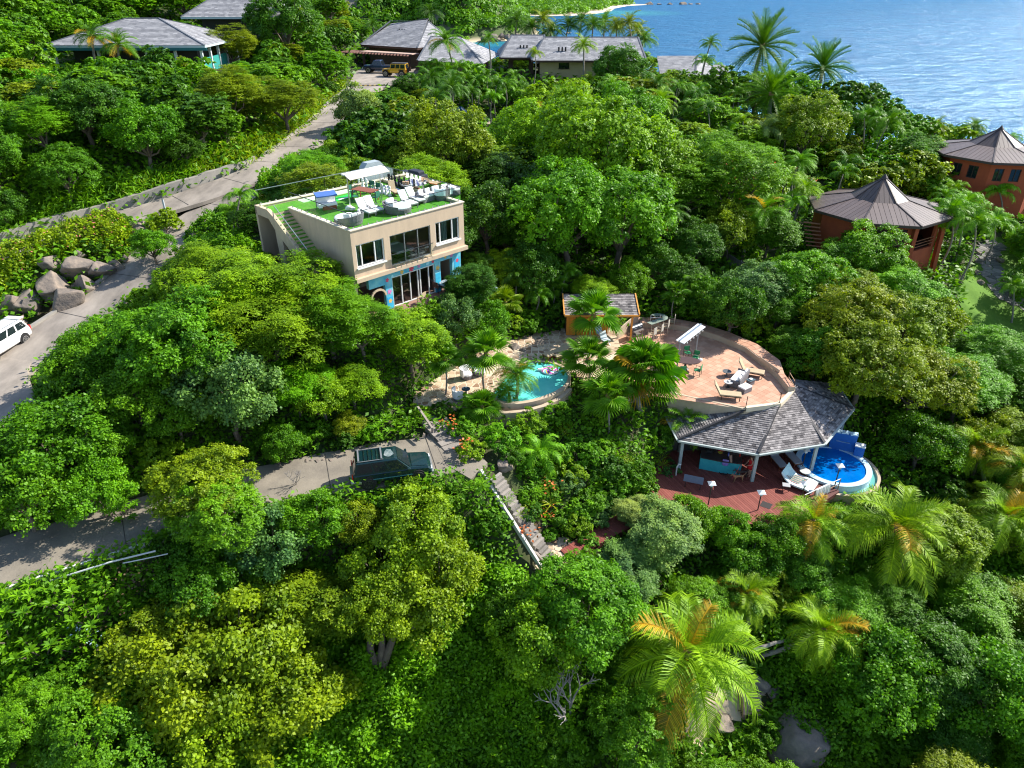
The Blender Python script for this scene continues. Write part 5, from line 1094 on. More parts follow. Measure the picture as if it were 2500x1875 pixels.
for k,(x,y,m) in enumerate(((1466,826,'blue'),(1478,842,'pale'))):
    t=thing('covered_bike' if 0 else 'towel_chair',('blue and white' if k==0 else 'pale grey')+' towel draped over a folding chair behind the fan palms','chair',tuple(W(x,y,.6)),R(30)); b=MB(); b.slab([(-.3,-.25,.45),(.3,-.25,.45),(.3,.25,.5),(-.3,.25,.5)],Z3,.04); b.build('seat',mat('blue_towel',(.15,.3,.6),(.7,.75,.8),3,.9) if k==0 else mat('pale_towel',(.55,.62,.68)),t,world=False); b=MB(); b.slab([(-.3,.25,.5),(.3,.25,.5),(.3,.5,1.0),(-.3,.5,1.0)],Vector((0,-.9,.44)),.04); b.build('backrest',MATS['blue_towel'] if k==0 else MATS['pale_towel'],t,world=False)
    for x_ in (-.27,.27): b=MB(); b.bar((x_,-.25,0),(x_,.3,.5),.03,.03); b.build('leg',STEEL,t,world=False)
# furniture by the mural
chair('beige chair on the dark patio in front of the mural glass doors',tuple(W(1030,740,5.0)),R(150),TAN,FR,None,False); chair('brown chair by the glass doors at the round patio table',tuple(W(1068,714,5.0)),R(60),BROWN,BROWN,None)
rtable('mosaic_table','round grey blue mosaic table at the right end of the mural wall',tuple(W(1098,712,5.03)),.75,.72,mat('mosaic',(.2,.25,.3),(.4,.44,.46),14,.4),DSTEEL,'table')
# --- deck furniture
QZ=-4.5
def dp(px,py,z=QZ): v=W(px,py,z); return (v.x,v.y,z)
def lamp_post(label,loc,h=1.6):
    t=thing('lamp_post',label,'lamp',loc,0,'pagoda capped garden lamps along the deck edge'); b=MB(); b.tube([(0,0,-.3),(0,0,h-.25)],.04,8); b.build('pole',DSTEEL,t,world=False)
    b=MB(); b.box((0,0,h-.12),(.16,.16,.24)); b.build('lantern',mat('lamp_glass',(.6,.66,.68),rough=.3),t,world=False)
    b=MB(); hs=.24; b.add([(-hs,-hs,h),(hs,-hs,h),(hs,hs,h),(-hs,hs,h),(0,0,h+.17),(0,0,h-.02)],[(0,1,4),(1,2,4),(2,3,4),(3,0,4),(1,0,5),(2,1,5),(3,2,5),(0,3,5)]); b.build('cap',mat('grey_cap',(.62,.63,.64),rough=.5),t,world=False)
for (x,y,h_),lb in zip(((1729,1232,1.75),(1850,1245,1.45),(1957,1215,1.2),(2036,1192,1.9),(1958,1142,1.55)),('leftmost pagoda capped lamp post, in front of the bar','pagoda capped lamp post at the hedge in front of the dark hatch','low pagoda capped lamp post by the foot of the double chaise','tall black lamp post with pagoda cap where deck meets the plunge pool','pagoda capped lamp post behind the double chaise under the pavilion eave')): lamp_post(lb,dp(x,y),h_)
# double chaise with towel
t=thing('double_chaise','wide pale blue double chaise with raised head and striped towel on the deck','chaise',dp(1948,1183),R(-38)); PB=mat('aqua_cushion',(.42,.66,.68),(.55,.74,.75),2,.8)
b=MB(); rg=[]
for x,z in ((-1.05,1.0),(-.75,.62),(-.4,.36),(.1,.34),(.7,.36),(1.1,.27)): rg.append([(x,-.72,z),(x,.72,z),(x,.72,z-.12),(x,-.72,z-.12)])
b.loft(rg); b.build('mattress',mat('pale_cushion',(.66,.74,.74),(.56,.68,.69),1.5,.8),t,world=False)
b=MB(); rg=[[(x,-.6,z+.012),(x,.6,z+.012),(x,.6,z),(x,-.6,z)] for x,z in ((-1.04,1.01),(-.75,.63),(-.45,.39))]; b.loft(rg); b.build('head_towel',PB,t,world=False)
for i in range(9): b=MB(); y=-.45+i*.11; b.loft([[(x,y,z+.02),(x,y+.05,z+.02),(x,y+.05,z),(x,y,z)] for x,z in ((-.8+.04*i,.68-.04*i),(-.4,.38),(.1+.05*i,.36))]); b.build('towel_stripe',mat('stripe_green',(.10,.28,.22)) if i%2 else mat('stripe_rose',(.6,.35,.3)),t,world=False)
for x in (-.6,.8):
    for y in (-.6,.6): b=MB(); b.bar((x,y,0),(x,y,.3),.06,.06); b.build('leg',BROWN,t,world=False)
b=MB(); b.box((-.9,0,.35),(.05,1.2,.6)); b.build('head_frame',BROWN,t,world=False)
rtable('drum_table','round dark table with pale lid between the chaise and the pavilion post',dp(1962,1165),.36,.55,mat('pale_lid',(.45,.46,.44)),DSTEEL)
t=thing('side_table','square grey side table beside the double chaise','side table',dp(1917,1196),R(-15)); b=MB(); b.box((0,0,.42),(.5,.42,.04)); b.build('table_top',mat('grey_plastic',(.35,.35,.36)),t,world=False)
for x in (-.2,.2):
    for y in (-.16,.16): b=MB(); b.bar((x,y,0),(x,y,.4),.03,.03); b.build('leg',BLACK,t,world=False)
def wlounge(label,loc,rz): 
    t=lounger(label,loc,rz,mat('grey_pad',(.33,.34,.37)),WOOD,False,'teak loungers under the pavilion roof',R(30))
wlounge('left teak lounger with grey pad in the shade under the pavilion eave',dp(1895,1130),R(-80)); wlounge('right teak lounger with grey pad in the shade under the pavilion eave',dp(1930,1122),R(-78))
t=thing('towel_rail','rail at the deck corner with a white towel hung over it','rail',dp(2000,1225)); a=W(1958,1235,QZ);c=W(2045,1195,QZ)
for h_ in (.45,.9): b=MB(); b.bar(a+Z3*h_,c+Z3*h_,.04,.04); b.build('rail',MATS['rail_brown'] if h_<.6 else WHITE,t)
for f_ in (0,.5,1): p=a.lerp(c,f_); b=MB(); b.bar(p,p+Z3*.92,.05,.05); b.build('post',MATS['rail_brown'],t)
b=MB(); rg=[]; nrm=Vector((.5,-.87,0))
for k in range(13): p=a.lerp(c,.3+.42*k/12); w_=.05*math.sin(k*2.1); rg.append([p+nrm*(.1+w_)+Z3*(.25+.05*math.sin(k)),p+nrm*.05+Z3*.93,p-nrm*.05+Z3*.93,p-nrm*(.08+w_)+Z3*.4])
b.loft(rg,cap=False,closed=False); tag(b.build('white_towel',CUSH),'crumpled white towel hanging over the rail at the deck corner','towel')
t=thing('info_board','slanted grey panel board standing at the left edge of the deck','board',dp(1690,1192),R(-20)); b=MB(); b.slab([(-.65,-.12,.55),(.65,-.12,.55),(.65,.14,.95),(-.65,.14,.95)],Vector((0,-.6,.8)),.05); b.build('panel',mat('slate_panel',(.12,.14,.19),(.16,.18,.22),3,.4),t,world=False)
for x in (-.5,.5): b=MB(); b.bar((x,0,0),(x,0,.7),.05,.05); b.build('leg',DSTEEL,t,world=False)
t=thing('white_bird_lamp','small white curved garden ornament left of the bar','ornament',dp(1650,1160)); b=MB(); b.tube([(0,0,0),(0,0,.7),(.1,0,.95),(.25,0,.9)],.05,8); b.build('stem',WHITE,t,world=False)
def stool(label,loc,rz,m): 
    t=thing('bar_stool',label,'bar stool',loc,rz,'bar stools at the turquoise counter'); b=MB(); b.lathe([(.24,0),(.26,.05),(.24,.1)],(0,0,.72),16); b.build('seat',m,t,world=False); b=MB(); b.box((-.24,0,1.05),(.06,.42,.42)); b.build('backrest',m,t,world=False,bevel=.03)
    b=MB(); b.tube([(0,0,0),(0,0,.72)],.04,8); b.build('stem',BLACK,t,world=False)
    b=MB(); rg=[]
    for k in range(25): a=2*math.pi*k/24; rg.append([(.3*math.cos(a),.3*math.sin(a),.02),(.33*math.cos(a),.33*math.sin(a),.02),(.33*math.cos(a),.33*math.sin(a),.06),(.3*math.cos(a),.3*math.sin(a),.06)])
    b.loft(rg,cap=False); b.bar((-.3,0,.03),(.3,0,.03),.03,.03); b.bar((0,-.3,.03),(0,.3,.03),.03,.03); b.build('foot_ring',BLACK,t,world=False)
stool('black bar stool at the left end of the turquoise counter',dp(1727,1131),R(75),BLACK); stool('lilac backed bar stool in the middle of the turquoise counter',dp(1766,1153),R(75),mat('lilac_pad',(.24,.18,.48)))
# things on the bar
def item(name,label,cat,prof,m,px,py,z=-3.36):
    t=thing(name,label,cat,tuple(W(px,py,z))); b=MB(); b.lathe(prof,(0,0,0),12); b.build('body',m,t,world=False); return t
item('bottle','dark blue bottle on the bar counter','bottle',[(.05,0),(.05,.2),(.02,.26),(.02,.34)],mat('blue_glass',(.02,.05,.3),rough=.1),1778,1113); item('bottle','red bottle on the bar counter near the person','bottle',[(.05,0),(.05,.2),(.02,.26),(.02,.32)],mat('red_glass',(.5,.03,.02),rough=.1),1806,1114)
item('fruit_bowl','bowl of yellow fruit on the bar counter','bowl',[(.08,0),(.18,.1)],mat('fruit_yellow',(.6,.45,.05)),1758,1107); t=thing('red_cooler','red and white cool box on the bar counter','cool box',tuple(W(1760,1100,-3.36)),R(20)); b=MB(); b.box((0,0,.14),(.42,.3,.26)); b.build('body',mat('red_plastic',(.45,.03,.03)),t,world=False); b=MB(); b.box((0,0,.31),(.44,.32,.07)); b.build('lid',WHITE,t,world=False)
# ================================================================ PERSON AND DOGS
def skin(name,m,joints,edges,parent,loc=(0,0,0),sub=2,root=0):
    me=bpy.data.meshes.new(name); me.from_pydata([j[:3] for j in joints],edges,[]); me.materials.append(m); o=bpy.data.objects.new(name,me); col.objects.link(o)
    s=o.modifiers.new('skin','SKIN'); s.use_smooth_shade=True
    sv=me.skin_vertices[0].data if me.skin_vertices else None
    if sv is None: 
        bpy.context.view_layer.objects.active=o
    for i,j in enumerate(joints):
        r=j[3]; r=(r,r) if not hasattr(r,'__len__') else r; sv[i].radius=r; sv[i].use_root=(i==root)
    u=o.modifiers.new('sub','SUBSURF'); u.levels=sub; u.render_levels=sub
    dg=bpy.context.evaluated_depsgraph_get(); e=o.evaluated_get(dg); m2=bpy.data.meshes.new_from_object(e); o.modifiers.clear(); o.data=m2; bpy.data.meshes.remove(me)
    if parent is not None: o.parent=parent
    return o
SKIN=mat('skin',(.50,.27,.18),(.46,.24,.16),5,.55); HAIR=mat('dark_hair',(.05,.03,.02)); RDR=mat('red_dress',(.62,.015,.02),(.5,.01,.015),5,.7)
pr=thing('person','person in a red dress and dark hair holding a red lead under the pavilion','person',dp(1827,1163),R(200))
J=[(0,0,.92,(.13,.10)),(0,0,1.12,(.11,.085)),(0,0,1.32,(.14,.09)),(0,0,1.44,.055),(.02,0,1.52,.075),(.03,0,1.62,.095),(.02,0,1.69,.07),
   (0,.17,1.38,.05),(.10,.22,1.14,.038),(.30,.12,1.10,.028),(.36,.10,1.09,.026),(0,-.17,1.38,.05),(.08,-.22,1.14,.038),(.28,-.16,1.04,.028),(.34,-.15,1.03,.026),
   (0,.09,.84,.085),(.03,.10,.48,.055),(-.02,.10,.10,.038),(.10,.11,.03,.032),(0,-.09,.84,.085),(.0,-.10,.48,.055),(-.08,-.10,.10,.038),(.04,-.11,.03,.032)]
Ed=[(0,1),(1,2),(2,3),(3,4),(4,5),(5,6),(2,7),(7,8),(8,9),(9,10),(2,11),(11,12),(12,13),(13,14),(0,15),(15,16),(16,17),(17,18),(0,19),(19,20),(20,21),(21,22)]
skin('body',SKIN,J,Ed,pr)
b=MB(); rings=[]
for z,rx,ry in ((.72,.21,.25),(.9,.165,.2),(1.08,.13,.155),(1.3,.135,.19),(1.42,.09,.15)): rings.append([(rx*math.cos(2*math.pi*k/16),ry*math.sin(2*math.pi*k/16),z) for k in range(16)])
b.loft(rings); b.build('dress',RDR,pr,world=False,smooth=True); b=MB(); b.ball((-.01,0,1.66),(.115,.105,.12),12,8); b.ball((-.07,0,1.55),(.06,.08,.14),10,6); b.build('hair',HAIR,pr,world=False,smooth=True)
for s_ in (.06,-.12): pass
for (x,y,z) in ((.36,.10,1.09),(.34,-.15,1.03)):
    for k in range(5):
        a=R(-50+25*k) if k<4 else R(70); L_=(.07,.08,.075,.06,.05)[k]; b=MB(); d=Vector((math.cos(a*.4)*.8,math.sin(a)*.35,-.3)); b.tube([Vector((x,y,z)),Vector((x,y,z))+d*L_,Vector((x,y,z))+d*L_*1.3+Vector((0,0,-.02))],[.011,.01,.007],6); b.build('finger',SKIN,pr,world=False)
def dog(label,loc,rz,m,s=1.):
    t=thing('dog',label,'dog',loc,rz); J=[(-.30,0,.50,(.085,.075)),(0,0,.50,(.085,.09)),(.25,0,.50,(.095,.11)),(.38,0,.62,.06),(.47,0,.70,.065),(.58,0,.66,.038),(.64,0,.65,.028),
      (-.33,.07,.40,.055),(-.27,.08,.27,.038),(-.38,.08,.15,.022),(-.36,.08,.02,.022),(-.33,-.07,.40,.055),(-.36,-.08,.26,.038),(-.46,-.08,.14,.022),(-.44,-.08,.02,.022),
      (.26,.08,.36,.045),(.30,.08,.2,.026),(.33,.08,.02,.022),(.26,-.08,.36,.045),(.20,-.08,.2,.026),(.22,-.08,.02,.022),(-.40,0,.54,.03),(-.52,0,.64,.024),(-.58,0,.78,.016)]
    E_=[(0,1),(1,2),(2,3),(3,4),(4,5),(5,6),(0,7),(7,8),(8,9),(9,10),(0,11),(11,12),(12,13),(13,14),(2,15),(15,16),(16,17),(2,18),(18,19),(19,20),(0,21),(21,22),(22,23)]
    J=[(x*s,y*s,z*s,(r[0]*s,r[1]*s) if hasattr(r,'__len__') else r*s) for x,y,z,r in J]; skin('body',m,J,E_,t,sub=1,root=1)
    for y in (-.045,.045): b=MB(); b.add([((.43)*s,y*s,.75*s),(.48*s,y*s,.75*s),(.45*s,y*1.5*s,.85*s),(.45*s,y*.4*s,.76*s)],[(0,1,2),(1,3,2),(3,0,2)]); b.build('ear',m,t,world=False)
    return t
dog('tan dog walking in front of the person on the red deck',dp(1800,1176),R(190),mat('tan_fur',(.36,.19,.09),(.28,.14,.07),6,.9),.95); dog('dark brown dog standing in the shade between the person and the bar',dp(1808,1166),R(185),mat('dark_fur',(.05,.035,.028),(.09,.06,.045),5,.9),1.0)
a=W(1815,1125,-3.42); c=W(1788,1168,-3.95); b=MB(); b.tube([a,a.lerp(c,.5)-Z3*.04,c],.016,6); tag(b.build('dog_lead',mat('lead_red',(.55,.05,.06))),'red and white dog lead running from the hands of the person to the tan dog','lead')
# ================================================================ VEHICLES
def car(name,label,cat,loc,rz,L_,Wd,prof,cab,pm,tilt=0,wr=.36,wb=None,rimm=None,group=None):
    """prof: stations (x,zbottom,ztop,halfwidth) rear to front; cab: (xr0,xf0,zbelt,xr1,xf1,zroof,half base,half roof)"""
    t=thing(name,label,cat,loc,rz,group); b=MB(); rg=[]
    for x,zb,zt,hw_ in prof:
        r_=[(-.86,zb),(-.98,zb+.12),(-1,(zb+zt)/2),(-.97,zt-.1),(-.88,zt)]; rg.append([(x,hw_*y,z) for y,z in r_]+[(x,-hw_*y,z) for y,z in reversed(r_)])
    b.loft(rg); b.build('body',pm,t,world=False,bevel=.03)
    x0,x1,zb,x2,x3,zr,hb,hr_=cab; b=MB(); rg=[]
    lo=[(x0,-hb,zb-.03),(x1,-hb,zb-.03),(x1,hb,zb-.03),(x0,hb,zb-.03)]; hi=[(x2,-hr_,zr),(x3,-hr_,zr),(x3,hr_,zr),(x2,hr_,zr)]
    mid=[tuple(Vector(l).lerp(Vector(h_),.93)) for l,h_ in zip(lo,hi)]; hi=[(x2+.1,-hr_+.09,zr),(x3-.12,-hr_+.09,zr),(x3-.12,hr_-.09,zr),(x2+.1,hr_-.09,zr)]
    b.loft([lo,mid,hi]); b.build('cabin',pm,t,world=False,bevel=.02)
    def gl(name,A,B,C,D,n,u0,u1,v0=.12,v1=.84,par=t):
        A,B,C,D=map(Vector,(A,B,C,D)); P_=lambda u,v:(A.lerp(B,u)).lerp(D.lerp(C,u),v)+Vector(n)*.012; g=MB(); g.slab([P_(u0,v0),P_(u1,v0),P_(u1,v1),P_(u0,v1)],Vector(n),.01); return g.build(name,DGLASS,par,world=False)
    for sgn in (-1,1):
        A=(x0,sgn*hb,zb);B=(x1,sgn*hb,zb);C=(x3,sgn*hr_,zr);D=(x2,sgn*hr_,zr); n=(0,sgn,.15)
        for u0,u1 in ((.05,.33),(.38,.64),(.68,.95)): gl('side_window',A,B,C,D,n,u0,u1)
    gl('windscreen',(x1,-hb,zb),(x1,hb,zb),(x3,hr_,zr),(x3,-hr_,zr),(1,0,.5),.08,.92,.06,.9); gl('rear_window',(x0,-hb,zb),(x0,hb,zb),(x2,hr_,zr),(x2,-hr_,zr),(-1,0,.2),.1,.9,.1,.86)
    xr,xf=wb or (-L_/2+.85,L_/2-.85)
    for x in (xr,xf):
        for sgn in (-1,1):
            y=sgn*(Wd/2-.09); b=MB(); b.lathe([(wr*1.2,-.02),(wr*1.2,.02)],(x,sgn*(Wd/2-.005),wr+.03),24,axis='y'); b.build('wheel_arch',BLACK,t,world=False)
            b=MB(); b.lathe([(wr*.55,-.12),(wr*.95,-.12),(wr,-.07),(wr,.07),(wr*.95,.12),(wr*.55,.12)],(x,y+sgn*.02,wr),26,axis='y'); tw=b.build('wheel',BLACK,t,world=False)
            b=MB(); yy=y+sgn*.13
            for k in range(8): a=2*math.pi*k/8; b.bar((x,yy,wr),(x+wr*.62*math.cos(a),yy,wr+wr*.62*math.sin(a)),.045,.02,up=(0,1,0))
            rr=[]
            for k in range(25): a=2*math.pi*k/24; rr.append([(x+q*math.cos(a),yy+o_,wr+q*math.sin(a)) for q,o_ in ((wr*.58,-.01),(wr*.68,-.01),(wr*.68,.012),(wr*.58,.012))])
            b.loft(rr,cap=False); b.build('rim',rimm or STEEL,tw,world=False) if False else b.build('rim',rimm or STEEL,t,world=False)
    xe=prof[0][0]; 
    for sgn in (-1,1):
        b=MB(); b.box((xe-.005,sgn*(Wd/2-.16),.88),(.06,.16,.34)); b.build('tail_light',mat('tail_red',(.5,.01,.015),rough=.15),t,world=False)
        b=MB(); b.box((prof[-1][0]+.0,sgn*(Wd/2-.28),.72),(.08,.3,.18)); b.build('headlight',mat('headlamp',(.7,.72,.74),rough=.1),t,world=False)
        b=MB(); b.box((x1-.15,sgn*(Wd/2+.08),zb+.06),(.14,.2,.14)); b.build('wing_mirror',pm,t,world=False,bevel=.02)
    return t
GRN=mat('green_car_paint',(.002,.026,.028),(.003,.02,.024),1.2,.3,metal=.25,spec=.5,coat=.5)
SUVP=[(-2.28,.45,.72,.80),(-2.22,.38,1.02,.84),(-1.2,.36,1.06,.87),(.7,.36,1.06,.87),(1.1,.36,1.07,.86),(2.05,.38,.98,.83),(2.25,.42,.80,.78)]
g=car('green_suv','dark green four-wheel-drive wagon with a roof rack parked on the ribbed driveway','car',(-7.05,33.78,.02),R(13.5),4.55,1.74,SUVP,(-2.2,1.05,1.05,-2.0,.28,1.76,.84,.68),GRN,rimm=mat('dull_rim',(.16,.16,.16),rough=.4,metal=.6),wr=.38)
CR=mat('chrome',(.5,.5,.5),rough=.2,metal=1)
for x in (-1.85,-.55): b=MB(); b.bar((x,-.6,1.84),(x,.6,1.84),.09,.05); b.build('roof_bar',mat('rack_grey',(.3,.31,.32),rough=.35,metal=.5),g,world=False)
for k in range(4): x=-1.62+.24*k+.1; b=MB(); b.bar((x,-.55,1.80),(x,.55,1.80),.03,.02); b.build('rack_slat',CR,g,world=False)
for y in (-.6,.6): b=MB(); b.bar((-1.95,y,1.79),(-.45,y,1.79),.04,.03); b.build('roof_rail',MATS['rack_grey'],g,world=False)
b=MB(); b.box((-2.34,0,.52),(.16,1.66,.2)); b.box((-2.1,-.86,.52),(.6,.06,.18)); b.build('rear_bumper',mat('dull_chrome',(.42,.42,.40),rough=.35,metal=.7),g,world=False,bevel=.02); b=MB(); b.box((2.3,0,.5),(.14,1.6,.22)); b.build('front_bumper',MATS['dull_chrome'],g,world=False,bevel=.02)
b=MB(); b.box((1.55,0,1.045),(.9,1.3,.04),M=Matrix.Rotation(R(4.5),3,'Y')); b.build('bonnet_panel',GRN,g,world=False,bevel=.02)
b=MB(); b.slab([(-.12+(.27+.05*math.sin(5*k))*math.cos(k*.4488),(.38+.06*math.cos(3*k))*math.sin(k*.4488),1.765) for k in range(14)],Z3,.002); b.build('faded_patch',mat('faded_lacquer',(.03,.08,.08),(.30,.33,.32),3.5,.5),g,world=False)
b=MB(); b.box((0,-.885,.66),(2.3,.02,.05)); b.build('side_trim',mat('teal_trim_strip',(.05,.18,.18)),g,world=False)
for x in (-.45,.35): b=MB(); b.box((x,-.89,.93),(.14,.02,.035)); b.build('door_handle',CR,g,world=False)
WHC=paint('white_car_paint',(.82,.82,.82)); PSU=[(-2.25,.42,.80,.76),(-2.18,.34,1.0,.83),(-1.3,.30,1.08,.88),(.6,.30,1.04,.88),(1.3,.32,1.0,.87),(2.0,.34,.88,.82),(2.2,.40,.72,.70)]
lw=W(50,840,3.75); ws=car('white_suv','white hatchback wagon with lettering on its rear side window, cut by the left edge','car',(lw.x-.6,lw.y-1.25,3.75),R(-97),4.5,1.76,PSU,(-2.1,.95,1.04,-1.85,.15,1.62,.84,.64),WHC,wr=.36)
b=MB()
for x,z,w_,h_ in ((-1.78,1.45,.5,.035),(-1.85,1.36,.2,.07),(-1.55,1.34,.18,.06),(-1.68,1.24,.16,.08)): b.box((x,.79-(z-1.04)*.33+.045,z),(w_,.012,h_))
o=b.build('window_lettering',WHITE,ws,world=False); o['kind']='stuff'
b=MB(); b.box((-2.0,0,1.66),(.45,1.15,.05)); b.build('spoiler',WHC,ws,world=False,bevel=.02)
for sgn in (-1,1): b=MB(); b.tube([(-1.7,sgn*.55,1.66),(-.2,sgn*.58,1.68)],.02,6); b.build('roof_rail',STEEL,ws,world=False)
YEL=paint('yellow_car_paint',(.75,.42,.015))
JP=[(-2.0,.55,.95,.78),(-1.95,.5,1.1,.8),(.6,.5,1.1,.8),(.75,.5,1.12,.72),(1.85,.55,1.05,.66),(1.95,.6,1.0,.62)]
j=car('yellow_offroader','boxy yellow off-road car with a black hard top in the parking area','car',tuple(W(966,186,12.34)),R(168),4.1,1.75,JP,(-1.95,.62,1.1,-1.9,.4,1.86,.78,.7),YEL,wr=.42,wb=(-1.3,1.3))
b=MB(); b.box((-.75,0,1.88),(2.35,1.45,.09)); b.build('hard_top',mat('black_hardtop',(.05,.045,.045),rough=.6),j,world=False,bevel=.03)
for x in (-1.3,1.3):
    for sgn in (-1,1): b=MB(); b.box((x,sgn*.88,.98),(.95,.28,.06)); b.build('fender',BLACK,j,world=False)
b=MB(); b.tube([(-2.1,-.12,.95),(-2.1,.12,.95)],.0,8) if 0 else b.lathe([(.36,-.1),(.36,.1)],(-2.08,0,1.0),20,axis='y'); b.v=[(-2.08+(y-0)*1.,(x+2.08),z) for x,y,z in b.v]; b.build('spare_wheel',BLACK,j,world=False)
BLU=paint('blue_truck_paint',(.003,.016,.055))
TP=[(-2.7,.55,.9,.85),(-2.65,.5,1.08,.9),(-.5,.5,1.1,.92),(.9,.5,1.1,.92),(2.4,.52,1.12,.88),(2.65,.6,.95,.82)]
tk=car('blue_pickup','dark blue pickup truck parked behind the yellow off-road car','pickup truck',(-21.2,124.4,12.34),R(172),5.4,1.95,TP,(-.6,1.3,1.1,-.3,.75,1.85,.88,.72),BLU,wr=.42,wb=(-1.7,1.7))
b=MB(); b.box((-1.65,0,1.1),(1.9,1.5,.05)); b.build('bed_floor',BLACK,tk,world=False)
# golf cart + blue tarp, speed strip
v=ground(1562,262,.0); t=thing('golf_cart','small white-roofed golf cart in the palm garden','golf cart',tuple(v),R(20)); b=MB(); b.box((0,0,1.85),(1.7,1.2,.08)); b.build('roof',WHITE,t,world=False,bevel=.03); b=MB(); b.box((0,0,.5),(2.2,1.15,.45)); b.build('body',CUSH,t,world=False,bevel=.06)
for x in (-.75,.7):
    for y in (-.52,.52): b=MB(); b.bar((x,y,.6),(x*.95,y,1.83),.04,.04); b.build('roof_post',STEEL,t,world=False); b=MB(); b.lathe([(.22,-.07),(.22,.07)],(x,y,.22),14,axis='y'); b.build('wheel',BLACK,t,world=False)
b=MB(); b.box((-.2,0,.85),(.5,1.0,.3)); b.build('seat',BLACK,t,world=False,bevel=.03)
v=ground(1117,281,.0); t=thing('covered_cart','vehicle under a deep blue cover in the palm garden','covered cart',tuple(v),R(5)); b=MB(); b.loft([[(x,-.6,0),(x,-.6,h_*.8),(x,-.4,h_),(x,.4,h_),(x,.6,h_*.8),(x,.6,0)] for x,h_ in ((-1.3,.6),(-1.1,.9),(.6,1.1),(1.1,.7),(1.3,.5))]); b.build('cover',mat('blue_tarp',(.0,.05,.14),(.0,.08,.18),2,.5),t,world=False)
p=W(862,209,12.33);q=W(940,208,12.33); n_=14; t=thing('speed_strip','dashed yellow and black strip across the road entrance to the parking area','speed strip',tuple(p))
for i in range(n_): b=MB(); b.bar(p.lerp(q,i/n_)+Z3*.02,p.lerp(q,(i+1)/n_)+Z3*.02,.3,.05); b.build('strip_block',mat('strip_yellow',(.7,.45,.05)) if i%2 else BLACK,t)
# ================================================================ BOULDERS
def boulder_mesh(seed):
    r=random.Random(seed); bm=bmesh_ico(4); o=Vector((r.uniform(0,99),r.uniform(0,99),0)); V=[]
    pl=[(Vector((r.uniform(-1,1),r.uniform(-1,1),r.uniform(-.6,1))).normalized(),r.uniform(.45,.8)) for _ in range(12)]
    for v in bm[0]:
        v=Vector(v); v=v*(1+.22*noise.noise(v*1.3+o)+.08*noise.noise(v*3.5+o)+.03*noise.noise(v*9+o))
        for n,d in pl:
            e=v.dot(n)-d
            if e>0: v-=n*e*.96
        V.append(v)
    return V,bm[1]
_ico={}
def bmesh_ico(s):
    if s in _ico: return _ico[s]
    import bmesh
    bm=bmesh.new(); bmesh.ops.create_icosphere(bm,subdivisions=s,radius=1); r=([tuple(v.co) for v in bm.verts],[[v.index for v in f.verts] for f in bm.faces]); bm.free(); _ico[s]=r; return r
BM=[]
for s_ in range(6):
    V,F_=boulder_mesh(s_+3); me=bpy.data.meshes.new('boulder'); me.from_pydata([tuple(v) for v in V],[],F_); me.materials.append(ROCK); me.polygons.foreach_set('use_smooth',[True]*len(F_)); BM.append(me)
def boulder(px,py,rp_,label,k=0,flat=.75,h=None,name='boulder',gr=None):
    g=ground(px,py,0); 
    if g is None: return
    zc=proj(*g)[2]; r_=rp_*1.28*zc/FOC; g=ground(px,py,r_*.35) or g
    o=bpy.data.objects.new(name,BM[k%6]); col.objects.link(o); o.location=g; o.scale=(r_,r_*(.8+.3*rnd.random()),r_*flat); o.rotation_euler=(rnd.uniform(-.3,.3),rnd.uniform(-.3,.3),rnd.uniform(0,6))
    tag(o,label,'boulder',gr or None); return o
for i,(x,y,r_,lb) in enumerate([(122,697,40,'large tan boulder in the middle of the bank beside the sloping drive'),(202,658,38,'broad pale boulder highest on the bank beside the drive'),(212,700,28,'squarish tan boulder standing at the kerb of the sloping drive'),(122,660,26,'grey boulder half under the yellow hedge on the bank'),
 (70,745,40,'long low grey boulder behind the white car'),(165,737,34,'grey wedge boulder against the kerb, below the squarish one'),(184,700,14,'small pale stone between two large boulders on the bank'),(256,668,28,'tall tan boulder at the upper end of the bank'),(284,652,20,'upright pale boulder nearest the top of the kerb'),
 (197,634,16,'rounded grey stone peeping from the hedge above the bank'),(18,745,34,'grey boulder at the left picture edge under the hedge'),(45,790,18,'small rock behind the roof of the white car'),(237,702,9,'fist-shaped small rock at the kerb'),(160,714,9,'small orange-tan rock between boulders'),(306,636,14,'brown rock under the tree at the top of the kerb')]): boulder(x,y,r_,lb,i,.8)
for i,(x,y,r_,lb) in enumerate([(337,566,24,'tan boulder in the planted island by the upper road'),(362,557,18,'pale rounded boulder right of the tan one in the planted island'),(372,574,10,'small dark rock in front of the island boulders')]): boulder(x,y,r_,lb,i+2,.7)
boulder(1935,1800,66,'big smooth grey boulder with a dark mark at the bottom of the picture',1,.7); boulder(1850,1660,28,'grey rock on the sandy ground under the big coconut palm',3,.5); boulder(1885,1700,20,'grey rock beside the sandy clearing',4,.6); boulder(1692,1712,14,'small pale rock at the left of the sandy clearing',5,.6); boulder(1765,1765,34,'dark rock in the middle of the sandy clearing',2,.4)
boulder(1230,1135,22,'brown round rock beside the long stone stairs',0,.8); boulder(1262,1120,12,'small brown rock in the shrubs right of the stairs',3,.8); boulder(1985,645,14,'grey rocks at the foot of the nearer red villa',2,.8)
boulder(1180,880,16,'tan rock edging the upper side of the stone patio',1,.6); boulder(1255,852,18,'tan rock by the fan palm at the patio edge',4,.6); boulder(1318,838,14,'pale grey rock beside the patio steps',5,.7); boulder(1275,862,14,'brown rock behind the kidney pool',0,.7)
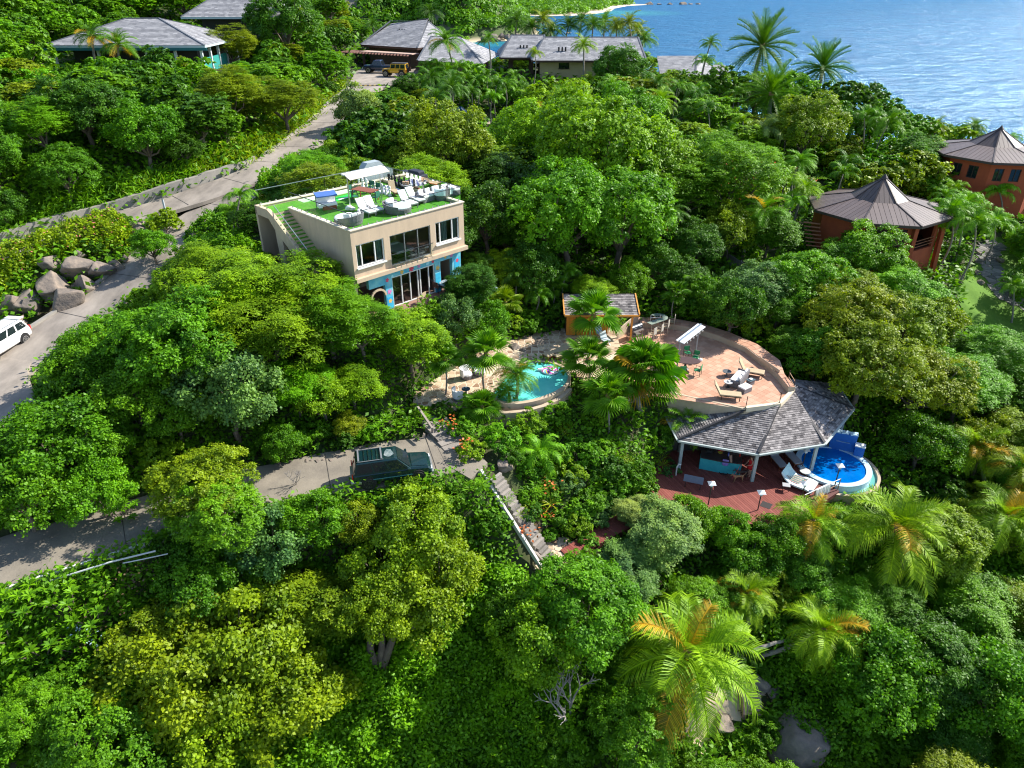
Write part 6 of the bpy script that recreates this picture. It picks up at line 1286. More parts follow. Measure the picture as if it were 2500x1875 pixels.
for i,(x,y) in enumerate([(1008,1070),(1022,1078),(1036,1070),(1048,1064),(760,1128),(775,1130),(790,1126),(806,1130),(822,1124),(748,1136),(2388,620),(2388,642),(2385,668),(2392,690),(2452,690),(2462,706),(2475,722),(2440,640)]):
    boulder(x,y,7 if i<10 else 9,['small rubble stone near the green car, %s of the row edging the driveway'%ORD[i%10],'edging rock beside the garden path on the lawn, %s counted from the far end'%ORD[(i-10)%10]][i>9],i,.8,name='edging_rock',gr=['rubble stones along the upper side of the driveway','edging rocks along the garden path'][i>9])
# curved pink board wall in the sandy clearing
b=MB(); rg=[]
for k in range(9): p=W(1778+42*math.sin(k/8*1.6),1665+72*k/8,-11.0); g=float(H(p.x,p.y)); rg.append([Vector((p.x-.09,p.y,g-.2)),Vector((p.x-.09,p.y,g+.8*math.sin(.5+k/8*2))),Vector((p.x+.09,p.y,g+.8*math.sin(.5+k/8*2))),Vector((p.x+.09,p.y,g-.2))])
b.loft(rg); tag(b.build('curved_wall',mat('pink_plaster',(.55,.32,.24),(.48,.27,.2),2,.8)),'curved pinkish plaster wall in the sandy clearing under the big coconut palm','wall')
g=W(1697,1740,-11.2); g=ground(1697,1738); b=MB(); b.bar(g+Vector((-.6,.5,.3)),g+Vector((.4,-.3,.35)),.25,.05); tag(b.build('plank',mat('pale_plank',(.62,.55,.45))),'short pale plank lying at the left of the sandy clearing','plank')
# utility post by the upper road
g=W(408,533,8.3); t=thing('bollard_post','short grey post in the planted island by the upper road','post',tuple(g)); b=MB(); b.bar((0,0,0),(0,0,1.6),.13,.13); b.build('post_shaft',mat('grey_post2',(.35,.38,.42)),t,world=False); b=MB(); b.box((0,0,1.62),(.18,.18,.06)); b.build('cap',STEEL,t,world=False)
# fallen timber: pale weathered poles in the scrub
for (x0,y0,x1,y1,z),lb in zip(((1830,1594,1945,1565,1.2),(2285,1735,2370,1690,1.4),(1470,1508,1515,1560,1.2)),('pale leaning trunk between the two lower coconut palms','bleached bare branch in the scrub at the lower right','short bleached log among the bright shrubs below the boardwalk')):
    a=ground(x0,y0,z); c=ground(x1,y1,z); b=MB(); m_=a.lerp(c,.5)+Z3*.15; b.tube([a,m_,c],[.13,.11,.08],8); o=tag(b.build('fallen_trunk',mat('bleached_wood',(.42,.38,.34),(.3,.27,.24),3,.85)),lb,'trunk')
# ================================================================ VEGETATION
TONE={'mid green':(.075,.195,.008),'bright green':(.100,.250,.009),'lime green':(.150,.280,.010),'olive green':(.145,.215,.010),'dark green':(.035,.100,.010),'blue green':(.085,.190,.070),'yellow green':(.158,.252,.010),'golden green':(.215,.245,.012),'deep green':(.050,.140,.012),'grey green':(.17,.26,.10)}
def leafquads(c,nrm,L_,Wd,rng,tang=None,droop=.12):
    n=nrm/np.maximum(np.linalg.norm(nrm,axis=1,keepdims=True),1e-6)
    t=rng.randn(*c.shape) if tang is None else tang
    t=t-n*(t*n).sum(1,keepdims=True); t/=np.maximum(np.linalg.norm(t,axis=1,keepdims=True),1e-6); b=np.cross(n,t)
    L_=np.asarray(L_).reshape(-1,1); Wd=np.asarray(Wd).reshape(-1,1)
    V=np.stack([c-t*L_*.5,c+b*Wd*.5+t*L_*.08,c+t*L_*.5-n*L_*droop,c-b*Wd*.5+t*L_*.08],1).reshape(-1,3)
    return V,np.arange(len(c)*4).reshape(-1,4)
def crown_proto(R_,zs,hc,nl,nc,nf,ls,asp,seed,style='billow',limbs=7,trunk=True,tr=.16):
    rng=np.random.RandomState(seed); i=np.arange(int(nl*1.45)); m=len(i); zz=1-2*(i+.5)/m; ph=i*2.39996+rng.rand()*6; rr=np.sqrt(1-zz**2)
    D=np.stack([rr*np.cos(ph),rr*np.sin(ph),zz],1); D=D[D[:,2]>-.38][:nl]; nl=len(D)
    D+=rng.randn(nl,3)*.10; D/=np.linalg.norm(D,axis=1,keepdims=True)
    wob=np.clip(1+.18*np.sin(3*np.arctan2(D[:,1],D[:,0])+seed)+.12*np.sin(2*np.arctan2(D[:,1],D[:,0])+2*seed)+.15*rng.randn(nl),.62,1.38)
    LC=D*R_*(.70*wob)[:,None]*np.array([1,1,zs]); LR=R_*(.19+.20*rng.rand(nl)); ltint=rng.rand(nl)
    LC=np.concatenate([LC,rng.randn(max(3,nl//6),3)*R_*.28*np.array([1,1,zs])]); k2=len(LC)-nl; D=np.concatenate([D,rng.randn(k2,3)]); LR=np.concatenate([LR,np.full(k2,R_*.33)]); ltint=np.concatenate([ltint,rng.rand(k2)]); nl=len(LC)
    up=np.array([0,0,1.])
    v=rng.randn(nl,nc,3)*.8+D[:,None]*.85+up*.45; v/=np.linalg.norm(v,axis=2,keepdims=True)
    cp=LC[:,None]+v*(LR[:,None,None])*(.72+.36*rng.rand(nl,nc,1))*np.array([1,1,.82])
    s=R_*{'billow':.036,'feather':.062,'loose':.058,'fine':.034}[style]; fz={'billow':.6,'feather':.14,'loose':.75,'fine':.7}[style]
    c=cp[:,:,None]+rng.randn(nl,nc,nf,3)*s*np.array([1,1,fz])
    nb={'billow':(.65,.6,.45),'feather':(.25,1.1,.28),'loose':(.5,.5,.6),'fine':(.6,.6,.5)}[style]
    N_=v[:,:,None]*nb[0]+up*nb[1]+rng.randn(nl,nc,nf,3)*nb[2]
    ct=rng.rand(nl,nc); tint=np.clip(.36*ltint[:,None,None]+.40*ct[:,:,None]+.36*rng.rand(nl,nc,nf)-.08,0,1).ravel()
    c=c.reshape(-1,3)+np.array([0,0,hc]); N_=N_.reshape(-1,3); L_=ls*(.7+.6*rng.rand(len(c)))
    V,F_=leafquads(c,N_,L_,L_*asp,rng); me=npmesh('crown',V,F_,LEAF,tint,link=False)
    b=MB(); kk=rng.permutation(nl)[:limbs]; fork=Vector((0,0,hc*.45)); b.tube([(0,0,-.8),(.05*R_*rng.randn(),.04*R_*rng.randn(),hc*.22),fork],[R_*tr*.5,R_*tr*.36,R_*tr*.3],8)
    for q in kk:
        e=Vector(LC[q])*1.02+Vector((0,0,hc)); md=fork.lerp(e,.5)+Vector(rng.randn(3))*.08*R_+Vector((0,0,-.05*R_)); b.tube([fork-Vector((0,0,.1)),md,e],[R_*tr*.26,R_*tr*.14,R_*tr*.05],6,cap=False)
    me2=bpy.data.meshes.new('trunk'); me2.from_pydata([tuple(p) for p in b.v],[],b.f); me2.materials.append(BARK); me2.polygons.foreach_set('use_smooth',[True]*len(me2.polygons))
    return (me,me2,R_,hc)
PRO={}
PRO['billow']=[crown_proto(3.2,.72,3.6,36,36,18,.175,.55,s) for s in (1,2,3,4,5)]
PRO['dome']=[crown_proto(3.2,.66,3.2,44,28,16,.21,.5,s,'feather') for s in (11,12)]
PRO['feather']=[crown_proto(3.2,.60,3.7,36,32,20,.22,.32,s,'feather') for s in (21,22,23)]
PRO['loose']=[crown_proto(3.2,.80,3.9,26,28,22,.195,.8,s,'loose',12) for s in (31,32,33)]
PRO['shrub']=[crown_proto(1.6,.68,1.0,22,20,16,.17,.55,s,'fine',5,tr=.1) for s in (41,42,43)]
PRO['far']=[crown_proto(3.4,.72,3.2,26,16,9,.50,.6,s) for s in (51,52,53)]
PRO['farfeather']=[crown_proto(3.4,.6,3.2,26,16,9,.55,.4,s,'feather') for s in (54,55)]
# rosette shrub: long leaves in whorls
def rosette_proto(R_,n,ll,seed,h=1.2,wd=.26):
    rng=np.random.RandomState(seed); C=[];N_=[];T_=[];tt=[]; b=MB()
    for k in range(n):
        a=2.4*k; r=R_*math.sqrt((k+.5)/n); z=h*(1-.35*(r/R_)**2)+rng.randn()*.1; p=np.array([r*math.cos(a),r*math.sin(a),z]); ax=np.array([p[0]*.25,p[1]*.25,1.]); ax/=np.linalg.norm(ax)
        b.tube([(p[0]*.25,p[1]*.25,-.3),(p[0]*.7,p[1]*.7,z*.5),tuple(p)],[.05,.04,.03],5,cap=False); tq=rng.rand()
        for j in range(15):
            an=j*2.4+rng.rand()*.3; el=.15+.75*(j/15.); d=np.array([math.cos(an)*math.cos(el),math.sin(an)*math.cos(el),math.sin(el)]); L_=ll*(1-.35*j/15)
            c=p+d*L_*.5; nn=ax-d*np.dot(ax,d); C.append((c,nn,d,L_)); tt.append(.3*tq+.45*rng.rand()+.1)
    c=np.array([q[0] for q in C]);nn=np.array([q[1] for q in C]);d=np.array([q[2] for q in C]);L_=np.array([q[3] for q in C])
    V,F_=leafquads(c,nn,L_,L_*wd,rng,tang=d,droop=.18); me=npmesh('crown',V,F_,LEAF,np.array(tt),link=False)
    me2=bpy.data.meshes.new('trunk'); me2.from_pydata([tuple(p) for p in b.v],[],b.f); me2.materials.append(BARK)
    return (me,me2,R_,h*.8)
PRO['rosette']=[rosette_proto(1.6,10,.62,61,1.5,.34),rosette_proto(1.6,9,.66,62,1.5,.34)]
PRO['spiky']=[rosette_proto(.9,7,.75,63,.35,.09),rosette_proto(.9,6,.8,64,.3,.09)]
# ---- palm fronds
def frond_mesh(L_,a0,drp,n,lw,ll,hang,seed,vee=.35):
    rng=np.random.RandomState(seed); P_=[];T_=[]; p=np.array([0.,0,0]); K=26
    for k in range(K+1):
        a=a0-drp*(k/K)**1.5; T_.append(np.array([math.cos(a),0,math.sin(a)])); P_.append(p.copy()); p=p+T_[-1]*L_/K
    P_=np.array(P_);T_=np.array(T_); V=[];F_=[];tn=[]
    for j in range(n):
        f=.12+.88*j/n; x=f*K; i=min(int(x),K-1); q=P_[i]+(P_[i+1]-P_[i])*(x-i); t=T_[i]; nu=np.array([-t[2],0,t[0]])
        le=ll*L_*(math.sin(math.pi*min(1,.12+.80*f))**.6)*(.9+.2*rng.rand())
        for s in (-1,1):
            d=t*(.45+.25*f)+np.array([0,s,0])*.85+nu*(vee+.15*rng.randn()); d/=np.linalg.norm(d); w_=t*lw*L_*.5
            m_=q+d*le*.55; e=q+d*le+np.array([0,0,-hang*le*(.6+.5*rng.rand())]); m_[2]-=hang*le*.12; k=len(V)
            V+=[q-w_,q+w_,m_+w_*.9,m_-w_*.9,e]; F_+=[(k,k+1,k+2,k+3),(k+3,k+2,k+4,k+4)]; v=.2+.6*rng.rand(); tn+=[v,v]
    k=len(V)
    for j in range(0,K+1,2):
        w_=.012*L_*(1-.8*j/K)+.004; V+=[P_[j]+np.array([0,-w_,-w_]),P_[j]+np.array([0,w_,-w_]),P_[j]+np.array([0,0,w_*1.3])]
    for j in range(K//2):
        a=k+3*j
        for u,w__ in ((0,1),(1,2),(2,0)): F_.append((a+u,a+w__,a+3+w__,a+3+u)); tn.append(.95)
    me=bpy.data.meshes.new('frond'); me.from_pydata([tuple(v) for v in V],[],[tuple(dict.fromkeys(f)) for f in F_]); me.materials.append(FROND); at=me.attributes.new('tint','FLOAT','FACE'); at.data.foreach_set('value',tn); return me
def fan_mesh(L_,a0,seed,nseg=22,spread=R(118),split=.45,hang=.25,flat=.12):
    rng=np.random.RandomState(seed); V=[];F_=[];tn=[]; d=np.array([math.cos(a0),0,math.sin(a0)]); pe=d*L_*.45; nu=np.array([-d[2],0,d[0]])
    V+=[(0,-.02,0),(0,.02,0),tuple(pe+[0,.015,0]),tuple(pe+[0,-.015,0])]; F_.append((0,1,2,3)); tn.append(.9); up=np.array([0,0,1.])
    r1=L_*.62
    for j in range(nseg):
        a=-spread+2*spread*(j+.5)/nseg; da=spread/nseg; rr=r1*(.80+.2*math.cos(a*.8))
        def pt(an,r,fold): return pe+(d*math.cos(an)+np.array([0,1,0])*math.sin(an))*r+nu*(flat*r*(1-math.cos(an))+fold)
        k=len(V); mid=split*rr; V+=[tuple(pe),tuple(pt(a-da,mid,-.02*L_)),tuple(pt(a,mid,.035*L_)),tuple(pt(a+da,mid,-.02*L_)),tuple(pt(a,rr,0)-up*hang*rr*(.5+.5*rng.rand())),tuple(pt(a-da*.35,rr*.8,.0)-up*hang*.3*rr),tuple(pt(a+da*.35,rr*.8,.0)-up*hang*.3*rr)]
        F_+=[(k,k+1,k+2),(k,k+2,k+3),(k+1,k+5,k+2),(k+2,k+6,k+3),(k+5,k+4,k+2),(k+2,k+4,k+6)]; v=.2+.5*rng.rand(); tn+=[v,v*.8,v,v*.8,v,v*.8]
    me=bpy.data.meshes.new('frond'); me.from_pydata([tuple(v) for v in V],[],F_); me.materials.append(FROND); at=me.attributes.new('tint','FLOAT','FACE'); at.data.foreach_set('value',tn); return me
FR_={'coconut':[frond_mesh(1,R(a),R(d_),44,.015,.30,h_,s) for a,d_,h_,s in ((68,75,.25,1),(40,85,.45,2),(12,70,.7,3),(-12,45,.8,4))],
 'royal':[frond_mesh(1,R(a),R(d_),36,.022,.26,h_,s,.1) for a,d_,h_,s in ((75,120,.5,5),(50,130,.7,6),(25,110,.9,7))],
 'date':[frond_mesh(1,R(a),R(d_),40,.012,.20,h_,s,.5) for a,d_,h_,s in ((75,25,.05,8),(45,35,.05,9),(12,40,.1,10),(-25,30,.15,11))],
 'fan':[fan_mesh(1,R(a),s) for a,s in ((72,1),(45,2),(15,3),(-15,4))],
 'wash':[fan_mesh(1,R(a),s,26,R(110),.35,.5) for a,s in ((70,5),(40,6),(10,7),(-30,8))]}
NF={'coconut':25,'royal':13,'date':44,'fan':16,'wash':34}
def frond_set(kind,rng,n=None):
    out=[]; n=n or NF[kind]; M_=FR_[kind]
    for i in range(n):
        f=(i+.5)/n; k=min(int(f*len(M_)),len(M_)-1); out.append((M_[k],i*2.39996+rng.uniform(-.25,.25),rng.uniform(-.18,.18),rng.uniform(.85,1.08)*(1 if f>.15 else .8)))
    return out
_pc={}
def palm_crown_mesh(kind,v):
    if (kind,v) in _pc: return _pc[kind,v]
    rng=random.Random(v*7+len(kind)); V=[];F_=[];tn=[]
    for me,az,tl,s in frond_set(kind,rng):
        M=Matrix.Rotation(az,4,'Z')@Matrix.Rotation(-tl,4,'Y')@Matrix.Scale(s,4); k=len(V); V+=[tuple(M@q.co) for q in me.vertices]; F_+=[[a+k for a in p.vertices] for p in me.polygons]; tn+=[d.value for d in me.attributes['tint'].data]
    m=bpy.data.meshes.new('crown'); m.from_pydata(V,[],F_); m.materials.append(FROND); at=m.attributes.new('tint','FLOAT','FACE'); at.data.foreach_set('value',tn); _pc[kind,v]=m; return m
VEG=[]   # (object, tone, noun, px, py)
LM=[('the cream two-storey house',(930,560)),('the green car',(930,1140)),('the white car at the left edge',(20,800)),('the kidney-shaped pool',(1290,930)),('the terracotta terrace',(1680,880)),('the shingled deck pavilion',(1830,1040)),('the round blue plunge pool',(2040,1140)),
 ('the nearer red villa',(2130,520)),('the farther red villa',(2430,390)),('the yellow off-road car',(965,170)),('the hip-roofed hillside house',(330,100)),('the long grey-roofed house',(1400,140)),('the orange shed',(1450,770)),('the boulder bank',(180,690)),
 ('the shaded lower driveway',(170,1340)),('the long stone stairs',(1250,1270)),('the big smooth boulder',(1935,1800)),('the sunlit lawn',(2430,770)),('the upper road',(500,470)),('the grey panel fence',(1750,630)),('the shore house',(1700,155)),('the sandy clearing',(1760,1740)),('the rooftop turf deck',(860,480)),('the bottom left corner',(0,1875)),('the bottom edge',(1100,1875)),('the bottom right corner',(2500,1875)),('the deck walkway',(1500,1270)),('the parking area',(900,200)),('the right edge',(2500,1150)),('the top left corner',(0,0)),('the uphill house',(480,40))]
def newobj(name,me,parent,color,loc=(0,0,0),rot=(0,0,0),s=(1,1,1)):
    o=bpy.data.objects.new(name,me); col.objects.link(o); o.parent=parent; o.location=loc; o.rotation_euler=rot; o.scale=s; o.color=(*color,1); return o
def jitter(c,k=.13):
    f=1+rnd.uniform(-k,k); h=rnd.uniform(-k,k)*.8; return (c[0]*f*(1+h),c[1]*f,c[2]*f)
KPAL=[]
OCC=[]  # placed crowns x,y,r
def tree(x,y,R_,kind,tone,noun=None,hz=1.,name=None,sink=0,z=None):
    P_=PRO[kind]; me,me2,R0,hc=P_[rnd.randrange(len(P_))]; s=R_/R0; z=float(H(x,y)) if z is None else z
    nm=name or ('shrub' if kind in ('shrub','rosette','spiky') else 'feathery_tree' if 'feather' in kind else 'broadleaf_tree'); noun=noun or {'billow':'billowing tree','dome':'dense domed tree','feather':'feathery tree','loose':'loose-leaved tree','shrub':'bush','far':'rounded tree','farfeather':'feathery crowned tree','rosette':'whorl-leaved shrub','spiky':'spiky plant'}[kind]
    t=bpy.data.objects.new(nm,None); col.objects.link(t); t.location=(x,y,z-sink); t.rotation_euler=(0,0,rnd.uniform(0,6.28)); t.scale=(s,s*rnd.uniform(.92,1.08),s*hz*rnd.uniform(.92,1.08)); t['category']='shrub' if nm=='shrub' else 'tree'
    c=jitter(TONE[tone]); newobj('crown',me,t,c); newobj('trunk',me2,t,c)
    px,py,zc=proj(x,y,z+hc*s*hz); VEG.append((t,tone,noun,px,py)); OCC.append((x,y,R_)); return t
def tree_at(px,py,Rp,kind,tone,noun=None,hz=1.,hscale=1.):
    """a tree whose crown centre shows at (px,py) with radius Rp pixels"""
    R0,hc=PRO[kind][0][2:]; R_=2.5
    for _ in range(4):
        g=ground(px,py,hc*R_/R0*hz*hscale)
        if g is None: return
        R_=Rp*proj(*g)[2]/FOC
    return tree(g.x,g.y,R_,kind,tone,noun,hz,sink=0)
def palm(bp,cp,R_,kind,tone,near=True,noun=None):
    rng=random.Random(int(cp.x*31+cp.y*17)); t=bpy.data.objects.new('palm_tree',None); col.objects.link(t); t.location=bp; t['category']='palm tree'
    d=cp-bp; b=MB(); n=7; bow=Vector((rng.uniform(-.1,.1),rng.uniform(-.1,.1),0))*d.length; r0={'coconut':.16,'royal':.10,'date':.26,'fan':.09,'wash':.2}[kind]*(R_/2.2)**.5
    pts=[d*(k/n)+bow*math.sin(math.pi*k/n) for k in range(n+1)]; pts[0]=pts[0]-Z3*.5
    b.tube(pts,[r0*(1.5 if k==0 else 1-.35*k/n) for k in range(n+1)],9); o=b.build('trunk',PBARK,None,smooth=True); o.parent=t
    c=jitter(TONE[tone],.08)
    if near:
        for me,az,tl,s in frond_set(kind,rng):
            cc=c
            if rng.random()<.12 and kind in('coconut','wash'): cc=(.36,.25,.03)
            newobj('frond',me,t,cc,tuple(d),(0,-tl,az),(s*R_*1.12,)*3)
        if kind in ('coconut','wash','fan','date'):
            b=MB(); b.ball(d-Z3*.12*R_*.3,(.10*R_,.10*R_,.13*R_),8,5); o=b.build('crown_heart',mat('palm_heart',(.28,.17,.07),(.18,.12,.05),6,.9),None); o.parent=t
            if kind=='wash':
                b=MB(); b.lathe([(.10*R_,-.75*R_),(.24*R_,-.6*R_),(.16*R_,-.1*R_)],tuple(d),12); o=b.build('dead_skirt',mat('dead_fronds',(.24,.15,.07),(.14,.09,.04),5,.95),None); o.parent=t
    else: newobj('crown',palm_crown_mesh(kind,rng.randrange(3)),t,c,tuple(d),(0,0,rng.uniform(0,6)),(R_*1.1,)*3)
    px,py,zc_=proj(*cp)
    if near: rr_=R_*FOC/zc_*.62; KPAL.append((np.array([(px-rr_,py-rr_*.7),(px+rr_,py-rr_*.7),(px+rr_,py+rr_*.8),(px-rr_,py+rr_*.8)]),zc_+.5))
    VEG.append((t,tone,noun or {'coconut':'coconut palm','royal':'arching feather palm','date':'stiff date palm','fan':'fan palm','wash':'shaggy fan palm'}[kind],px,py)); return t
def palm_at(cx,cy,bx,by,Rp,kind,tone='bright green',near=None,hmax=None):
    """base at pixel (bx,by) on the ground, crown heart seen at (cx,cy)"""
    g=ground(bx,by)
    if g is None: return
    zc=proj(*g)[2]; up=(by-cy)*zc/FOC/.95; cp=None
    for _ in range(6):
        z=g.z+up; v=ray(cx,cy); tt=(g.y)/v[1]; cp=Vector((v[0]*tt,g.y,CZ+v[2]*tt)); up=cp.z-g.z; break
    R_=Rp*proj(*cp)[2]/FOC; return palm(g,cp,R_,kind,tone,Rp>=44 if near is None else near)
def palm_y(cx,cy,Y,Rp,kind,tone,near=None):
    v=ray(cx,cy); t_=Y/v[1]; cp=Vector((v[0]*t_,Y,CZ+v[2]*t_)); bp=Vector((cp.x+rnd.uniform(-.8,.8),Y,float(H(cp.x,Y)))); R_=Rp*proj(*cp)[2]/FOC; return palm(bp,cp,R_,kind,tone,Rp>=44 if near is None else near)
def tree_y(cx,cy,Y,Rp,kind,tone,noun=None):
    v=ray(cx,cy); t_=Y/v[1]; x=v[0]*t_; zc=CZ+v[2]*t_; g=float(H(x,Y)); R0,hc=PRO[kind][0][2:]; R_=Rp*proj(x,Y,zc)[2]/FOC; tree(x,Y,R_,kind,tone,noun,z=zc-hc*R_/R0)
# ---- palms from the photograph: crown x,y, base x,y, radius (pixels), kind, tone
for a in [(1187,862,1184,968,66,'fan','bright green'),(1086,878,1087,978,50,'fan','mid green'),(1262,915,1248,1012,58,'coconut','mid green'),(1240,955,1254,1010,34,'coconut','mid green'),
 (1436,876,1440,945,66,'fan','mid green'),(1449,768,1447,850,70,'fan','bright green'),(1484,965,1487,1066,66,'fan','bright green'),(1570,905,1562,1010,92,'wash','bright green'),(1177,992,1178,1035,52,'fan','bright green'),
 (1234,738,1234,790,46,'fan','yellow green'),(1672,1035,1655,1120,62,'coconut','bright green'),(1318,1108,1320,1150,72,'royal','bright green'),
 (1680,1595,1700,1745,178,'coconut','lime green'),(1824,1450,1826,1530,78,'coconut','lime green'),(2011,1538,1840,1605,98,'coconut','lime green'),(1985,1272,1960,1370,88,'coconut','lime green'),(2190,1288,2200,1420,140,'coconut','lime green'),
 (2456,1262,2440,1380,95,'coconut','lime green'),(2385,1095,2400,1200,78,'coconut','lime green'),(2500,1150,2480,1280,80,'coconut','olive green'),
 (2324,520,2290,655,70,'royal','bright green'),(2382,545,2338,695,66,'royal','bright green'),(2353,500,2330,640,66,'royal','bright green'),(2430,545,2400,640,60,'royal','bright green'),
 (2167,305,2136,431,60,'royal','mid green'),(2110,288,2092,405,56,'royal','mid green'),(1868,322,1857,412,62,'royal','grey green'), 
 (1441,202,1438,248,38,'royal','yellow green'),(1300,255,1297,305,46,'coconut','lime green'),(587,478,600,600,44,'royal','bright green'),(568,516,572,600,38,'royal','mid green'),(1316,720,1300,775,44,'royal','mid green'),(1262,675,1255,760,46,'royal','deep green'),(1385,665,1375,740,42,'royal','mid green'),(1350,700,1345,760,36,'fan','mid green'),
 (1650,715,1645,800,36,'fan','mid green'),(1690,690,1690,760,40,'royal','mid green'),(1865,515,1810,640,66,'coconut','bright green'),(1620,520,1610,640,60,'coconut','deep green'),
 (1050,30,1050,80,30,'coconut','dark green'),(910,60,912,110,26,'coconut','deep green'),(2440,470,2430,545,46,'royal','bright green'),(2475,700,2470,790,44,'royal','mid green'),(2330,440,2325,500,40,'coconut','mid green'),(2405,420,2400,470,34,'royal','bright green')]: palm_at(*a)
for x,y in [(1262,52),(1298,66),(1325,50),(1388,62),(1420,50),(1448,62),(1476,54),(1505,66),(1535,56),(1556,78),(1572,96),(1345,74)]: palm_y(x,y,146+rnd.uniform(-4,6),36,'coconut',rnd.choice(['mid green','deep green','olive green']),False)
for q in [(1425,110,119,34,'coconut','lime green'),(1306,132,120,26,'royal','yellow green'),(1192,95,124,26,'coconut','mid green'),(1088,100,112,48,'coconut','mid green'),(225,88,92,46,'coconut','deep green'),(287,108,91,48,'coconut','mid green'),(1862,112,118,84,'date','deep green'),(2010,165,112,72,'date','deep green'),(1882,228,104,78,'date','mid green'),(2286,308,98,30,'coconut','olive green'),(2378,310,98,34,'coconut','mid green'),(1735,105,128,26,'coconut','mid green'),(1050,30,150,34,'coconut','dark green'),(1720,150,122,34,'royal','mid green')]: palm_y(*q)
for q in [(1510,160,117,64,'billow','deep green'),(1760,205,112,44,'far','mid green'),(1830,215,112,44,'far','mid green'),(1930,225,108,60,'far','bright green'),(2060,250,104,58,'far','deep green'),(2120,240,106,50,'far','deep green'),(2160,280,100,50,'far','mid green'),(2230,310,97,46,'far','bright green'),(2320,330,100,40,'far','bright green'),(1500,205,118,44,'far','deep green'),(2010,300,98,60,'far','mid green')]: tree_y(*q)
for q in [(2560,600,72,95,'billow','bright green'),(2600,700,63,110,'billow','mid green'),(2545,860,55,60,'feather','bright green')]: tree_y(*q)
for x,y,b_ in [(1045,168,225),(1068,160,228),(1092,172,240),(1120,165,245),(1138,195,262),(1166,200,270),(1188,188,262),(1212,208,285),(1235,215,280),(1110,205,262),(1152,228,295),(1085,205,255),(1255,190,250),(1010,195,240),(1272,215,275),(1030,205,250),(1200,240,300)]: palm_at(x,y,x+rnd.uniform(-8,8),b_+10,34,'royal',rnd.choice(['mid green','deep green','bright green']),False)
# ---- notable trees: x, y, radius (pixels), kind, tone
for a in [(1020,1285,102,'loose','yellow green'),(950,1370,112,'loose','yellow green'),(1060,1400,112,'loose','yellow green'),(1000,1480,110,'loose','yellow green'),(880,1300,60,'loose','yellow green'),
 (590,1600,160,'loose','olive green'),(430,1680,150,'loose','yellow green'),(700,1710,140,'loose','yellow green'),(520,1790,130,'loose','yellow green'),(380,1560,90,'loose','yellow green'),(770,1490,115,'dome','olive green'),
 (1430,1490,140,'billow','bright green'),(1310,1590,110,'loose','lime green'),(1340,1530,80,'billow','bright green'),(1540,1390,78,'dome','blue green'),(1620,1310,92,'dome','grey green'),(1545,1262,46,'dome','grey green'),(1680,1285,66,'loose','bright green'),(1775,1300,56,'loose','bright green'),(1830,1370,70,'loose','mid green'),(1890,1330,70,'loose','mid green'),(1960,1390,70,'billow','mid green'),
 (120,1110,125,'loose','mid green'),(40,1200,110,'loose','mid green'),(230,1190,85,'loose','bright green'),(250,1080,70,'loose','mid green'),(490,1190,112,'billow','yellow green'),(540,1290,110,'billow','bright green'),(660,1350,105,'loose','blue green'),(480,1420,100,'loose','mid green'),(600,1430,80,'loose','mid green'),(770,1300,80,'loose','mid green'),
 (440,860,140,'billow','mid green'),(300,850,105,'billow','bright green'),(210,900,90,'loose','mid green'),(330,960,90,'loose','mid green'),(590,740,130,'feather','lime green'),(720,700,125,'feather','lime green'),(650,830,130,'feather','lime green'),(800,770,105,'feather','bright green'),(520,660,90,'feather','lime green'),(860,650,70,'feather','bright green'),(880,820,85,'feather','bright green'),(1000,840,90,'dome','lime green'),(570,980,115,'loose','blue green'),(430,1010,80,'loose','mid green'),(370,600,46,'loose','bright green'),(790,990,62,'loose','lime green'),(720,940,85,'feather','bright green'),
 (1450,380,160,'billow','lime green'),(1340,330,110,'billow','lime green'),(1580,400,130,'billow','lime green'),(1380,520,140,'billow','bright green'),(1520,530,140,'billow','bright green'),(1640,470,100,'feather','bright green'),(1290,470,95,'billow','deep green'),(1085,360,110,'billow','olive green'),(990,400,70,'billow','olive green'),(1180,430,85,'dome','dark green'),(1600,640,60,'loose','deep green'),(1780,440,120,'feather','bright green'),(1830,400,70,'feather','bright green'),(1400,270,80,'billow','lime green'),(1530,290,90,'billow','bright green'),
 (1965,320,88,'billow','olive green'),(1975,260,50,'billow','bright green'),(2120,250,58,'dome','deep green'),(2070,290,45,'dome','deep green'),(2240,390,70,'dome','mid green'),(2110,625,88,'billow','bright green'),(2030,650,60,'billow','mid green'),(2190,665,50,'loose','mid green'),(1960,690,100,'billow','bright green'),(1850,720,85,'dome','blue green'),(1790,760,70,'loose','deep green'),(2080,780,120,'billow','olive green'),(2200,800,110,'billow','yellow green'),(2110,900,120,'billow','olive green'),(2240,930,110,'billow','olive green'),(2000,860,75,'billow','mid green'),(2350,950,100,'feather','bright green'),(2440,880,90,'feather','bright green'),
 (1610,215,44,'billow','olive green'),(690,60,90,'billow','deep green'),(560,110,60,'feather','olive green'),(820,395,52,'billow','lime green'),(690,240,75,'feather','olive green'),(560,230,75,'feather','olive green'),(880,270,64,'loose','grey green'),(830,455,40,'billow','bright green'),(960,255,40,'dome','mid green'),(990,215,36,'dome','deep green'),(1150,700,60,'dome','dark green'),(1110,780,60,'loose','blue green'),(1195,800,55,'loose','mid green'),(1170,660,45,'billow','deep green'),
 (850,1040,40,'billow','olive green'),(260,1420,60,'rosette','mid green') if 0 else (690,1090,50,'loose','mid green'),(1650,1570,60,'billow','bright green') if 0 else (1240,1480,60,'billow','mid green')]: tree_at(*a)
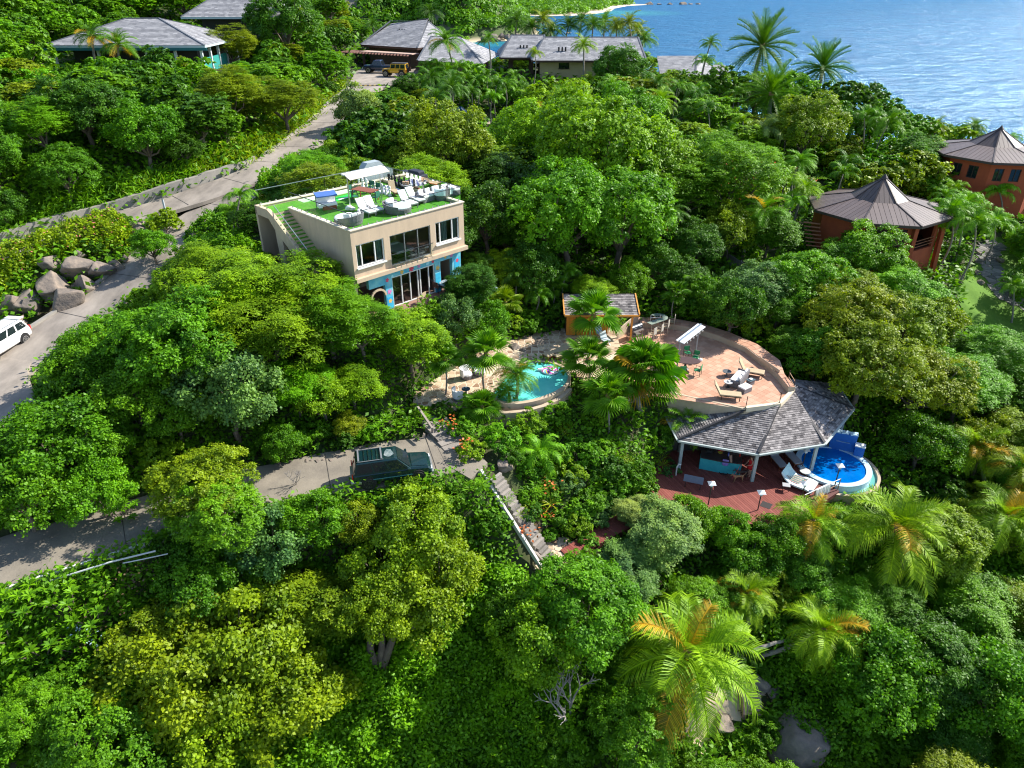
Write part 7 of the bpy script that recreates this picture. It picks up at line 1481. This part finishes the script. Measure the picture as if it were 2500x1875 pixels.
for a in [(60,1470,62),(160,1450,60),(230,1510,58),(90,1560,62),(10,1540,60),(190,1590,50),(310,1075,52),(355,1040,46),(345,1130,50),(285,1160,40),(925,1045,44),(985,1040,34),(1180,1060,30),(2420,1010,40),(1640,700,30),(300,1250,42)]: tree_at(*a,'rosette','bright green')
for a in [(1330,1225,40),(1290,1190,34),(1270,1250,30),(1230,1215,26),(1160,1190,30),(1345,1170,30),(640,1075,30),(130,960,30),(170,965,26),(1700,1180,24),(1520,1120,30),(1600,1130,28),(1440,1080,30),(1380,1050,28),(1760,1560,36),(1520,1690,40)]: tree_at(*a,'spiky',rnd.choice(['mid green','yellow green','bright green','golden green']))
for a in [(770,1060,42,'mid green'),(690,1110,38,'mid green'),(840,1075,36,'deep green'),(900,1070,34,'bright green'),(1080,1010,30,'deep green'),(405,552,40,'yellow green'),(300,545,26,'mid green'),(1130,1045,36,'bright green'),(1150,1100,40,'lime green'),(1225,1075,46,'bright green'),(1290,1040,40,'lime green'),(1350,1020,40,'bright green'),(1410,1120,52,'mid green'),(1480,1150,48,'deep green'),(1550,1160,50,'mid green'),(1610,1080,40,'mid green'),(1380,1200,40,'blue green'),(1440,1230,44,'mid green'),(1560,1200,44,'bright green'),(1640,1160,36,'blue green'),(1290,1010,28,'deep green'),(1420,1245,44,'bright green'),(1480,1215,40,'mid green'),(1405,1295,40,'lime green'),(1455,1270,36,'blue green'),(1360,1275,34,'bright green'),(1515,1185,40,'bright green'),(1300,1150,40,'mid green'),(1350,1120,36,'bright green'),(1390,1160,40,'lime green'),(1340,1215,34,'mid green'),(1290,1215,30,'bright green'),(1435,1320,28,'mid green'),(1250,1120,28,'mid green'),(1460,1110,40,'bright green'),(1290,1260,30,'deep green'),(1340,1320,22,'bright green'),(1080,815,34,'mid green'),(1060,775,40,'bright green'),(1150,745,50,'deep green'),(1250,790,26,'lime green'),(1290,800,28,'mid green'),(1700,760,46,'mid green'),(1760,790,36,'deep green'),(1735,735,30,'yellow green')]: tree_at(a[0],a[1],a[2],'shrub',a[3])
# big forked trunk of the yellow-green tree in front
v=ground(925,1650,.2); cw=ground(1000,1440,4.5); t=bpy.data.objects.new('broadleaf_tree',None); col.objects.link(t); t.location=v; t['category']='tree'
b=MB(); 
for (x,y,h_),r_ in (((905,1540,3.6),.22),((930,1520,3.8),.2),((985,1500,4.6),.2)):
    e=ground(x,y,h_) ; b.tube([Vector((0,0,-.4)),(e-v)*.4+Vector((-.25 if x<920 else .2,0,.3)),e-v],[.34,r_,r_*.7],9)
o=b.build('trunk',BARK,None,smooth=True); o.parent=t; e=ground(930,1480,4.6); s=1.0; c=jitter(TONE['yellow green']); newobj('crown',PRO['loose'][1][0],t,c,tuple(e-v-Vector((0,0,3.9*.6))),(0,0,1),(.62,.62,.6)); VEG.append((t,'yellow green','fork-trunked tree',925,1560))
# bare grey branchy shrubs
def bare(px,py,h_,n,label):
    g=ground(px,py)
    if g is None: return
    b=MB(); r=random.Random(int(px))
    def br(p,d,L_,rad,k):
        q=p+d*L_; m_=p.lerp(q,.5)+Vector((r.uniform(-1,1),r.uniform(-1,1),0))*L_*.08; b.tube([p,m_,q],[rad,rad*.8,rad*.6],5,cap=False)
        if k>0:
            for _ in range(3): d2=(d+Vector((r.uniform(-.7,.7),r.uniform(-.7,.7),r.uniform(-.1,.5)))).normalized(); br(q,d2,L_*.68,rad*.6,k-1)
    for _ in range(n): br(Vector((0,0,-.2)),Vector((r.uniform(-.4,.4),r.uniform(-.4,.4),1)).normalized(),h_*.4,h_*.022,3)
    t=thing('bare_shrub',label,'shrub',tuple(g)); b.build('branches',mat('grey_twig',(.36,.33,.30),(.25,.22,.2),3,.9),t,world=False)
bare(1380,1780,4.6,3,'leafless grey branchy shrub below the bright trees near the bottom edge'); bare(2175,640,3.2,3,'tangle of bare grey branches against the red villa wall'); bare(880,300,3,2,'bare grey branches of the sparse tree by the upper road'); bare(720,1190,1.4,3,'dry pale twigs above the ribbed driveway'); bare(2330,1800,2.6,3,'bare twigs poking out of the scrub at the lower right')
bare(330,930,3.,2,'bare pale branches showing through the tree right of the white car')
# ---- fill: everything between, kept clear of what the photograph shows
KEEP=[([(618,500),(640,470),(780,420),(850,385),(960,400),(1130,460),(1145,690),(1100,745),(1000,770),(960,740),(940,680),(900,655),(800,600),(720,605),(680,640),(640,600),(620,540)],53),
 ([(0,560),(0,635),(330,545),(470,520),(560,470),(650,430),(840,300),(860,240),(840,225),(640,345),(400,430),(150,520),(30,570)],100),([(835,240),(945,215),(1010,205),(1015,130),(905,125),(865,170)],118),([(440,500),(560,480),(450,620),(395,600)],60),
 ([(340,635),(290,720),(80,860),(60,905),(90,1040),(60,1070),(0,1075),(0,660),(150,600),(300,590)],53),([(0,1300),(300,1240),(370,1260),(360,1335),(120,1420),(0,1430)],45),([(625,1150),(700,1120),(850,1100),(860,1090),(1100,1070),(1190,1120),(1130,1165),(1030,1165),(850,1215),(625,1240)],46),
 ([(1030,985),(1070,925),(1120,890),(1190,850),(1290,800),(1430,790),(1560,780),(1720,790),(1850,840),(1945,930),(1950,1000),(1880,1010),(1730,1010),(1600,960),(1470,985),(1390,980),(1290,1010),(1150,1000)],58),
 ([(1660,1070),(1700,980),(1920,920),(1990,925),(2090,1000),(2140,1150),(2090,1230),(2000,1270),(1880,1290),(1750,1262),(1640,1215)],55),([(1375,725),(1560,722),(1565,800),(1375,810)],52),([(1185,1155),(1235,1160),(1385,1350),(1345,1405),(1310,1395)],44),([(1340,1340),(1600,1200),(1640,1245),(1400,1380)],45),([(1010,985),(1070,985),(1140,1090),(1080,1100)],47),
 ([(105,40),(330,35),(565,80),(565,150),(530,165),(450,125),(250,115),(120,172),(105,120)],92),([(420,0),(575,0),(575,80),(540,80),(430,30)],112),([(900,55),(1160,50),(1160,130),(1040,150),(905,175)],122),([(1195,80),(1570,80),(1570,160),(1380,190),(1225,195)],122),([(1120,0),(1560,0),(1560,78),(1240,78),(1230,140),(1165,130),(1125,90)],400),
 ([(1640,128),(1790,140),(1785,195),(1650,165)],130),([(1955,440),(2300,435),(2300,560),(2275,640),(2235,640),(2225,555),(1960,490)],66),([(2275,315),(2500,315),(2500,460),(2400,440),(2280,400)],80),([(2320,720),(2350,640),(2400,580),(2520,560),(2520,840),(2370,815)],80),
 ([(1570,0),(2500,0),(2500,300),(2280,285),(2140,245),(2040,215),(1900,165),(1780,128),(1640,118),(1560,110)],1e4),([(1650,600),(1740,610),(1850,665),(1830,690),(1720,640),(1655,625)],66),([(1650,1740),(1720,1700),(1870,1680),(1880,1740),(1780,1780),(1730,1840),(1690,1830)],40),([(1890,1760),(1985,1760),(1995,1850),(1890,1850)],40),([(850,0),(1130,0),(1130,60),(850,40)],300),([(1250,285),(1130,270),(1090,290),(1230,310)],110)]
KEEP+=[([(840,1640),(1000,1560),(1230,1500),(1290,1620),(1300,1875),(780,1900)],60),([(300,480),(460,415),(600,370),(640,330),(760,250),(840,205),(860,240),(640,400),(430,470),(300,500)],78),([(60,520),(200,480),(300,455),(300,500),(60,560)],72),([(1260,1060),(1500,1060),(1600,1180),(1300,1330),(1200,1180)],43),
 ([(2330,560),(2440,560),(2500,700),(2350,700)],56),([(1100,1240),(1180,1160),(1300,1350),(1340,1430)],30),([(0,1400),(280,1400),(300,1600),(0,1640)],38)]
KP=[(np.array(p,float),d) for p,d in KEEP]+KPAL
STP=wp([(1170,1150),(1245,1150),(1395,1375),(1325,1405)],-2.)
WKP=[(v.x,v.y) for v in ww]
NOB=[(p,1.2) for p in (STP,WKP,pt,PARK,LOT,DEND,HOUSEF,PATIO,TERR,[(v.x,v.y) for v in DK],LAWN,SANDP)]+[([(pc.x-3.2,pc.y-3.2),(pc.x+3.2,pc.y-3.2),(pc.x+3.2,pc.y+3.2),(pc.x-3.2,pc.y+3.2)],.8),([(-58,94),(-36,94),(-36,110),(-58,110)],1),([(-28,121),(-3,118),(-1,146),(-28,146)],1),([(-3,124),(22,124),(22,141),(-3,141)],1),([(25,131),(39,131),(39,144),(25,144)],1),([(30,64.5),(44,64.5),(44,78),(30,78)],0),([(50,80),(64,80),(64,93),(50,93)],0),([(-58,116),(-40,116),(-40,131),(-58,131)],0)]
def okbase(x,y,m):
    P_=np.array([[x,y]])
    for q,k in NOB:
        if sdist(P_,q)[0]<m*k: return False
    for L_,wd in ROADS:
        if line_near(P_,L_)[0][0]<wd/2+m: return False
    return True
def clear(x,y,z,R_):
    px,py,zc=proj(x,y,z); r=R_*FOC/zc*.86; Q=np.array([[px,py]])
    for q,d in KP:
        if zc<d and sdist(Q,q)[0]<r: return False
    return True
cand=[]
y=20.
while y<182:
    sp_=2.6+.020*y if y<70 else 3.9+.012*(y-70); hwid=y*.80+8; x=-hwid-4
    while x<hwid+4: cand.append((x+rnd.uniform(-.4,.4)*sp_,y+rnd.uniform(-.4,.4)*sp_,sp_)); x+=sp_
    y+=sp_*.92
cand.sort(key=lambda c:c[1]); cnt=0; NT={}
import itertools
for x,y,sp_ in cand:
    z=float(H(x,y))
    if z<-14.5: continue
    px,py,zc=proj(x,y,z+2.5)
    if px<-140 or px>2640 or py<-120 or py>2060: continue
    k_=np.linspace(.2,.985,60)
    if (CZ+(z+4.5-CZ)*k_<H(x*k_,y*k_)-.2).any(): continue
    near=min((math.hypot(x-a,y-b_)-r*.62) for a,b_,r in OCC) if OCC else 9
    if near<0: continue
    garden=(950<px<1760 and py<330 and y>85) or (px>1700 and 200<py<620)
    small=near<sp_*.35
    if y<70: ks=['billow','billow','loose','loose','dome','feather']
    else: ks=['far','far','farfeather']
    if px<850 and py<520: tones=['mid green','bright green','mid green','olive green','deep green','bright green']
    elif px>1900 and py>1350: tones=['deep green','mid green','bright green','mid green','olive green']
    elif px>1900: tones=['mid green','bright green','deep green','olive green','yellow green']
    elif py>1300: tones=['mid green','bright green','mid green','deep green']
    else: tones=['mid green','bright green','deep green','deep green','lime green']
    if garden: tones=['bright green','lime green','mid green','bright green','yellow green','olive green']
    kind=rnd.choice(ks); R_=sp_*rnd.uniform(.62,.95)*(1.0 if not small else .62); tone=rnd.choice(tones)
    if garden and rnd.random()<.62:
        h_=rnd.uniform(3,6); Rr=rnd.uniform(1.6,2.5)
        if okbase(x,y,.4) and clear(x,y,z+h_,Rr): palm(Vector((x,y,z)),Vector((x+rnd.uniform(-.4,.4),y+rnd.uniform(-.4,.4),z+h_)),Rr,rnd.choice(['royal','royal','coconut']),rnd.choice(['mid green','bright green','deep green','lime green']),False); OCC.append((x,y,Rr*.8)); continue
    done=False
    for f in (1,.75,.55,.4,.28):
        r=R_*f; kk=kind
        if r<1.7: kk='shrub'
        R0,hc=PRO[kk][0][2:]; hh=hc*r/R0
        if okbase(x,y,r*.72) and clear(x,y,z+hh,r): done=True; break
    if not done: continue
    nm='shrub' if kk=='shrub' else 'feathery_tree' if 'feather' in kk else 'broadleaf_tree'
    if NT.get(nm,0)>=230: continue
    NT[nm]=NT.get(nm,0)+1; tree(x,y,r,kk,tone)
print('fill',NT,len(VEG))
# ---- low cover spread over the slope: sampled along view rays so that its grain stays even
def raymarch(PX,PY,smax=190):
    v=(PX-1250)/FOC; q=(937.5-PY)/FOC; D=np.stack([v,CP+q*SP,-SP+q*CP],1); P_=np.full((len(PX),3),np.nan); alive=np.arange(len(PX)); s=14.
    while s<smax and len(alive):
        p=D[alive]*s; hit=(p[:,2]+CZ)<=H(p[:,0],p[:,1]); a=alive[hit]; P_[a,:2]=p[hit][:,:2]; alive=alive[~hit]; s+=.25+s*.002
    ok=~np.isnan(P_[:,0]); P_=P_[ok]; P_[:,2]=H(P_[:,0],P_[:,1]); return P_
rng=np.random.RandomState(5)
def cover(name,label,n,region,tone,size,hts,seed,excl=True,kind='stuff',nrmup=.9,asp=.55,per=5,parent=None,spread=.28,cat=None):
    rg_=np.random.RandomState(seed); xs=[p[0] for p in region]; ys=[p[1] for p in region]
    PX=rg_.uniform(min(xs),max(xs),n); PY=rg_.uniform(min(ys),max(ys),n); m=sdist(np.stack([PX,PY],1),region)<0; P_=raymarch(PX[m],PY[m])
    if excl:
        m=np.ones(len(P_),bool)
        for q,k in NOB[:13]: m&=sdist(P_,q)>.15
        for L_,wd in ROADS: m&=line_near(P_,L_)[0]>wd/2+.1
        m&=P_[:,2]>-15; P_=P_[m]
    if len(P_)==0: return
    bump=np.array([noise.noise(Vector((p[0]*.8,p[1]*.8,3)))+.6*noise.noise(Vector((p[0]*2.3,p[1]*2.3,7))) for p in P_])
    P_[:,2]+=hts*np.clip(.5+bump,0,1.4)
    d=np.linalg.norm(P_-np.array([0,0,CZ]),axis=1); C=np.repeat(P_,per,0)+rg_.randn(len(P_)*per,3)*np.array([spread,spread,spread*.6])*np.repeat(d/45,per)[:,None]
    N_=rg_.randn(len(C),3)*.5+np.array([.0,0,nrmup]); L_=size*np.repeat(d/45,per)*(.7+.6*rg_.rand(len(C))); V,F_=leafquads(C,N_,L_,L_*asp,rg_)
    tint=np.clip(np.repeat(.5+.5*bump,per)*.5+.5*rg_.rand(len(C)),0,1); o=npmesh(name,V,F_,LEAF,tint,kind=kind); o.color=(*TONE[tone],1)
    if label: o['label']=label
    return o
FULL=[(-20,-20),(2520,-20),(2520,1895),(-20,1895)]
cover('undergrowth','low tangled undergrowth covering the ground between the trees',60000,FULL,'mid green',.32,.8,1)
cover('creeper_cover','dense bright creeper carpet on the slope at the bottom middle',12000,[(640,1500),(1300,1400),(1420,1895),(560,1895),(700,1640)],'bright green',.24,1.5,2,per=9)
cover('scrub_cover','thick dark scrub covering the lower right slope',9000,[(1850,1400),(2520,1350),(2520,1895),(1950,1895)],'mid green',.24,1.8,3,per=8)
cover('verge_grass','long bright grass on the verge beside the upper road',7000,[(300,480),(620,395),(690,360),(760,305),(815,262),(850,225),(835,205),(770,240),(690,270),(620,320),(560,370),(430,440),(280,470)],'yellow green',.45,.3,4,per=7,asp=.14,nrmup=.15)
cover('verge_grass','rough grass and weeds above the retaining wall',5000,[(0,600),(150,545),(300,490),(480,440),(460,415),(280,450),(120,490),(0,540)],'bright green',.42,.5,14,per=5,asp=.16,nrmup=.15)
# hedges
def hedge(label,region,tone,hts,n,flower=None,seed=1):
    q=gpoly(region); c=q[0]; t=thing('hedge',label,'hedge',(c[0],c[1],float(H(*c))))
    A=np.array(q); rg_=np.random.RandomState(seed); P_=rg_.uniform(A.min(0),A.max(0),(n*3,2)); sd_=sdist(P_,q); P_=P_[sd_<0][:n]; e=-sdist(P_,q)
    g=H(P_[:,0],P_[:,1]); bp=np.array([noise.noise(Vector((p[0]*1.2,p[1]*1.2,3+seed))) for p in P_]); top=hts*np.clip(e/.7,0,1)**.5*(1+.45*bp); f=1-.35*rg_.rand(len(P_))**2
    C=np.column_stack([P_,g+top*f]); C=np.repeat(C,6,0)+rg_.randn(len(C)*6,3)*.09; N_=rg_.randn(len(C),3)*.5+np.array([0,-.15,.8]); L_=.2*(.7+.6*rg_.rand(len(C))); V,F_=leafquads(C,N_,L_,L_*.6,rg_)
    M=toplocal(t); V=V+np.array(M.translation); o=npmesh('foliage',V,F_,LEAF,np.clip(.5+.4*np.repeat(bp,6)+.3*rg_.randn(len(C)),0,1),parent=t); o.color=(*TONE[tone],1)
    if flower:
        C=np.column_stack([P_,g+top+.05])[::14]; L_=np.full(len(C),.16); V,F_=leafquads(C,rg_.randn(len(C),3)*.4+np.array([0,0,1]),L_,L_*.9,rg_); o=npmesh('blossoms',V+np.array(M.translation),F_,mat('blossom_'+flower[0],flower[1],rough=.6),parent=t,kind='stuff')
    return t
hedge('yellow-green flowering hedge between the upper road and the boulder bank',[(-20,650),(60,625),(150,592),(250,560),(300,552),(335,580),(320,610),(280,640),(225,625),(180,645),(130,640),(100,675),(60,705),(20,735),(-20,745)],'yellow green',1.5,2600,('pink',(.62,.16,.16)),2)
hedge('clipped green hedge below the drive junction beside the house',[(430,640),(480,615),(560,602),(625,605),(635,640),(560,650),(470,655)],'bright green',1.5,900,None,3)
hedge('green hedge between the two palms and the drive junction',[(452,600),(490,560),(560,520),(590,545),(565,590),(500,608)],'mid green',1.3,800,None,4)
hedge('trimmed dark hedge between the upper road and the turf roof',[(625,470),(690,420),(760,395),(800,400),(860,420),(800,440),(700,470),(640,490)],'bright green',1.6,1500,('yellow',(.6,.5,.1)),5)
hedge('violet-flecked mass of bush along the turning area edge',[(-20,1075),(70,1085),(200,1030),(290,1090),(330,1190),(250,1260),(100,1290),(-20,1300)],'mid green',1.4,2600,('lilac',(.45,.42,.62)),6)
hedge('bright flowering shrubs left of the roof stair',[(640,600),(650,560),(690,560),(700,600),(670,640)],'lime green',1.2,400,('coral',(.6,.2,.12)),7)
# orange flame flowers in the flamboyant tree and garden
def flecks(name,label,pts,colr,n,spread,size,h_):
    C=[]
    for x,y in pts:
        g=ground(x,y,h_)
        if g: C+= [(g.x+rnd.gauss(0,spread),g.y+rnd.gauss(0,spread),g.z+rnd.gauss(0,spread*.3)) for _ in range(n)]
    C=np.array(C); L_=np.full(len(C),size); V,F_=leafquads(C,rng.randn(len(C),3)*.4+np.array([0,0,1]),L_,L_*.7,rng); o=npmesh(name,V,F_,mat(name+'_colour',colr,rough=.6),kind='stuff'); o['label']=label
flecks('flame_flowers','orange flame flowers scattered on the feathery tree crowns behind the fence',[(1780,400),(1730,430),(1820,440),(1860,400)],(.65,.10,.01),26,1.6,.28,6.2)
flecks('croton_leaves','orange and red croton leaves among the shrubs',[(1108,1030),(1130,1085),(1330,1260),(1290,1300),(1340,1190),(1935,430),(1730,360),(1990,440)],(.5,.12,.02),24,.35,.2,1.2)
flecks('plumbago_flowers','pale blue flowers on the low shrub at the left',[(205,1570),(225,1560),(238,1572)],(.45,.6,.72),16,.25,.14,1.0)
flecks('leaf_litter','brown leaf litter and dry fronds on the bare slope',[(290,1440),(320,1400),(340,1380),(270,1480),(290,1530),(380,1360),(1560,1700),(1840,1700)],(.07,.045,.018),110,.9,.14,.05)
# ---- far headland, beaches and rocks
def sst(a,b_,x): t=np.clip((x-a)/(b_-a),0,1); return t*t*(3-2*t)
xs=np.arange(-420,64,6.); ys=np.arange(556,900,6.); X,Y=np.meshgrid(xs,ys)
def hz(x,y):
    x=np.asarray(x,float); y=np.asarray(y,float)
    nz=np.array([noise.noise(Vector((p*.03,q*.03,0)))+.5*noise.noise(Vector((p*.09,q*.09,2))) for p,q in zip(x.ravel(),y.ravel())]).reshape(x.shape)
    shore=600+18*np.sin(x*.05)+np.clip(x-5,0,100)*.9
    hill=sst(30,-60,x+.06*(y-600)+10*nz)*58*sst(0,105,y-shore+12*nz)*(1+.25*nz)+9*sst(24,0,x)*sst(0,14,y-shore)+14*sst(-40,-160,x)*sst(0,120,y-shore)
    return -18+2.2*sst(-22,0,y-shore)*sst(35,15,x)+hill+nz*3*sst(5,30,y-shore)
HZ=hz(X,Y)
id_=np.arange(X.size).reshape(X.shape); F_=np.stack([id_[:-1,:-1].ravel(),id_[:-1,1:].ravel(),id_[1:,1:].ravel(),id_[1:,:-1].ravel()],1)
hm=bpy.data.materials.new('headland_ground'); hm.use_nodes=True; N=hm.node_tree.nodes; L=hm.node_tree.links; b_=N['Principled BSDF']; b_.inputs['Roughness'].default_value=.95
gm=N.new('ShaderNodeNewGeometry'); sx=N.new('ShaderNodeSeparateXYZ'); L.new(gm.outputs['Position'],sx.inputs[0]); mr=N.new('ShaderNodeMapRange'); mr.inputs[1].default_value=-15.9; mr.inputs[2].default_value=-12.5; L.new(sx.outputs[2],mr.inputs[0])
sn=N.new('ShaderNodeSeparateXYZ'); L.new(gm.outputs['Normal'],sn.inputs[0]); mr2=N.new('ShaderNodeMapRange'); mr2.inputs[1].default_value=.78; mr2.inputs[2].default_value=.55; L.new(sn.outputs[2],mr2.inputs[0])
m1_=N.new('ShaderNodeMix'); m1_.data_type='RGBA'; m1_.inputs[6].default_value=(.62,.50,.34,1); m1_.inputs[7].default_value=(.07,.10,.03,1); L.new(mr.outputs[0],m1_.inputs[0])
m2_=N.new('ShaderNodeMix'); m2_.data_type='RGBA'; m2_.inputs[7].default_value=(.20,.18,.16,1); L.new(mr2.outputs[0],m2_.inputs[0]); L.new(m1_.outputs[2],m2_.inputs[6]); L.new(m2_.outputs[2],b_.inputs['Base Color'])
npmesh('headland_hill',np.column_stack([X.ravel(),Y.ravel(),HZ.ravel()]),F_,hm,kind='structure').data.polygons.foreach_set('use_smooth',[True]*len(F_))
def farforest(name,label,P_,R_,tone,seed,per=70):
    rg_=np.random.RandomState(seed); n=len(P_); rr=R_*(.6+.8*rg_.rand(n)); v=rg_.randn(n,per,3); v[:,:,2]=np.abs(v[:,:,2]); v/=np.linalg.norm(v,axis=2,keepdims=True)
    C=(P_[:,None]+v*rr[:,None,None]*(.75+.4*rg_.rand(n,per,1))*np.array([1,1,.9])).reshape(-1,3); N_=v.reshape(-1,3)+rg_.randn(n*per,3)*.4+np.array([0,0,.3]); L_=np.repeat(rr,per)*.42*(.7+.6*rg_.rand(n*per)); V,F2=leafquads(C,N_,L_,L_*.75,rg_)
    o=npmesh(name,V,F2,LEAF,np.clip(np.repeat(rg_.rand(n),per)*.6+.4*rg_.rand(n*per),0,1),kind='stuff'); o.color=(*TONE[tone],1); o['label']=label
gxn=np.gradient(HZ,6.,axis=1); gyn=np.gradient(HZ,6.,axis=0); slope=np.hypot(gxn,gyn)
r_=np.random.RandomState(3); qx=r_.uniform(-415,40,11000); qy=r_.uniform(570,890,11000); qz=hz(qx,qy); sl=np.hypot(hz(qx+3,qy)-qz,hz(qx,qy+3)-qz)/3
ok_=(qz>-12.5+2*r_.rand(11000))&~((qx>-16)&(sl>.45)&(r_.rand(11000)<.8)); P_=np.column_stack([qx,qy,qz+1.])[ok_]
farforest('headland_forest','dense green forest covering the hill across the cove',np.array(P_),4.6,'mid green',4,56)
BP_=[(20,990),(35,971),(70,985),(106,1040),(140,1130),(157,1231),(190,1330),(235,1395),(190,1440),(60,1560),(-500,1560),(-500,960)]
cp_=np.array(BP_).mean(0); b=MB(); bb=[(x,y) for x,y in BP_]; b.prism(bb,-18,-15.4); b.build('far_beach',mat('far_sand',(.75,.62,.46),(.65,.54,.4),.05,.95),kind='structure')
P_=np.column_stack([r_.uniform(-300,210,5200),r_.uniform(960,1520,5200)]); sd_=sdist(P_,BP_); P_=P_[sd_<-(13+9*r_.rand(len(P_)))]; farforest('far_forest','low green coastal forest behind the far beach',np.column_stack([P_,-15+np.clip(-sdist(P_,BP_)*.05,0,9)]),6.5,'mid green',6,44)
for i,(x,y,s_) in enumerate([(238,1398,11),(256,1400,5),(275,1405,6),(300,1408,9),(312,1410,6),(326,1412,5)]):
    o=bpy.data.objects.new('sea_rock',BM[i]); col.objects.link(o); o.location=(x,y,-16); o.scale=(s_,s_*.7,s_*.55); tag(o,'dark rock in the sea off the tip of the far beach','rock','rocks off the tip of the far beach')
for i in range(30):
    x=r_.uniform(-20,36); y=600+np.clip(x-5,0,100)*.9+18*math.sin(x*.05)+r_.uniform(-8,9); s_=r_.uniform(1.2,3.6); o=bpy.data.objects.new('shore_rock',BM[i%6]); col.objects.link(o); o.location=(x,y,-15.5+r_.rand()*3); o.scale=(s_,s_,s_*.8); o.rotation_euler=(0,0,i); tag(o,'grey boulder at the foot of the cliff across the cove','rock','grey boulders at the foot of the far cliff')
# ================================================================ LABELS OF THE PLANTS
RK=['nearest','second nearest','third nearest','fourth nearest','fifth nearest','sixth nearest','seventh nearest','eighth nearest','ninth nearest','tenth nearest','eleventh nearest','twelfth nearest']
cellsd={}
for t,tone,noun,px,py in VEG:
    k=min(range(len(LM)),key=lambda i:math.hypot(px-LM[i][1][0],py-LM[i][1][1])); dx,dy=px-LM[k][1][0],py-LM[k][1][1]
    d='right of' if abs(dx)>abs(dy) and dx>0 else 'left of' if abs(dx)>abs(dy) else 'below' if dy>0 else 'above'
    cellsd.setdefault((tone,noun,d,k),[]).append((math.hypot(dx,dy),t))
for (tone,noun,d,k),l in cellsd.items():
    l.sort(key=lambda q:q[0])
    for i,(_,t) in enumerate(l):
        t['label']=f"{tone} {noun}, {RK[min(i,11)]} one {d} {LM[k][0]}" if len(l)>1 else f"{tone} {noun} {d} {LM[k][0]}"
        t['group']={'palm tree':'palms in the gardens and on the slopes','shrub':'shrubs among the trees','tree':'trees covering the hillside'}[t['category']]
